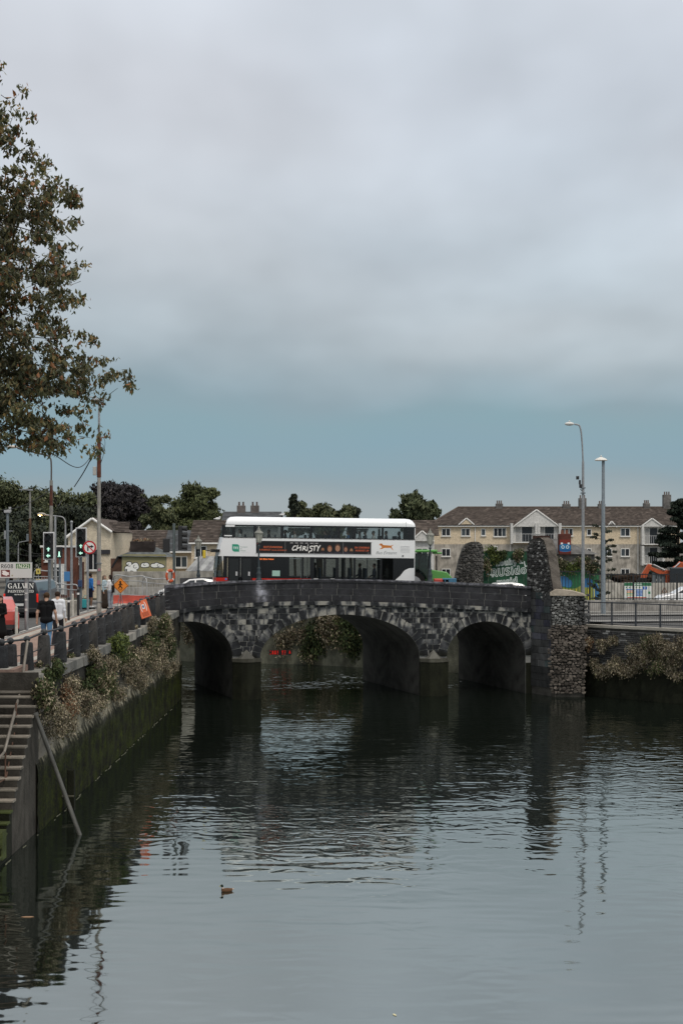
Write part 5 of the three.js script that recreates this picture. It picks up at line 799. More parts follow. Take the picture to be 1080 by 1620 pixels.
// ---------------------------------------------------------------- the double-decker bus
const bus = thing('double_decker_bus', 'white and red double-decker bus crossing the stone bridge', 'bus');
{
  const L = 10.75, Wd = 2.5, X = (px) => (px - 340) / 312 * L;
  bus.position.set(PX(340.5, 76.6), PY(816, 76.6) - 4.3, -76.6); bus.rotation.set(0, 0.05, -0.0125);
  const white = M([0.78, 0.78, 0.78], 0.35, { cc: 0.6 }), roofW = M([0.82, 0.83, 0.84], 0.4, { cc: 0.4 }), black = M([0.010, 0.010, 0.011], 0.25, { cc: 0.4 }), red = M([0.50, 0.022, 0.012], 0.35, { cc: 0.6 }), rub = M([0.02, 0.02, 0.02], 0.8), inner = M([0.34, 0.34, 0.345], 0.8);
  const glass = M([0.78, 0.81, 0.81], 0.03, { tr: 1 }), glassT = M([0.40, 0.60, 0.58], 0.03, { tr: 1 }), glassD = M([0.35, 0.37, 0.37], 0.03, { tr: 1 });
  const fx = (y) => (y > 3.82 ? lerp(0.48, 0.66, (y - 3.82) / 0.48) : y > 3.15 ? lerp(0.34, 0.48, (y - 3.15) / 0.67) : y > 2.13 ? lerp(0.1, 0.34, (y - 2.13) / 1.02) : y > 1 ? lerp(0.0, 0.1, (y - 1) / 1.13) : lerp(0.08, 0, y));
  const side = (pts, z, th, near) => { const g = prism(pts, th); return g.translate(0, 0, near ? z - th : z); };
  const rect = (x0, x1, y0, y1) => [[x0, y0], [x1, y0], [x1, y1], [x0, y1]], front = (x1, y0, y1) => { const p = [[x1, y0], [x1, y1]]; for (let i = 6; i >= 0; i--) { const y = lerp(y0, y1, i / 6); p.push([fx(y) + 0.03, y]); } return p; };
  // sides: skirt, lower window band, middle panel, upper window band
  for (const near of [true, false]) {
    const z = near ? 0 : -Wd, sd = (pts, m, n = 'side_panel', th = 0.05, par = bus) => obj(n, side(pts, z, th, near), m, par);
    sd([[0.07, 0.28], [1.0, 0.28], [1.0, 0.98], [0.03, 0.98]], red, 'front_skirt'); sd(rect(1.0, 1.9, 0.3, 0.98), black, 'door_skirt'); sd(rect(1.9, X(490), 0.28, 0.98), red, 'red_skirt'); sd(rect(X(490), L, 0.28, 0.93), white, 'white_skirt');
    sd(front(L - 0.02, 2.14, 3.14), white, 'middle_panel');
    sd([[fx(3.82) + 0.02, 3.80], [L, 3.80], [L, 3.86], [fx(3.86) + 0.02, 3.86]], black, 'cornice_strip'); sd(rect(fx(3.14) + 0.03, L, 3.1, 3.18), black, 'upper_waist_strip');
    // upper deck windows
    const ups = [[354, 366], [368.5, 398.5], [402.5, 441.5], [445.5, 487], [490.5, 530.5], [534, 554.5], [559, 599], [602.5, 640]]; let last = X(349);
    for (const [a, b2] of ups) { sd(rect(last, X(a), 3.17, 3.82), black, 'window_pillar'); const g = sd(rect(X(a), X(b2), 3.17, 3.82), glass, 'upper_window', 0.012); last = X(b2); }
    sd(rect(last, L - 0.03, 3.15, 3.82), black, 'window_pillar');
    // lower deck
    if (near) {
      const los = [[398, 455, 0], [455, 474.5, 1], [477.5, 487.5, 1], [494, 508.5, 2], [512.5, 527.5, 2], [532.5, 541.5, 1], [543, 555.5, 1], [559, 577, 1], [578, 597.5, 1], [600.5, 618, 3]]; let l2 = X(352);
      const doors = [[360, 377.5], [380.5, 397]]; sd(rect(X(352), X(358), 0.98, 2.13), black, 'window_pillar'); for (const [a, b2] of doors) { const d = sd(rect(X(a) - 0.03, X(b2) + 0.03, 0.3, 2.08), black, 'door', 0.03); obj('door_glass', side(rect(X(a) + 0.06, X(b2) - 0.06, 0.5, 2.0), 0.012, 0.01, true), M([0.03, 0.033, 0.035], 0.05), d); obj('door_handle', box(0.1, 0.22, 0.03, X(b2) - 0.16, 1.2, 0.03), M([0.5, 0.5, 0.5], 0.4), d); }
      sd(rect(X(352), X(398), 2.05, 2.14), black, 'window_pillar'); l2 = X(398);
      for (const [a, b2, k] of los) { if (X(a) > l2 + 0.01) sd(rect(l2, X(a), 0.96, 2.13), black, 'window_pillar'); if (k === 0) sd(rect(X(a), X(b2), 0.96, 2.13), black, 'blank_panel'); else if (k === 2) { const d = sd([...rect(X(a) - 0.04, X(b2) + 0.04, 0.3, 2.1)].slice(0, 2).concat([[X(b2) + 0.04, 1.0], [X(a) - 0.04, 1.0]]), black, 'door', 0.03); obj('door_glass', side(rect(X(a), X(b2), 1.0, 2.05), -0.015, 0.012, true), glass, d); sd(rect(X(a) - 0.04, X(b2) + 0.04, 2.05, 2.13), black, 'window_pillar'); } else sd(rect(X(a), X(b2), 0.96, 2.13), k === 3 ? glassD : glass, 'lower_window', 0.012); l2 = X(b2); }
      sd([[l2, 0.93], [X(620), 0.93], [X(629), 1.2], [X(636), 1.5], [X(643), 1.62], [L - 0.03, 1.64], [L - 0.03, 2.13], [l2, 2.13]], black, 'blank_panel'); sd([[X(620), 0.90], [L, 0.90], [L, 1.62], [X(643), 1.6], [X(636), 1.48], [X(629), 1.18]], white, 'rear_corner_panel');
    } else { let l2 = 0.4; for (const [a, b2] of [[356, 395], [400, 440], [445, 490], [495, 540], [545, 598]]) { sd(rect(l2, X(a), 0.96, 2.13), black, 'window_pillar'); sd(rect(X(a), X(b2), 0.96, 2.13), glass, 'lower_window', 0.012); l2 = X(b2); } sd(rect(l2, L, 0.93, 2.13), black, 'blank_panel'); }
  }
  // windscreens and front panels
  const fr = (y0, y1, m, n, off = 0) => { const q = [], K = 5; for (let i = 0; i < K; i++) { const a = lerp(y0, y1, i / K), b2 = lerp(y0, y1, (i + 1) / K); const bow = [0, 0.16, 0.22, 0.24, 0.22, 0.16, 0]; for (let j = 0; j < 6; j++) { const za = -Wd * j / 6, zb = -Wd * (j + 1) / 6; q.push([[fx(a) - bow[j] - off + 0.04, a, za], [fx(a) - bow[j + 1] - off + 0.04, a, zb], [fx(b2) - bow[j + 1] - off + 0.04, b2, zb], [fx(b2) - bow[j] - off + 0.04, b2, za]]); } } return obj(n, quads(q), m, bus); };
  fr(0.28, 0.98, red, 'front_bumper'); fr(0.98, 2.13, glassD, 'lower_windscreen'); fr(2.13, 2.5, black, 'destination_panel'); fr(2.5, 3.15, white, 'front_panel'); fr(3.15, 3.82, glassT, 'upper_windscreen'); obj('front_pillar', side([[0.03, 0.98], [X(352), 0.98], [X(352), 1.2], [0.33, 2.13], [0.12, 2.13]], 0.004, 0.05, true), glassD, bus);
  obj('headlight', box(0.03, 0.2, 0.35, 0.0, 0.72, -0.25), M([0.7, 0.7, 0.68], 0.2), bus);
  obj('mirror_arm', [rod([0.1, 2.35, 0.02], [-0.55, 2.45, 0.22], 0.03), box(0.5, 0.16, 0.06, -0.02, 2.42, 0.08)], black, bus); obj('yellow_mirror', cham(0.16, 0.42, 0.2, -0.6, 2.22, 0.24, 0.03), M([0.62, 0.45, 0.04], 0.5), bus);
  // rear
  obj('rear_panel', box(0.05, 3.5, Wd - 0.02, L - 0.02, 2.05, -Wd / 2), white, bus); obj('rear_window', box(0.02, 0.55, Wd - 0.5, L + 0.01, 3.5, -Wd / 2), black, bus);
  { // roof with rolled edges
    const sec = [[0.02, 3.84], [0.03, 3.98], [-0.03, 4.12], [-0.16, 4.22], [-0.4, 4.28], [-1.25, 4.30], [-2.1, 4.28], [-2.34, 4.22], [-2.47, 4.12], [-2.53, 3.98], [-2.52, 3.84]], xs = [[0.50, 0.0], [0.58, 0.72], [0.75, 0.95], [1.1, 1], [10.2, 1], [10.45, 0.95], [10.62, 0.78], [10.74, 0.45], [10.77, 0.0]], q = [];
    const P = (i, j) => [xs[i][0], 3.84 + (sec[j][1] - 3.84) * xs[i][1], -1.25 + (sec[j][0] + 1.25) * (0.97 + 0.03 * xs[i][1])];
    const g = new THREE.BufferGeometry(), p = [], ix = []; for (let i = 0; i < xs.length; i++) for (let j = 0; j < sec.length; j++) p.push(...P(i, j)); for (let i = 0; i + 1 < xs.length; i++) for (let j = 0; j + 1 < sec.length; j++) { const a = i * sec.length + j, b2 = a + 1, c = a + sec.length, d = c + 1; ix.push(a, c, d, a, d, b2); } g.setAttribute('position', new THREE.Float32BufferAttribute(p, 3)); g.setIndex(ix); g.computeVertexNormals(); const rf = obj('roof', g, roofW, bus); obj('roof_seam', [box(0.012, 0.004, 1.6, 10.18, 4.301, -1.25), box(0.02, 0.25, 0.01, 10.25, 3.98, 0.025)], M([0.4, 0.4, 0.41], 0.6), rf);
  }
  // inside: decks, ceiling, stairs well, poles, seats
  obj('lower_floor', box(L - 0.3, 0.05, Wd - 0.14, L / 2, 0.34, -Wd / 2), inner, bus); obj('upper_floor', box(L - 0.6, 0.12, Wd - 0.14, L / 2 + 0.15, 2.22, -Wd / 2), inner, bus); obj('stair_box', box(1.3, 1.75, 0.8, 3.1, 1.25, -2.0), inner, bus); obj('driver_bulkhead', box(0.06, 1.8, 1.2, 1.6, 1.25, -1.8), black, bus);
  const seat = ready([cham(0.42, 0.1, 0.42, 0, 0.42, 0, 0.03), cham(0.1, 0.62, 0.42, 0.2, 0.75, 0, 0.03)]), seatM = M([0.035, 0.045, 0.06], 0.9);
  for (let i = 0; i < 11; i++) for (const z of [-0.4, -0.85, -1.68, -2.12]) { const s = obj('seat', seat, seatM, bus); s.position.set(1.35 + i * 0.82, 2.28, z); if (i > 4 && i < 11) { const s2 = obj('seat', seat, seatM, bus); s2.position.set(1.35 + i * 0.82, 0.5, z); } }
  for (const x of [4.6, 4.95, 6.55, 7.25, 8.2]) obj('grab_pole', rod([x, 0.36, -0.55], [x, 2.15, -0.55], 0.018), M([0.55, 0.56, 0.56], 0.4), bus);
  for (const [x0, x1, y] of [[X(446), X(474), 2.05], [X(446), X(487), 3.72], [X(560), X(598), 3.72], [X(559), X(597), 2.06]]) obj('window_rail', box(x1 - x0, 0.03, 0.03, (x0 + x1) / 2, y, -0.04), M([0.5, 0.52, 0.53], 0.5), bus);
  obj('window_sticker', [box(0.5, 0.1, 0.006, X(362), 3.77, 0.005), box(0.42, 0.06, 0.006, X(359), 3.24, 0.005)], white, bus); obj('notice', [box(0.42, 0.30, 0.008, X(434.5), 1.24, 0.006)], M([0.36, 0.55, 0.47], 0.5), bus);
  // wheels
  const tyre = ready([new THREE.TorusGeometry(0.38, 0.13, 8, 20)]), rim = ready([new THREE.CylinderGeometry(0.3, 0.3, 0.16, 16).rotateX(Math.PI / 2)]);
  for (const [x, z] of [[2.6, -0.12], [2.6, -2.38], [8.2, -0.12], [8.2, -2.38]]) { const w = new THREE.Group(); w.name = 'wheel'; w.position.set(x, 0.5, z); bus.add(w); obj('tyre', tyre, rub, w); obj('rim', rim, M([0.5, 0.5, 0.5], 0.4, { metal: 0.6 }), w); }
  // advertisement, lettering and emblems
  const adX0 = X(402.8), adX1 = X(583), adY0 = 2.32, adY1 = 2.98, adW = adX1 - adX0, adH = adY1 - adY0;
  obj('advert_frame', [box(adW + 0.08, 0.03, 0.02, (adX0 + adX1) / 2, adY0 - 0.015, 0.008), box(adW + 0.08, 0.03, 0.02, (adX0 + adX1) / 2, adY1 + 0.015, 0.008)], M([0.5, 0.5, 0.5], 0.4), bus);
  obj('advert_poster', sheet(adW, adH, (adX0 + adX1) / 2, (adY0 + adY1) / 2, 0.006), canvasMat(1800, 192, (c, w, h) => {
    c.fillStyle = '#141112'; c.fillRect(0, 0, w, h); for (let i = 0; i < 90; i++) { c.fillStyle = `rgba(200,210,220,${0.05 + (i % 5) * 0.03})`; c.fillRect((i * 389) % w, (i * 71) % h, 3, 3); }
    c.textAlign = 'center'; c.fillStyle = '#d0663a'; c.font = 'bold 20px sans-serif'; c.fillText('★ ★ ★ ★ ★', 262, 62); c.font = 'bold 42px sans-serif'; c.fillText('OUTSTANDING', 262, 110); c.font = 'bold 36px sans-serif'; c.fillText('A PERFECT', 140, 152); c.font = 'bold 25px sans-serif'; c.fillText('MOVIE EXPERIENCE', 360, 152); c.fillStyle = '#a8384a'; c.fillRect(18, 24, 26, 22);
    c.fillStyle = '#cfcbc8'; c.font = 'bold 13px sans-serif'; for (let i = 0; i < 7; i++) c.fillText('·  ·  ·', 560 + i * 76, 34); for (let i = 0; i < 6; i++) c.fillRect(530 + i * 78, 22, 48, 7);
    c.strokeStyle = '#ece8e2'; c.lineWidth = 15; c.lineCap = 'round'; c.lineJoin = 'round'; const S = (...p) => { c.beginPath(); c.moveTo(p[0], p[1]); for (let i = 2; i < p.length; i += 2) c.lineTo(p[i], p[i + 1]); c.stroke(); };
    S(620, 72, 590, 76, 566, 118, 575, 142, 622, 128); S(650, 62, 630, 140); S(640, 112, 690, 92); S(704, 66, 690, 142); S(726, 140, 738, 80, 772, 84, 762, 106, 734, 112); S(744, 112, 786, 144); S(806, 84, 800, 140); S(808, 58, 809, 56); S(876, 70, 842, 78, 846, 102, 876, 114, 866, 146, 826, 156, 828, 178); S(884, 78, 948, 64); S(918, 72, 908, 140); S(948, 62, 972, 96); S(1000, 60, 968, 112, 962, 146);
    const faceAt = (x, y, s, skin, hair, dark) => { c.fillStyle = hair; c.beginPath(); c.ellipse(x, y - 10 * s, 33 * s, 44 * s, 0, 0, 7); c.fill(); c.fillStyle = skin; c.beginPath(); c.ellipse(x, y, 25 * s, 34 * s, 0, 0, 7); c.fill(); c.fillStyle = 'rgba(60,25,15,.55)'; c.fillRect(x - 15 * s, y - 8 * s, 10 * s, 5 * s); c.fillRect(x + 5 * s, y - 8 * s, 10 * s, 5 * s); c.fillRect(x - 8 * s, y + 15 * s, 16 * s, 4 * s); if (dark) { c.fillStyle = '#2a1712'; c.beginPath(); c.ellipse(x, y + 24 * s, 20 * s, 14 * s, 0, 0, 7); c.fill(); } c.fillStyle = '#2a2530'; c.fillRect(x - 40 * s, y + 38 * s, 80 * s, 80); };
    faceAt(1042, 126, 0.9, '#96694a', '#241610', true); faceAt(1150, 118, 1.15, '#a87b60', '#7d4a30', false); faceAt(1275, 104, 1.4, '#a87c62', '#4a3328', false); faceAt(1402, 120, 1.0, '#9a6f58', '#46201a', false); faceAt(1490, 132, 0.9, '#9c7050', '#2a1914', true);
    c.fillStyle = '#cf5f38'; c.font = 'bold 40px sans-serif'; c.fillText('IN CINEMAS', 1658, 100); c.fillText('AUGUST 29', 1658, 146); c.fillStyle = '#777'; c.fillRect(1740, 168, 34, 8); c.fillStyle = '#8f8a88'; for (const x of [452, 900, 1358]) c.fillRect(x, 0, 4, h);
  }, 0.4), bus);
  obj('transport_emblem', sheet(1.0, 0.44, X(379.5), 2.58, 0.006), canvasMat(400, 176, (c, w, h) => { c.fillStyle = '#e2e2e2'; c.fillRect(0, 0, w, h); c.fillStyle = '#2f9478'; c.beginPath(); c.moveTo(6, 6); c.lineTo(110, 6); c.quadraticCurveTo(160, 10, 160, 60); c.lineTo(160, 168); c.lineTo(60, 168); c.quadraticCurveTo(8, 160, 6, 110); c.fill(); c.fillStyle = '#f2f4f2'; c.font = 'bold 72px sans-serif'; c.textAlign = 'center'; c.fillText('TFI', 84, 112); c.textAlign = 'left'; c.fillStyle = '#8fa39c'; c.font = 'bold 34px sans-serif'; c.fillText('Transport', 178, 76); c.fillText('for', 178, 116); c.fillText('Ireland', 178, 156); }, 0.4), bus);
  obj('operator_lettering', sheet(1.55, 0.8, X(606.5), 2.6, 0.006), canvasMat(512, 264, (c, w, h) => {
    c.fillStyle = '#e2e2e2'; c.fillRect(0, 0, w, h); c.fillStyle = '#c2752f'; c.beginPath(); const dog = [[132, 46], [146, 30], [160, 24], [186, 30], [192, 44], [206, 54], [300, 58], [340, 62], [392, 46], [362, 72], [352, 84], [372, 118], [386, 146], [372, 140], [352, 116], [332, 100], [290, 104], [236, 104], [210, 108], [190, 122], [160, 126], [134, 124], [160, 112], [182, 96], [172, 76], [158, 62], [138, 60]]; c.moveTo(...dog[0]); for (const p of dog.slice(1)) c.lineTo(...p); c.closePath(); c.fill(); c.beginPath(); c.ellipse(176, 44, 9, 16, 0.5, 0, 7); c.fillStyle = '#9d5a22'; c.fill();
    c.fillStyle = '#4a5054'; c.font = 'italic 70px sans-serif'; c.textAlign = 'center'; c.setTransform(1, 0, -0.14, 1, 30, 0); c.fillText('Bus Éireann', w / 2, 218);
  }, 0.4), bus);
  obj('air_vent', [0, 1, 2, 3, 4].map((i) => box(0.5, 0.012, 0.012, X(636.5), 2.48 + i * 0.075, 0.006)), M([0.45, 0.45, 0.45], 0.5), bus); obj('fuel_cap', new THREE.CylinderGeometry(0.05, 0.05, 0.02, 12).rotateX(Math.PI / 2).translate(X(633), 2.26, 0.01), M([0.12, 0.12, 0.12], 0.5), bus);
  obj('destination_display_sign', sheet(0.95, 0.14, X(421), 2.0, 0.006), (() => { const m = canvasMat(256, 40, (c, w, h) => { c.fillStyle = '#050403'; c.fillRect(0, 0, w, h); c.fillStyle = '#ff8038'; c.font = 'bold 30px sans-serif'; c.fillText('221 Bliss Tobar', 6, 31); }, 0.4); m.emissiveMap = m.map; m.emissive.set(0xffffff); m.emissiveIntensity = 0.7; return m; })(), bus);
  obj('wheelchair_emblem', box(0.1, 0.1, 0.006, X(356.5), 0.9, 0.006), M([0.05, 0.2, 0.5], 0.5), bus); obj('red_reflector', [560, 584, 536].map((p) => box(0.42, 0.07, 0.008, X(p), 0.9, 0.006)), red, bus); obj('skirt_hatch', [497, 523].map((p) => box(0.24, 0.1, 0.008, X(p), 0.94, 0.007)), M([0.6, 0.6, 0.58], 0.5), bus);
  // people on board: seated, top and lower deck
  const seatJ = { knL: [0.1, 0.9, 0.4], knR: [-0.1, 0.9, 0.4], anL: [0.1, 0.48, 0.42], anR: [-0.1, 0.48, 0.42], elL: [0.25, 1.17, 0.06], elR: [-0.25, 1.17, 0.06], wrL: [0.12, 1.05, 0.26], wrR: [-0.12, 1.05, 0.26] };
  const kinds = [{ top: [0.5, 0.5, 0.5], leg: [0.04, 0.05, 0.09], longHair: true, hair: [0.02, 0.015, 0.012] }, { top: [0.03, 0.035, 0.05], leg: [0.03, 0.03, 0.04] }, { top: [0.05, 0.13, 0.26], leg: [0.03, 0.03, 0.04] }, { top: [0.6, 0.58, 0.55], leg: [0.05, 0.05, 0.06], hair: [0.25, 0.23, 0.2] }].map((k) => ready(figure({ ...k, seated: true, cell: 0.03, J: seatJ })));
  bus.updateMatrixWorld(true);
  const sit = [[378, 1, 0, 0, 'passenger with long dark hair in a grey top beside the front upper window'], [423, 1, 1, 1, 'passenger in dark clothes in the second upper window behind the lamp'], [464, 1, 3, 0, 'passenger in a pale top in the middle of the upper deck'], [449, 1, 1, 1, null], [512, 1, 1, 0, null], [520, 1, 2, 2, null], [548, 1, 2, 0, 'passenger in a bright blue top in the narrow upper window'], [567, 1, 3, 1, null], [575, 1, 1, 0, null], [588, 1, 3, 0, 'grey-haired passenger in a pale top near the rear of the upper deck'], [608, 1, 1, 0, null], [632, 1, 1, 2, null], [568, 0, 1, 1, null], [590, 0, 1, 0, 'passenger in dark clothes on the lower deck near the back'], [610, 0, 3, 0, 'passenger in a pale top in the last lower window'], [497, 0, 1, 2, null]];
  for (const [px, up, k, row, lab] of sit) { const p = obj('passenger', kinds[k], mBody); const v = V(X(px), (up ? 2.28 : 0.5) - 0.42, [-0.42, -0.88, -1.7][row]).applyMatrix4(bus.matrixWorld); p.position.copy(v); p.rotation.y = -Math.PI / 2 + 0.05; tag(p, lab ?? 'dim figure of a bus passenger behind the tinted glass', 'person', 'passengers in the bus'); }
}
// ---------------------------------------------------------------- lamps and signals on and around the bridge
const mIronG = M([0.030, 0.042, 0.048], 0.5), mGalv = M([0.36, 0.37, 0.38], 0.5, { metal: 0.3, map: 'grain' }), mGalvD = M([0.20, 0.23, 0.25], 0.55, { metal: 0.2, map: 'grain' }), mLampGlass = M([0.62, 0.62, 0.55], 0.25, { tr: 0.55 });
function heritage(label, pos, h) { // cast-iron column with a tapering six-pane lantern
  const t = thing('heritage_lamp', label, 'lamp post', pos), k = h / 2.8, s = (a) => a.map(([r, y]) => [r, y * k]);
  obj('base', lathe(s([[0, 0], [0.17, 0], [0.17, 0.08], [0.12, 0.12], [0.11, 0.32], [0.14, 0.36], [0.10, 0.42], [0.075, 0.6], [0.10, 0.64], [0.06, 0.70]]), 8), mIronG, t);
  obj('column', lathe(s([[0.055, 0.66], [0.045, 1.2], [0.04, 1.72], [0.07, 1.75], [0.07, 1.8], [0.03, 1.83], [0.03, 1.9], [0.1, 1.95]]), 10), mIronG, t);
  const lan = obj('lantern_frame', (() => { const g = [lathe(s([[0.105, 1.94], [0.125, 1.98]]), 6)]; for (let i = 0; i < 6; i++) { const a = i * Math.PI / 3; g.push(rod([Math.cos(a) * 0.115, 1.97 * k, Math.sin(a) * 0.115], [Math.cos(a) * 0.205, 2.42 * k, Math.sin(a) * 0.205], 0.012, 0.012, 4)); } g.push(lathe(s([[0.215, 2.42], [0.235, 2.45], [0.18, 2.52], [0.10, 2.58], [0.085, 2.62], [0.10, 2.64], [0.045, 2.68], [0.02, 2.8], [0, 2.82]]), 12)); return g; })(), M([0.24, 0.24, 0.21], 0.6, { map: 'grain' }), t);
  for (let i = 0; i < 6; i++) { const a = i * Math.PI / 3, b = (i + 1) * Math.PI / 3, r0 = 0.11, r1 = 0.2; obj('pane', quads([[[Math.cos(a) * r0, 1.98 * k, Math.sin(a) * r0], [Math.cos(b) * r0, 1.98 * k, Math.sin(b) * r0], [Math.cos(b) * r1, 2.41 * k, Math.sin(b) * r1], [Math.cos(a) * r1, 2.41 * k, Math.sin(a) * r1]]]), mLampGlass, lan); }
}
{ const [u1] = onFace(409.5, 917, -0.25), [u2] = onFace(680, 918, -0.25), a = bw(u1, topY(u1), -0.25), b = bw(u2, topY(u2), -0.25);
  heritage('old street lamp on the parapet in front of the bus', [a.x, a.y - 0.03, a.z], 2.85); heritage('old street lamp on the parapet in front of the green tractor', [b.x, b.y - 0.03, b.z], 2.85);
  heritage('old street lamp behind the bridge ahead of the bus front', [PX(314, 86), PY(919, 86), -86], 2.75); }
function trafficHead(t, x, y, z, o = {}) { // tall signal with white-edged backing board, three hoods and lit green arrows
  const w = o.w ?? 0.44, h = o.h ?? 1.22; const b = obj('signal_head', [cham(w, h, 0.16, x, y, z, 0.03)], M([0.012, 0.012, 0.013], 0.6), t);
  obj('backing_board', [box(w + 0.1, h + 0.1, 0.02, x, y, z - 0.02)], M([0.72, 0.72, 0.72], 0.6), b);
  const n = o.n ?? 4; for (let i = 0; i < n; i++) { const cy = y + h / 2 - h * (i + 0.55) / n; obj('lens', new THREE.CylinderGeometry(0.1, 0.1, 0.02, 14).rotateX(Math.PI / 2).translate(x, cy, z + 0.09), M([0.02, 0.025, 0.022], 0.2), b); const hood = new THREE.CylinderGeometry(0.125, 0.125, 0.2, 14, 1, true, Math.PI / 2, Math.PI).rotateX(Math.PI / 2); obj('hood', hood.rotateZ(Math.PI / 2 * 0).translate(x, cy, z + 0.18), M([0.035, 0.037, 0.04], 0.5), b);
    if ((o.lit ?? [2, 3]).includes(i)) { const up = i === (o.lit ?? [2, 3])[0]; const s = new THREE.Shape((up ? [[-0.03, -0.09], [0.03, -0.09], [0.03, 0], [0.09, 0], [0, 0.1], [-0.09, 0], [-0.03, 0]] : [[0.09, -0.03], [0.09, 0.03], [0, 0.03], [0, 0.09], [-0.1, 0], [0, -0.09], [0, -0.03]]).map((p) => new THREE.Vector2(...p))); obj('lit_arrow_signal', new THREE.ExtrudeGeometry(s, { depth: 0.01, bevelEnabled: false }).translate(x, cy, z + 0.1), M(0xc8ffe8, 0.4, { em: 0xc4ffe6, ei: 0.9 }), b); } }
}
{ // signals west of the bridge
  let D = 66, t = thing('traffic_light', 'white-edged traffic light with green arrows lit beside the road sign', 'traffic light', [PX(78, D), gy(D), -D]);
  obj('pole', rod([0, 0, -0.1], [0, PY(842, D) - gy(D), -0.1], 0.07), mGalvD, t); trafficHead(t, 0, PY(863.5, D) - gy(D), 0.05, { h: 1.18, w: 0.42 });
  D = 70; t = thing('traffic_light', 'white-edged traffic light with green arrows lit next to the no-right-turn sign', 'traffic light', [PX(127.5, D), gy(D), -D]); obj('pole', rod([0, 0, -0.1], [0, PY(835, D) - gy(D), -0.1], 0.075), mGalvD, t); trafficHead(t, 0.05, PY(858, D) - gy(D), 0.05, { h: 1.36, w: 0.44 }); obj('push_button_box', cham(0.2, 0.34, 0.16, 0, PY(923, D) - gy(D), 0.06, 0.02), M([0.03, 0.06, 0.14], 0.5), t);
  D = 76; t = thing('pedestrian_signal', 'small black pedestrian signal with a green walking figure', 'traffic light', [PX(94.5, D), gy(D), -D]); obj('pole', rod([0, 0, -0.1], [0, PY(868, D) - gy(D), -0.1], 0.06), mGalvD, t); obj('signal_head', cham(0.3, 0.6, 0.16, 0, PY(874, D) - gy(D), 0, 0.03), M([0.012, 0.012, 0.013], 0.6), t); obj('walking_figure_light', [ball(0.035, 0, PY(874.5, D) - gy(D) + 0.03, 0.09), rod([0, PY(876, D) - gy(D) + 0.04, 0.09], [0, PY(878, D) - gy(D), 0.09], 0.035), rod([0, PY(878, D) - gy(D), 0.09], [0.06, PY(881, D) - gy(D), 0.09], 0.02), rod([0, PY(878, D) - gy(D), 0.09], [-0.06, PY(881, D) - gy(D), 0.09], 0.02)], M(0xc8ffe8, 0.4, { em: 0xc4ffe6, ei: 0.9 }), t);
  D = 76.5; t = thing('traffic_light', 'traffic light seen from behind beside the life ring at the bridge end', 'traffic light', [PX(275.5, D), 4.75, -D]); obj('pole', rod([0, 0, 0], [0, PY(828, D) - 4.75, 0], 0.075), M([0.13, 0.16, 0.16], 0.6, { map: 'streak' }), t);
  obj('rear_head', cham(0.36, 0.75, 0.2, -0.42, PY(863, D) - 4.75, -0.1, 0.03), M([0.02, 0.02, 0.021], 0.6), t); const hd = obj('side_head', cham(0.2, 1.3, 0.4, 0.34, PY(851, D) - 4.75, 0, 0.03), M([0.02, 0.02, 0.021], 0.6), t); for (let i = 0; i < 4; i++) obj('hood', new THREE.CylinderGeometry(0.14, 0.11, 0.28, 12, 1, true).rotateZ(-Math.PI / 2).translate(0.57, PY(836 + i * 10, D) - 4.75, 0), M([0.025, 0.026, 0.027], 0.6), hd); obj('bracket', [rod([0, PY(846, D) - 4.75, 0], [0.34, PY(846, D) - 4.75, 0], 0.025), rod([0, PY(860, D) - 4.75, 0], [-0.42, PY(860, D) - 4.75, -0.1], 0.025)], mGalvD, t);
  t = thing('life_ring', 'orange life ring hanging by the traffic light at the bridge end', 'life ring', [PX(269.5, 75.5), PY(911, 75.5), -75.5], 0.5); obj('ring', new THREE.TorusGeometry(0.29, 0.085, 8, 22).scale(0.72, 1, 1), M([0.62, 0.10, 0.03], 0.6, { map: 'grain' }), t); obj('white_band', [0.7, 2.3, 3.9, 5.4].map((a) => new THREE.TorusGeometry(0.29, 0.089, 8, 3, 0.28).rotateZ(a).scale(0.72, 1, 1)), M([0.6, 0.57, 0.52], 0.7), t); obj('holder', [box(0.04, 1.9, 0.05, 0.12, -0.75, -0.1)], mGalvD, t);
}
function roundSign(label, px, py, D, rad, draw) { const t = thing('road_sign', label, 'sign', [PX(px, D), PY(py, D), -D]); obj('sign_plate', new THREE.CylinderGeometry(rad, rad, 0.03, 28).rotateX(Math.PI / 2), M([0.3, 0.3, 0.3], 0.6), t); obj('printed_face', ready(new THREE.CircleGeometry(rad * 0.99, 28).translate(0, 0, 0.018), true), canvasMat(256, 256, draw, 0.5), t); return t; }
{
  const t = roundSign('round no-right-turn sign with a red bar on a grey pole', 142, 866, 69.5, 0.33, (c) => { c.fillStyle = '#b8262c'; c.fillRect(0, 0, 256, 256); c.fillStyle = '#e3e1dc'; c.beginPath(); c.arc(128, 128, 98, 0, 7); c.fill(); c.strokeStyle = '#17181a'; c.lineWidth = 26; c.beginPath(); c.moveTo(98, 196); c.lineTo(98, 112); c.lineTo(168, 112); c.stroke(); c.fillStyle = '#17181a'; c.beginPath(); c.moveTo(160, 76); c.lineTo(212, 112); c.lineTo(160, 148); c.fill(); c.strokeStyle = '#b8262c'; c.lineWidth = 22; c.beginPath(); c.moveTo(58, 58); c.lineTo(198, 198); c.stroke(); });
  const y0 = gy(69.5) - PY(866, 69.5); obj('pole', rod([-0.1, y0, -0.06], [-0.1, 0.36, -0.06], 0.055), mGalv, t);
}
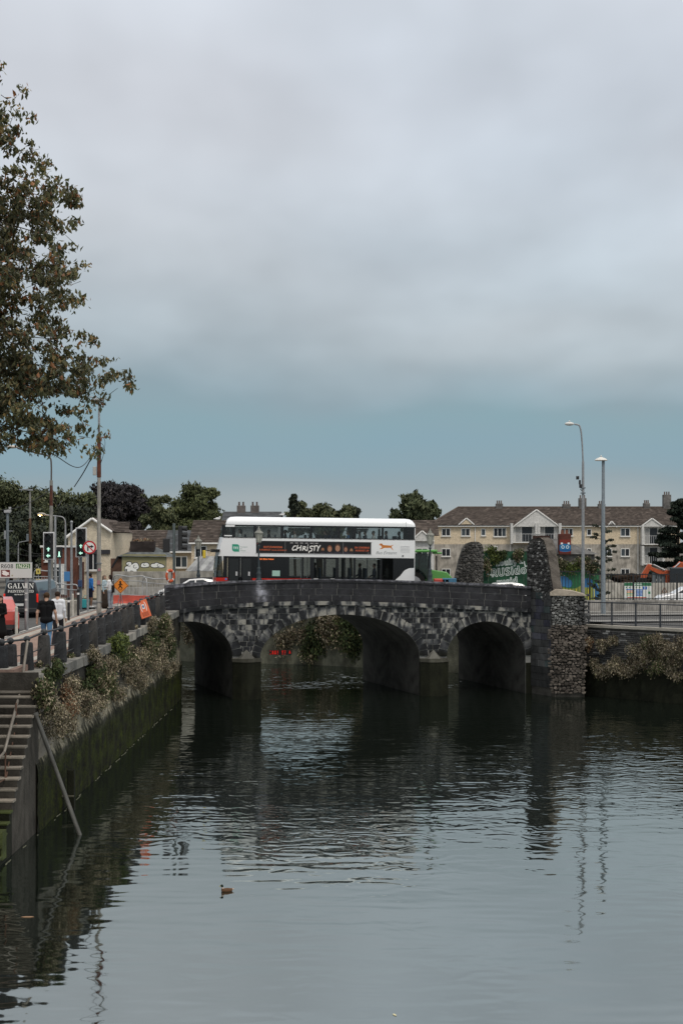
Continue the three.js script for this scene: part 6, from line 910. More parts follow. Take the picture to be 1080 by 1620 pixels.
{ // direction sign
  const D = 56, t = thing('direction_sign', 'white direction sign with a route number and a green patch', 'sign', [PX(42, D), gy(D), -D]), W = 2.6, x1 = PX(52, D) - PX(42, D), cy = PY(902, D) - gy(D);
  obj('pole', rod([0, 0, -0.06], [0, cy + 0.2, -0.06], 0.075, 0.075, 10), M([0.34, 0.35, 0.36], 0.6, { map: 'streak' }), t); obj('sign_plate', cham(W, 0.64, 0.04, x1 - W / 2, cy, 0, 0.015), M([0.10, 0.11, 0.11], 0.6), t);
  obj('printed_face', sheet(W - 0.03, 0.61, x1 - W / 2, cy, 0.0235), canvasMat(1040, 244, (c, w, h) => { c.fillStyle = '#c9cac6'; c.fillRect(0, 0, w, h); c.fillStyle = '#26282a'; c.font = 'bold 84px monospace'; c.fillText('R608', 542, 90); c.fillStyle = '#3d6b35'; c.fillRect(784, 20, 226, 76); c.fillStyle = '#dfe3d2'; c.font = 'bold 78px sans-serif'; c.fillText('(N22)', 796, 86); c.fillStyle = '#6b241f'; c.fillRect(548, 118, 140, 108); c.fillStyle = '#e6e2dc'; c.beginPath(); const p = [[560, 132], [610, 128], [640, 150], [678, 160], [668, 176], [682, 200], [650, 196], [640, 214], [606, 204], [578, 196], [556, 170], [576, 160]]; c.moveTo(...p[0]); p.forEach((q) => c.lineTo(...q)); c.fill(); c.fillStyle = '#9c9576'; c.beginPath(); c.arc(724, 208, 12, 0, 7); c.fill(); }, 0.5), t);
  for (const [h, y] of [[0.2, 1.75], [0.07, 1.2], [0.1, 0.8], [0.05, 1.45]]) obj('sticker', box(0.1, h, 0.004, 0, y, 0.018), M([0.6, 0.6, 0.57], 0.7), t);
}
function lampPost(label, name, px, pyTop, pyBase, D, r, arm, mat, headM, yBase) { // pole with a curved arm; arm = [[px,py]...] ending at the lamp head
  const b = yBase ?? PY(pyBase, D), t = thing(name, label, 'lamp post', [PX(px, D), b, -D]), X = (p) => PX(p, D) - PX(px, D), Y = (p) => PY(p, D) - b;
  obj('pole', rod([0, 0, 0], [0, Y(pyTop), 0], r, r * 0.65, 10), mat, t);
  if (arm) { obj('arm', tube([[0, Y(pyTop), 0], ...arm.map(([a, c]) => [X(a), Y(c), 0])], r * 0.5, 18, 6), mat, t); }
  return [t, X, Y];
}
{
  let [t, X, Y] = lampPost('tall rusty-topped utility pole with a lamp arm and loose cables', 'utility_pole', 157, 740, 968, 66, 0.115, null, M([0.40, 0.385, 0.35], 0.9, { map: 'streak' }), null, gy(66));
  obj('rusty_sleeve', rod([0, Y(755), 0], [0, Y(690), 0], 0.1, 0.085), M([0.15, 0.06, 0.04], 0.9, { map: 'blotch' }), t); obj('upper_tube', rod([0, Y(692), 0], [0, Y(636), 0], 0.055, 0.045), mGalv, t); obj('lamp_arm', tube([[0, Y(637), 0], [X(152), Y(630), 0], [X(132), Y(627), 0]], 0.03, 10, 6), mGalv, t); obj('lamp_head', [ball(0.2, X(154), Y(633), 0, 1.5, 0.42, 0.7)], mGalv, t); obj('fuse_box', cham(0.16, 0.4, 0.14, -0.2, Y(745), 0, 0.02), M([0.42, 0.41, 0.38], 0.7), t); obj('warning_plate', box(0.09, 0.26, 0.01, 0, Y(678), 0.07), M([0.08, 0.08, 0.08], 0.6), t);
  obj('loose_cable', [tube([[0.05, Y(700), 0.08], [0.22, Y(705), 0.1], [0.2, Y(722), 0.08], [0.08, Y(732), 0.1]], 0.012, 14, 5), tube([[0.04, Y(690), 0.05], [0.26, Y(695), 0.05], [0.24, Y(715), 0.05], [0.05, Y(738), 0.06]], 0.01, 14, 5), tube([[-0.06, Y(702), 0.05], [-0.2, Y(712), 0.05], [-0.13, Y(728), 0.05]], 0.01, 10, 5)], M([0.03, 0.03, 0.03], 0.7), t); obj('band', [0.6, 1.4, 2.4].map((y) => box(0.25, 0.03, 0.25, 0, y, 0)), mGalvD, t); obj('poster', [box(0.14, 0.22, 0.01, 0, 1.5, 0.12), box(0.12, 0.12, 0.01, 0.03, 2.1, 0.12)], M([0.35, 0.18, 0.2], 0.8), t);
  [t, X, Y] = lampPost('brown and grey lamp pole with a long bent arm above the traffic light', 'utility_pole', 81.5, 760, 968, 78, 0.13, null, M([0.36, 0.35, 0.32], 0.9, { map: 'streak' }), null, gy(78) - 0.1);
  obj('rusty_sleeve', rod([0, Y(800), 0], [0, Y(768), 0], 0.1, 0.09), M([0.13, 0.055, 0.04], 0.9, { map: 'blotch' }), t); obj('lamp_arm', tube([[0, Y(765), 0], [0, Y(735), 0], [X(80.5), Y(726), 0], [X(77), Y(721.5), 0], [X(60), Y(717), 0], [X(28), Y(709), 0]], 0.045, 30, 7), M([0.10, 0.085, 0.075], 0.7), t); obj('lamp_head', ball(0.2, X(20), Y(707), 0, 1.6, 0.45, 0.7), M([0.5, 0.44, 0.38], 0.6), t); obj('side_post', rod([0.24, Y(968), 0.1], [0.24, Y(817), 0.1], 0.06), mGalv, t);
  [t, X, Y] = lampPost('slim street lamp with a rust-streaked pole behind the road sign', 'street_lamp', 48, 778, 960, 88, 0.09, null, M([0.33, 0.32, 0.30], 0.7, { map: 'streak' }), null, 4.7); obj('lamp_head', [box(0.28, 0.1, 0.2, 0.02, Y(775), 0), box(0.62, 0.07, 0.16, -0.35, Y(774.5), 0)], mGalv, t); obj('control_box', cham(0.14, 0.4, 0.14, -0.14, Y(850), 0.05, 0.02), mGalvD, t); obj('rust_band', rod([0, Y(860), 0], [0, Y(820), 0], 0.085, 0.078), M([0.14, 0.08, 0.05], 0.9, { map: 'blotch' }), t);
  [t, X, Y] = lampPost('grey camera mast rising beside the road sign', 'camera_mast', 12.5, 812, 960, 84, 0.11, null, mGalvD, null, 4.7); obj('camera', [cham(0.34, 0.2, 0.3, -0.02, Y(809), 0, 0.03), box(0.12, 0.3, 0.14, 0.14, Y(806), 0)], M([0.4, 0.4, 0.4], 0.6), t); obj('bracket', [box(0.3, 0.04, 0.04, 0.18, Y(840), 0), box(0.12, 0.5, 0.1, -0.14, Y(846), 0)], mGalv, t);
  [t, X, Y] = lampPost('street lamp with a lit warm head on a long arm above the street', 'street_lamp', 104, 830, 950, 98, 0.085, [[103.5, 824], [100, 818.5], [85, 816], [70, 814]], mGalv, null, 4.6); const hd = obj('lamp_head', [ball(0.2, X(66), Y(813.2), 0, 1.5, 0.5, 0.8)], M([0.34, 0.31, 0.26], 0.6), t); obj('lit_bulb', [ball(0.13, X(64.5), Y(814.6), 0.05, 1.5, 0.5, 0.9)], M(0xffd9a0, 0.4, { em: 0xffd090, ei: 0.8 }), hd); { const pl = new THREE.PointLight(0xffcf95, 3, 30, 2); pl.position.set(PX(64.5, 98), PY(816.5, 98), -97.9); pl.castShadow = true; scene.add(pl); }
  [t, X, Y] = lampPost('plain grey signal pole beside the cream gable wall', 'steel_pole', 113.5, 826, 966, 73, 0.075, null, mGalv, null, gy(73)); obj('cap', ball(0.078, 0, Y(826), 0), mGalv, t); obj('blue_notice', [cham(0.3, 0.5, 0.05, -0.22, Y(912), 0.06, 0.01)], M([0.06, 0.2, 0.42], 0.6), t);
  [t, X, Y] = lampPost('short far street lamp with a thin bent arm', 'street_lamp', 29.5, 862, 950, 120, 0.07, [[30, 859], [36, 857], [47, 855.5]], mGalv, null, 4.4); obj('lamp_head', ball(0.14, X(47), Y(855.5), 0, 1.7, 0.5, 0.8), mGalv, t);
  // east side
  [t, X, Y] = lampPost('tall lamp post with a bent arm and cameras behind the stone pier', 'street_lamp', 921.5, 730, 965, 84, 0.11, null, mGalv, null, 3.72); obj('upper_tube', tube([[0, Y(731), 0], [X(920), Y(700), 0], [X(917.5), Y(678), 0], [X(915), Y(672.5), 0], [X(908), Y(671.2), 0]], 0.05, 26, 7), mGalv, t); obj('lamp_head', [ball(0.2, X(900), Y(670.6), 0, 1.4, 0.55, 0.9), ball(0.05, X(900), Y(666.5), 0)], M([0.6, 0.59, 0.56], 0.5), t); obj('camera_cluster', [cham(0.16, 0.2, 0.2, X(912.5), Y(756), 0.1, 0.03), box(0.1, 0.25, 0.14, X(916), Y(763), 0.08), cham(0.14, 0.22, 0.16, X(917), Y(769), 0.1, 0.03), rod([X(917), Y(774), 0.06], [0, Y(778), 0], 0.02)], M([0.02, 0.02, 0.022], 0.6), t); obj('collar', [box(0.26, 0.06, 0.26, 0, Y(780), 0), box(0.26, 0.06, 0.26, 0, Y(772), 0)], mGalvD, t);
  [t, X, Y] = lampPost('lamp post with a hooded white head standing before the thin tree', 'street_lamp', 953.5, 728, 962, 87, 0.14, null, M([0.27, 0.31, 0.34], 0.55, { map: 'grain' }), null, 3.72); obj('lamp_head', [lathe([[0, 0.16], [0.1, 0.14], [0.3, 0.05], [0.4, -0.05], [0.38, -0.07], [0, -0.06]], 16, X(950), Y(727), 0), ball(0.05, X(950), Y(721.6), 0)], M([0.62, 0.6, 0.55], 0.5), t);
}
{ // overhead wires
  const w = (a, b, sag, lab, r = 0.018) => tag(obj('overhead_wire', tube([a, a.clone().lerp(b, 0.5).add(V(0, -sag, 0)), b], r, 20, 5), M([0.03, 0.03, 0.03], 0.8)), lab, 'wire');
  w(at(81, 776, 78), at(-40, 808, 60), 0.4, 'cable running from the bent-arm lamp pole out over the street'); w(at(155, 705, 66), at(118, 770, 88), 0.1, 'black cable slanting down from the rusty utility pole', 0.03); w(at(156, 705, 66), at(80, 716, 40), 0.7, 'pale cable strung between the lime tree and the utility pole', 0.015); w(at(82, 770, 78), at(98, 792, 95), 0.7, 'pale looped cable sagging beside the bent-arm pole', 0.03); w(at(10, 858, 84), at(100, 866, 110), 0.6, 'thin wire sagging behind the camera mast'); w(at(0, 872, 90), at(100, 874, 112), 0.3, 'lower thin wire behind the camera mast');
}
// ---------------------------------------------------------------- barriers, rails and bollards on the west side
{
  const mR = M([0.52, 0.52, 0.51], 0.5, { metal: 0.2, map: 'grain' });
  const guard = (label, p0, p1, D0, D1, h, g) => { const a = V(PX(p0, D0), gy(D0), -D0), b = V(PX(p1, D1), gy(D1), -D1), t = thing('guard_rail', label, 'railing', [a.x, a.y, a.z], 0, g), d = b.sub(a); obj('frame', tube([[0, 0, 0], [0, h * 0.85, 0], [d.x * 0.04, h, d.z * 0.04], [d.x * 0.5, h, d.z * 0.5], [d.x * 0.96, h + d.y, d.z * 0.96], [d.x, h * 0.85 + d.y, d.z], [d.x, d.y, d.z]], 0.032, 60, 6), mR, t); obj('middle_rail', [rod([0, h * 0.82, 0], [d.x, h * 0.82 + d.y, d.z], 0.024), rod([0, h * 0.2, 0], [d.x, h * 0.2 + d.y, d.z], 0.02)], mR, t); for (let i = 1; i < 10; i++) obj('bar', rod([d.x * i / 10, h * 0.2, d.z * i / 10], [d.x * i / 10, h * 0.82, d.z * i / 10], 0.01), mR, t); };
  guard('steel pedestrian guard rail behind the black van', 56, 92, 74, 73, 1.25, 'steel guard rails by the crossing'); guard('steel pedestrian guard rail beside the signal poles', 90, 124, 72, 70, 1.2, 'steel guard rails by the crossing'); guard('taller steel rail standing behind the other guard rails', 54, 96, 80, 79, 1.75, 'steel guard rails by the crossing');
  guard('steel rail along the pale kerb before the bridge', 180, 232, 86, 82, 1.35, 'steel rails near the bridge end'); guard('steel rail running up to the life ring', 226, 266, 82, 77, 1.3, 'steel rails near the bridge end');
  // red and white plastic barrier
  const t = thing('plastic_barrier', 'long red plastic road barrier below the steel rails at the bridge end', 'barrier', [PX(180, 78), gy(78) - 0.05, -78]); const L = PX(252, 75.5) - PX(180, 78); for (let i = 0; i < 3; i++) obj('barrier_unit', prism([[-0.2, 0], [0.2, 0], [0.12, 0.16], [0.07, 0.5], [-0.07, 0.5], [-0.12, 0.16]], L / 3 - 0.04, 0, 0.015).rotateY(Math.PI / 2).translate(L / 3 * i, 0, 0.55 * i), M([0.62, 0.10, 0.065], 0.6, { map: 'blotch' }), t);
  tag(obj('crossing_wall', [box(PX(262, 84) - PX(182, 88), 0.75, 0.3, (PX(262, 84) + PX(182, 88)) / 2, 5.1, -86, 0.28)], M([0.50, 0.48, 0.44], 0.9, { map: 'streak' })), 'low pale parapet behind the red plastic barrier', 'wall');
  // concrete blocks by the kerb
  for (const [px, D, w, lab] of [[85, 69, 1.3, 'pale concrete block behind the two walking men'], [106, 67, 1.2, 'pale concrete block beside the striped bollards']]) tag(obj('concrete_block', prism([[-w / 2, 0], [w / 2, 0], [w / 2 - 0.1, 0.75], [-w / 2 + 0.1, 0.75]], 0.5, -0.25, 0.03), M([0.50, 0.47, 0.41], 0.9, { map: 'blotch' })), lab, 'concrete block', 'concrete blocks at the kerb').position.set(PX(px, D), gy(D) - 0.11, -D);
  const bol = (label, px, D, h, bw, g, r = 0.055) => { const t = thing('bollard', label, 'bollard', [PX(px, D), gy(D) - 0.02, -D], 0, g); obj('post', [new THREE.CylinderGeometry(r, r, h, 12).translate(0, h / 2, 0), ball(r, 0, h, 0)], bw ? M([0.018, 0.018, 0.019], 0.5) : M([0.60, 0.57, 0.50], 0.7, { map: 'grain' }), t); if (bw) obj('white_band', new THREE.CylinderGeometry(r + 0.004, r + 0.004, 0.09, 12).translate(0, h * 0.86, 0), M([0.7, 0.7, 0.68], 0.6), t); };
  bol('cream bollard standing by the red car', 26.5, 54, 1.0, false, null, 0.06); bol('black bollard with a white band beside the concrete block', 109, 62, 1.0, true, 'black bollards with white bands'); bol('white bollard between the two black ones', 115.5, 65, 1.0, false, null, 0.05); bol('tall black bollard with a white band near the signal poles', 124, 65.5, 1.2, true, null); bol('cream bollard beside the man in the white top', 101.5, 58, 1.05, false, null, 0.06);
  // diamond roadworks sign and the orange notice on the railing
  const ds = thing('roadworks_sign', 'orange diamond sign with a walking figure behind the women', 'sign', [PX(191, 71), PY(926.5, 71), -71], 0.1); obj('sign_plate', cham(0.56, 0.56, 0.02, 0, 0, 0, 0.005).rotateZ(Math.PI / 4), M([0.72, 0.235, 0.03], 0.5), ds); const f = M([0.02, 0.018, 0.015], 0.7); obj('walking_figure', [ball(0.05, -0.01, 0.19, 0.015, 1, 1, 0.3), rod([0, 0.14, 0.015], [-0.02, -0.02, 0.015], 0.035), rod([-0.02, 0, 0.015], [0.09, -0.14, 0.015], 0.022), rod([-0.02, 0, 0.015], [-0.1, -0.14, 0.015], 0.022), rod([0, 0.12, 0.015], [0.1, 0.03, 0.015], 0.016), rod([0, 0.12, 0.015], [-0.1, 0.04, 0.015], 0.016), box(0.16, 0.02, 0.006, 0, -0.21, 0.014)], f, ds); obj('border', [0, 1, 2, 3].map((i) => box(0.52, 0.014, 0.004, 0, 0.255, 0.013).rotateZ(Math.PI / 4 + i * Math.PI / 2)), f, ds); obj('stand', [rod([0, -0.36, -0.03], [-0.2, -1.25, 0.15], 0.015), rod([0, -0.36, -0.03], [0.2, -1.25, 0.15], 0.015), rod([0, -0.3, -0.03], [0, -1.25, -0.35], 0.015)], mGalvD, ds);
  const os = thing('orange_notice', 'tilted orange notice tied to the quay railing', 'sign', [PX(228, 61.6), PY(963.5, 61.6), -61.6], 0.35); os.rotation.z = 0.32; obj('sign_plate', cham(0.46, 0.78, 0.03, 0, 0, 0, 0.01), M([0.70, 0.17, 0.06], 0.6, { map: 'grain' }), os); obj('printed_face', sheet(0.43, 0.74, 0, 0, 0.017), canvasMat(140, 240, (c) => { c.fillStyle = '#e0714a'; c.fillRect(0, 0, 140, 240); c.strokeStyle = '#e9e2dc'; c.lineWidth = 9; c.beginPath(); c.moveTo(42, 20); c.quadraticCurveTo(18, 80, 40, 150); c.moveTo(98, 20); c.quadraticCurveTo(122, 80, 100, 150); c.stroke(); c.fillStyle = '#dfe3e6'; c.fillRect(52, 50, 36, 66); c.fillStyle = '#4b6c98'; c.fillRect(58, 66, 24, 34); c.fillStyle = '#7a3420'; for (let i = 0; i < 4; i++) c.fillRect(24, 168 + i * 15, 92, 7); }, 0.6), os);
  const yn = thing('yellow_notice', 'small yellow warning notice on a post behind the van', 'sign', [PX(61, 79), PY(904, 79), -79]); obj('sign_plate', cham(0.24, 0.3, 0.02, 0, 0, 0, 0.005), M([0.62, 0.5, 0.12], 0.6), yn); obj('mark', box(0.06, 0.12, 0.006, 0, 0, 0.013), f, yn); obj('post', rod([0, -1.9, -0.03], [0, 0.15, -0.03], 0.025), mGalv, yn);
  tag(obj('control_cabinet', cham(0.7, 1.2, 0.4, 0, 0.6, 0, 0.02), M([0.34, 0.35, 0.34], 0.7, { map: 'grain' })), 'grey control cabinet between the van and the signal poles', 'cabinet').position.set(PX(66, 82), 4.7, -82);
}
// ---------------------------------------------------------------- vehicles
function wheelPart(t, x, y, z, r, w, turn = 0) { const g = new THREE.Group(); g.name = 'wheel'; g.position.set(x, y, z); t.add(g); obj('tyre', [new THREE.CylinderGeometry(r, r, w, 22).rotateX(Math.PI / 2)], M([0.015, 0.015, 0.015], 0.85), g); obj('rim', [new THREE.CylinderGeometry(r * 0.66, r * 0.66, w + 0.02, 16).rotateX(Math.PI / 2)], M([0.42, 0.42, 0.43], 0.35, { metal: 0.6 }), g); return g; }
function car(name, label, pos, turn, paint, prof, glassProf, W = 1.75) { // side profile along x, width along z, cabin narrowed
  const t = thing(name, label, 'car', pos, turn), p = M(paint, 0.3, { cc: 0.8 }), gl = M([0.03, 0.035, 0.04], 0.06);
  const shape = (pts, w, taper) => { const g = flat(prism(pts, w, -w / 2, 0.06)), a = g.attributes.position; for (let i = 0; i < a.count; i++) { const y = a.getY(i), k = 1 - taper * sstep(0.75, 1.45, y); a.setZ(i, a.getZ(i) * k); } g.computeVertexNormals(); return g; };
  obj('body', shape(prof, W, 0.24), p, t);
  for (const s of [1, -1]) { const w = W * 0.5; for (const q of glassProf) { const g = flat(prism(q, 0.012)), a = g.attributes.position; for (let i = 0; i < a.count; i++) { const y = a.getY(i), k = (w) * (1 - 0.24 * sstep(0.75, 1.45, y)) + 0.008 + a.getZ(i) * 0.2; a.setZ(i, s * k); } g.computeVertexNormals(); obj('side_window', g, gl, t); } }
  for (const x of [prof[0][0] + 0.8, prof[1][0] - 0.8]) for (const s of [1, -1]) wheelPart(t, x, 0.31, s * (W / 2 - 0.1), 0.31, 0.2);
  obj('door_line', [1, -1].map((s) => box(0.012, 0.55, 0.006, (prof[0][0] + prof[1][0]) / 2 + 0.1, 0.62, s * (W / 2 + 0.002))), M([0.02, 0.02, 0.02], 0.8), t); obj('door_handle', [1, -1].map((s) => box(0.16, 0.03, 0.03, (prof[0][0] + prof[1][0]) / 2 - 0.1, 0.82, s * (W / 2 + 0.012))), p, t);
  obj('bumper', [box(0.1, 0.25, W * 0.94, prof[1][0] - 0.01, 0.42, 0), box(0.1, 0.25, W * 0.94, prof[0][0] + 0.01, 0.42, 0)], M([0.05, 0.05, 0.05], 0.7), t); for (const s of [1, -1]) { obj('headlight', ball(0.13, prof[0][0] + 0.12, 0.68, s * W * 0.38, 0.8, 0.6, 1), M([0.6, 0.6, 0.6], 0.1), t); obj('tail_light', ball(0.12, prof[1][0] - 0.06, 0.78, s * W * 0.4, 0.6, 1, 1), M([0.35, 0.01, 0.01], 0.3), t); }
  return t;
}
const CP = [[-2.0, 0.28], [2.0, 0.28], [2.08, 0.62], [2.02, 0.95], [1.7, 1.02], [1.15, 1.38], [0.5, 1.47], [-0.25, 1.42], [-0.95, 1.0], [-1.75, 0.85], [-2.05, 0.62]], CG = [[[-0.78, 1.02], [0.05, 1.02], [0.05, 1.37], [-0.22, 1.35]], [[0.13, 1.02], [0.95, 1.02], [1.05, 1.2], [0.55, 1.38], [0.13, 1.37]], [[1.05, 1.02], [1.5, 1.04], [1.15, 1.24]]];
car('red_car', 'faded red hatchback driving past the bollard', [PX(35, 54) - 1.5, gy(54) - 0.11, -56], -1.32, [0.46, 0.07, 0.055], CP, CG);
car('white_car', 'white car whose roof shows above the bridge parapet', [PX(790, 81.5), deckY(BL) - 0.32, -81.5], 0.1, [0.75, 0.75, 0.74], CP, CG);
car('parked_car', 'white car parked behind the black fence at the site', [PX(1085, 95.5), 3.82, -95.5], 0, [0.74, 0.74, 0.74], CP, CG);
{ const t = car('pale_car', 'white car bonnet showing beside the bus front', [PX(306, 82.5), 4.62, -82.5], 0.15, [0.74, 0.74, 0.74], CP, CG); }
{ // black van seen from behind
  const D = 65.5, t = thing('black_van', 'black painter\'s van with white lettering on its rear doors', 'van', [PX(33.5, D), gy(D) - 0.16, -D - 2.2]), p = M([0.012, 0.014, 0.018], 0.3, { cc: 0.7 });
  const prof = [[-0.92, 0.3], [0.92, 0.3], [0.94, 0.9], [0.88, 1.35], [0.74, 1.78], [0.6, 1.86], [-0.6, 1.86], [-0.74, 1.78], [-0.88, 1.35], [-0.94, 0.9]];
  obj('body', prism(prof, 4.4, -2.2, 0.08), p, t);
  for (const s of [1, -1]) { const d = obj('rear_door', prism([[s * 0.02, 0.42], [s * 0.84, 0.42], [s * 0.86, 0.95], [s * 0.8, 1.35], [s * 0.68, 1.72], [s * 0.02, 1.74]], 0.03, 2.185, 0.01), p, t); obj('door_handle', box(0.12, 0.05, 0.03, s * 0.12, 0.9, 2.23), M([0.03, 0.03, 0.03], 0.5), d); obj('brake_light', cham(0.12, 0.42, 0.05, s * 0.85, 1.02, 2.19, 0.02), M([0.45, 0.02, 0.012], 0.3, { em: 0xff2a10, ei: 0.35 }), t); for (const z of [1.3, -1.4]) wheelPart(t, s * 0.82, 0.33, z, 0.33, 0.2).rotation.y = Math.PI / 2; }
  obj('bumper', cham(1.8, 0.24, 0.14, 0, 0.42, 2.24, 0.04), M([0.02, 0.02, 0.021], 0.6), t); obj('number_plate', box(0.5, 0.12, 0.012, -0.1, 0.7, 2.232), M([0.6, 0.6, 0.58], 0.5), t);
  obj('lettering', sheet(1.5, 0.7, 0.0, 1.42, 2.228), canvasMat(512, 240, (c, w) => { c.clearRect(0, 0, 512, 240); c.fillStyle = '#e4e2dc'; c.textAlign = 'center'; c.font = 'bold 116px serif'; c.fillText('GALVIN', w / 2, 96); c.font = 'bold 62px serif'; c.fillText('PAINTING LTD', w / 2, 166); c.font = 'bold 26px sans-serif'; c.fillText('086 790 3671 · info', w / 2, 208); }, 0.5, { transparent: true, alphaTest: 0.4 }), t);
  t.scale.set(0.88, 0.95, 1);
}
{ // green tractor behind the bus
  const D = 83.5, t = thing('green_tractor', 'green tractor with a glazed cab following the bus', 'tractor', [PX(676, D), 4.98, -D], 0), gr = M([0.10, 0.30, 0.07], 0.45, { cc: 0.3 }), bl = M([0.015, 0.015, 0.015], 0.6);
  obj('bonnet', prism([[-0.2, 0.7], [1.35, 0.75], [1.4, 1.15], [1.1, 1.45], [0.2, 1.6], [-0.3, 1.6]], 0.8, -0.4, 0.05), gr, t); obj('cab_frame', [rod([-1.35, 0.9, 0.6], [-0.95, 2.6, 0.55], 0.06), rod([-1.35, 0.9, -0.6], [-0.95, 2.6, -0.55], 0.06), rod([-0.05, 0.9, 0.6], [0.15, 2.6, 0.55], 0.05), rod([-0.05, 0.9, -0.6], [0.15, 2.6, -0.55], 0.05), rod([-0.6, 0.9, 0.62], [-0.5, 2.6, 0.57], 0.04)], bl, t); obj('cab_roof', [cham(1.75, 0.16, 1.4, -0.35, 2.68, 0, 0.05), cham(0.5, 0.1, 1.2, 0.55, 2.56, 0, 0.03)], gr, t);
  for (const z of [0.6, -0.6]) obj('cab_glass', box(1.0, 1.5, 0.02, -0.5, 1.8, z), M([0.3, 0.36, 0.36], 0.05, { tr: 0.9 }), t); obj('cab_seat', cham(0.5, 0.9, 0.5, -0.7, 1.3, 0, 0.08), bl, t); obj('mudguard', [1, -1].map((s) => new THREE.CylinderGeometry(0.85, 0.85, 0.35, 16, 1, true, 0, Math.PI).rotateX(Math.PI / 2).rotateZ(Math.PI / 2).translate(-0.9, 0.85, s * 0.8)), gr, t);
  for (const s of [1, -1]) { wheelPart(t, -0.9, 0.75, s * 0.8, 0.75, 0.4); wheelPart(t, 1.0, 0.5, s * 0.7, 0.5, 0.3); } obj('loader_arm', [rod([-1.5, 0.6, 0.85], [-0.95, 2.2, 0.85], 0.05), rod([-1.7, 0.5, 0.8], [-1.1, 1.9, 0.8], 0.035)], M([0.5, 0.45, 0.2], 0.6), t); obj('exhaust', rod([0.5, 1.5, 0.3], [0.5, 2.4, 0.3], 0.04), bl, t);
  tag(obj('water_barrier', cham(0.9, 0.5, 0.4, 0, 0.25, 0, 0.06), M([0.42, 0.06, 0.045], 0.6)), 'red plastic barrier beside the green tractor', 'barrier').position.set(PX(698, 82), PY(929, 82), -82); tag(obj('blue_crate', [cham(0.8, 0.5, 0.4, 0, 0.25, 0, 0.02), ...[-0.25, 0, 0.25].map((x) => box(0.05, 0.46, 0.42, x, 0.25, 0))], M([0.05, 0.16, 0.26], 0.6)), 'blue plastic crate between the tractor and the rubble wall', 'crate').position.set(PX(710, 82), PY(928.5, 82), -82);
}
{ // orange excavator on the site
  const D = 108, t = thing('excavator', 'orange excavator with a folded boom on the building site', 'excavator', [PX(1068, D), 3.66, -D]), or = M([0.52, 0.10, 0.03], 0.5, { map: 'grain' }), bl = M([0.02, 0.02, 0.02], 0.7), X = (p) => PX(p, D) - PX(1068, D), Y = (p) => PY(p, D) - 3.66;
  const beam = (pts, w = 0.34) => prism(pts.map(([a, b]) => [X(a), Y(b)]), w, -w / 2, 0.03);
  obj('boom', beam([[1074, 888], [1079, 892], [1077, 903], [1068, 906], [1056, 909], [1054, 904], [1062, 898], [1069, 894]]), or, t); obj('rear_strut', beam([[1072, 890], [1079, 889], [1080, 922], [1075, 922]], 0.3), or, t); obj('stick', beam([[1025, 893], [1030, 897], [1044, 902], [1056, 905], [1056, 911], [1040, 908], [1024, 900]], 0.3), or, t); obj('dipper', beam([[1024, 892], [1030, 893], [1021, 915], [1012, 918], [1014, 908]], 0.26), or, t); obj('bucket', prism([[X(1010), Y(914)], [X(1021), Y(914)], [X(1022), Y(924)], [X(1014), Y(928)], [X(1006), Y(924)]], 0.8, -0.4, 0.04), bl, t);
  obj('post', beam([[1052, 902], [1062, 902], [1062, 935], [1052, 935]], 0.4), or, t); for (const [a, b, c, e] of [[1064, 899, 1074, 890], [1032, 893, 1050, 902]]) obj('hydraulic_ram', rod([X(a), Y(b), 0.2], [X(c), Y(e), 0.2], 0.05), M([0.5, 0.5, 0.5], 0.3, { metal: 0.7 }), t); obj('house', [cham(2.4, 1.4, 2.0, X(1085), Y(930), -0.4, 0.08)], or, t); obj('cab', cham(1.2, 1.7, 1.1, X(1068), Y(915), 0.2, 0.08), M([0.03, 0.035, 0.04], 0.15), t); obj('track', [cham(3.6, 0.7, 0.5, X(1078), 0.35, 0.9, 0.2), cham(3.6, 0.7, 0.5, X(1078), 0.35, -0.9, 0.2)], bl, t); obj('engine_grille', [0, 1, 2, 3].map((i) => box(0.28, 0.8, 0.04, X(1034) + i * 0.34, Y(914), 0)), M([0.12, 0.14, 0.15], 0.6), t);
  const r = rng(14), heap = []; for (let i = 0; i < 40; i++) { const g = new THREE.IcosahedronGeometry(0.35 + 0.3 * r(), 1); const p = g.attributes.position; for (let k = 0; k < p.count; k++) { const q = 1 + 0.35 * n3(p.getX(k) * 4 + i, p.getY(k) * 4, p.getZ(k) * 4); p.setXYZ(k, p.getX(k) * q, p.getY(k) * q, p.getZ(k) * q); } g.computeVertexNormals(); g.scale(0.8, 0.4, 0.6).translate(X(983) + r() * 2.6, 1.75 + r() * 0.22, 0.6 * r() - 3); heap.push(g); } obj('spoil', heap, M([0.05, 0.035, 0.025], 1, { map: 'blotch' }), t); t.remove(t.children[t.children.length - 1]); const so = obj('spoil_heap', heap, M([0.05, 0.035, 0.025], 1, { map: 'blotch' })); so.position.copy(t.position); tag(so, 'dark heap of dug soil showing over the site hoarding', 'soil heap'); obj('heap_base', new THREE.ConeGeometry(3, 2.1, 12).translate(X(1003), 1.0, -2.7), M([0.05, 0.035, 0.025], 1, { map: 'blotch' }), so);
}
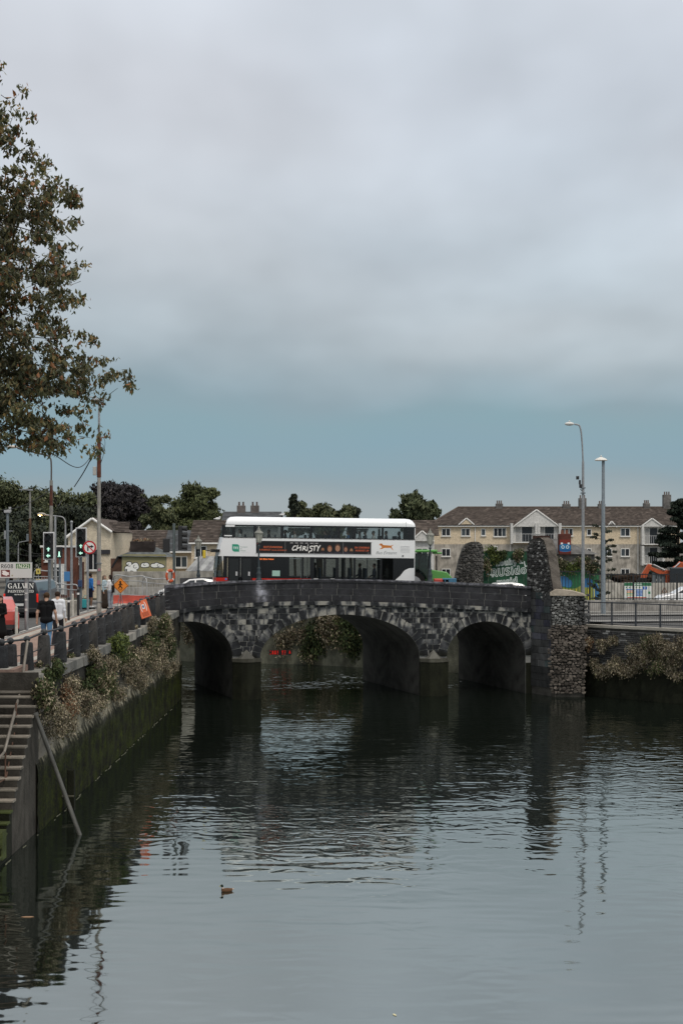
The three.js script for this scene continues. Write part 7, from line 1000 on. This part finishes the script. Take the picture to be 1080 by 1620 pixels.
// ---------------------------------------------------------------- people on the quay
{
  const P = (px, d) => [PX(px, d), gy(d), -d];
  person('man in a black T-shirt and blue jeans walking away along the quay', { H: 1.9, cell: 0.013, fingers: true, top: [0.008, 0.008, 0.009], sleeve: 0.5, hem: true, leg: [0.10, 0.20, 0.33], hair: [0.06, 0.035, 0.02], shoe: [0.3, 0.3, 0.3], bulk: 1.1, J: { head: [0.0, 1.655, 0.03], elR: [-0.27, 1.16, -0.04], wrR: [-0.3, 0.92, 0.03], elL: [0.27, 1.16, -0.05], wrL: [0.28, 0.92, -0.02], knL: [0.1, 0.5, 0.14], anL: [0.1, 0.12, 0.05], knR: [-0.1, 0.5, -0.03], anR: [-0.1, 0.1, -0.24] } }, P(74, 46.3).map((v, i) => (i === 1 ? v + 0.02 : v)), Math.PI + 0.1);
  person('man in a white top and dark trousers walking beside the man in black', { H: 1.85, cell: 0.013, fingers: true, top: [0.66, 0.67, 0.70], sleeve: 1, hem: true, leg: [0.02, 0.02, 0.024], hair: [0.035, 0.022, 0.016], bulk: 1.05, J: { head: [0.02, 1.65, 0.04], elL: [0.25, 1.17, 0], wrL: [0.2, 0.98, 0.12], knR: [-0.1, 0.5, 0.12], anR: [-0.1, 0.12, 0.04], anL: [0.1, 0.1, -0.2] } }, P(92, 48.6), Math.PI - 0.1);
  person('person in a long black coat with one hand raised to the face', { H: 1.7, cell: 0.016, fingers: true, top: [0.008, 0.008, 0.008], leg: [0.008, 0.008, 0.008], hem: true, skirt: 0.5, longHair: true, hair: [0.02, 0.014, 0.01], J: { elR: [-0.25, 1.2, 0.1], wrR: [-0.1, 1.42, 0.18], elL: [0.26, 1.16, 0.05], wrL: [0.1, 1.1, 0.2] } }, P(1, 48.5), -0.3);
  person('man in a bright blue top and shorts waiting by the sign pole', { H: 1.75, cell: 0.02, top: [0.03, 0.15, 0.42], leg: [0.012, 0.014, 0.03], shorts: 1, hair: [0.015, 0.012, 0.01], skin: [0.2, 0.11, 0.075], shoe: [0.6, 0.6, 0.6], J: { elL: [0.2, 1.15, 0.05], wrL: [0.1, 1.05, 0.22] } }, P(143.5, 72.5), 2.2);
  tag(obj('shopping_bag', [prism([[-0.17, 0], [0.17, 0], [0.2, 0.42], [-0.2, 0.42]], 0.16, -0.08, 0.02), tube([[-0.1, 0.42, 0], [-0.06, 0.6, 0], [0.06, 0.6, 0], [0.1, 0.42, 0]], 0.012, 14, 5)], M([0.05, 0.33, 0.36], 0.7)), 'teal shopping bag standing beside the man in blue', 'bag').position.set(PX(135.5, 72.2), gy(72.2), -72.2);
  person('woman with long dark hair in a white top and wide grey trousers', { H: 1.72, cell: 0.02, top: [0.66, 0.66, 0.66], leg: [0.24, 0.27, 0.31], longHair: true, hair: [0.02, 0.014, 0.011], J: { elL: [0.24, 1.18, 0.05], wrL: [0.1, 1.15, 0.24], elR: [-0.24, 1.18, 0.05], wrR: [-0.1, 1.15, 0.24] }, bulk: 1.08 }, P(175, 70.6), -2.0);
  person('woman in a pale blue jacket and dark skirt facing the woman in white', { H: 1.68, cell: 0.02, top: [0.36, 0.46, 0.50], leg: [0.06, 0.045, 0.035], longHair: true, hair: [0.16, 0.12, 0.09], skirt: 0.25, shoe: [0.03, 0.02, 0.015], J: { elL: [0.24, 1.2, 0.06], wrL: [0.08, 1.3, 0.22] } }, P(165.5, 71.4), 1.4);
  tag(obj('black_shoulder_bag', [cham(0.12, 0.36, 0.26, 0, 0, 0, 0.04), tube([[0, 0.18, -0.1], [0.03, 0.55, 0], [0, 0.18, 0.1]], 0.012, 12, 5)], M([0.015, 0.013, 0.012], 0.7)), 'black shoulder bag hanging from the woman in white', 'bag').position.set(PX(179, 70.6) + 0.02, gy(70.6) + 1.02, -70.55);
}
// ---------------------------------------------------------------- small things on the water and on the roofs
{
  const d = EYE * FL / (1410 - HZ), t = thing('duck', 'brown mallard duck with a dark head floating on the river', 'duck', [PX(359, d), -0.02, -d], Math.PI + 0.25); t.scale.setScalar(0.62);
  const g = nets((x, y, z) => { const sm = (a, b, k) => { const h = clamp(0.5 + 0.5 * (b - a) / k); return b * (1 - h) + a * h - k * h * (1 - h); }; const el = (cx, cy, rx, ry, rz) => (Math.hypot((x - cx) / rx, (y - cy) / ry, z / rz) - 1) * Math.min(rx, ry, rz); const cap = (ax, ay, bx, by, r1, r2) => { const vx = bx - ax, vy = by - ay, h = clamp(((x - ax) * vx + (y - ay) * vy) / (vx * vx + vy * vy)); return Math.hypot(x - ax - vx * h, y - ay - vy * h, z) - lerp(r1, r2, h); }; let m = el(0, 0.07, 0.2, 0.085, 0.1); m = sm(m, cap(0.14, 0.09, 0.17, 0.21, 0.055, 0.036), 0.04); m = sm(m, el(0.185, 0.25, 0.052, 0.045, 0.038), 0.02); m = sm(m, cap(0.22, 0.245, 0.275, 0.228, 0.018, 0.012), 0.01); m = sm(m, cap(-0.16, 0.09, -0.27, 0.12, 0.045, 0.01), 0.03); return m; }, [-0.32, -0.05, -0.14], [0.32, 0.34, 0.14], 0.012);
  const p = g.attributes.position, C = new Float32Array(p.count * 3), r = rng(2); for (let i = 0; i < p.count; i++) { const x = p.getX(i), y = p.getY(i); let c = [0.10, 0.055, 0.03].map((v) => v * (0.6 + 0.8 * r())); if (y > 0.19) c = [0.012, 0.022, 0.016]; if (x > 0.235 && y > 0.2) c = [0.3, 0.25, 0.06]; if (y > 0.155 && y < 0.19 && x > 0.1) c = [0.5, 0.42, 0.36]; if (x < -0.2) c = [0.4, 0.32, 0.26]; C.set(c, i * 3); }
  g.setAttribute('color', new THREE.BufferAttribute(C, 3)); g.computeVertexNormals(); obj('body', g, mBody, t);
  const leaf = (px, py, s, col, lab) => { const dd = EYE * FL / (py - HZ); const o = obj('floating_leaf', [prism([[-s, 0], [-s * 0.3, s * 0.35], [s * 0.6, s * 0.3], [s, 0], [s * 0.4, -s * 0.35], [-s * 0.5, -s * 0.3]], 0.006).rotateX(-Math.PI / 2)], M(col, 0.6)); o.position.set(PX(px, dd), 0.004, -dd); o.rotation.y = px; tag(o, lab, 'leaf', 'leaves on the river'); };
  leaf(44, 1451, 0.14, [0.26, 0.15, 0.08], 'curled brown leaf floating by the weedy quay wall'); leaf(624, 1606, 0.06, [0.55, 0.5, 0.3], 'pale yellow leaf floating on calm water'); 
  const gull = (px, py, D, lab) => { const t = thing('gull', lab, 'bird', [PX(px, D), PY(py, D), -D]); obj('body', [ball(0.14, 0, 0.12, 0, 1.6, 0.8, 0.8), ball(0.075, 0.17, 0.25, 0), rod([0.14, 0.15, 0], [0.17, 0.24, 0], 0.06, 0.05), rod([0.22, 0.25, 0], [0.3, 0.235, 0], 0.02, 0.008), rod([-0.15, 0.12, 0], [-0.34, 0.1, 0], 0.06, 0.015)], M([0.7, 0.7, 0.69], 0.7), t); obj('legs', [rod([0, 0, 0.03], [0, 0.06, 0.03], 0.008), rod([0, 0, -0.03], [0, 0.06, -0.03], 0.008)], M([0.5, 0.3, 0.1], 0.6), t); };
  gull(446.5, 816, 150, 'white gull perched on the slate roof behind the bus'); gull(344.5, 823, 118, 'white gull perched on the brown roof by the bus front');
  // strand of scum where the weedy wall meets the water, and bits of driftwood
  const r2 = rng(88), sc = []; for (let dd = 35; dd < 70; dd += 0.12) if (r2() < 0.75) { const s = 0.012 + 0.015 * r2(); if (fbm(dd * 0.5, 1, 2) > 0.02) sc.push(box(s, 0.012, 0.1 + 0.12 * r2(), -8.26 + 0.05 * n2(dd, 3) + 0.02 * r2(), 0.004, -dd)); } tag(obj('floating_scum', sc, M([0.14, 0.14, 0.10], 0.9)), 'pale line of scum along the foot of the quay wall', 'scum', null, 'stuff');
}
renderer.render(scene, camera);
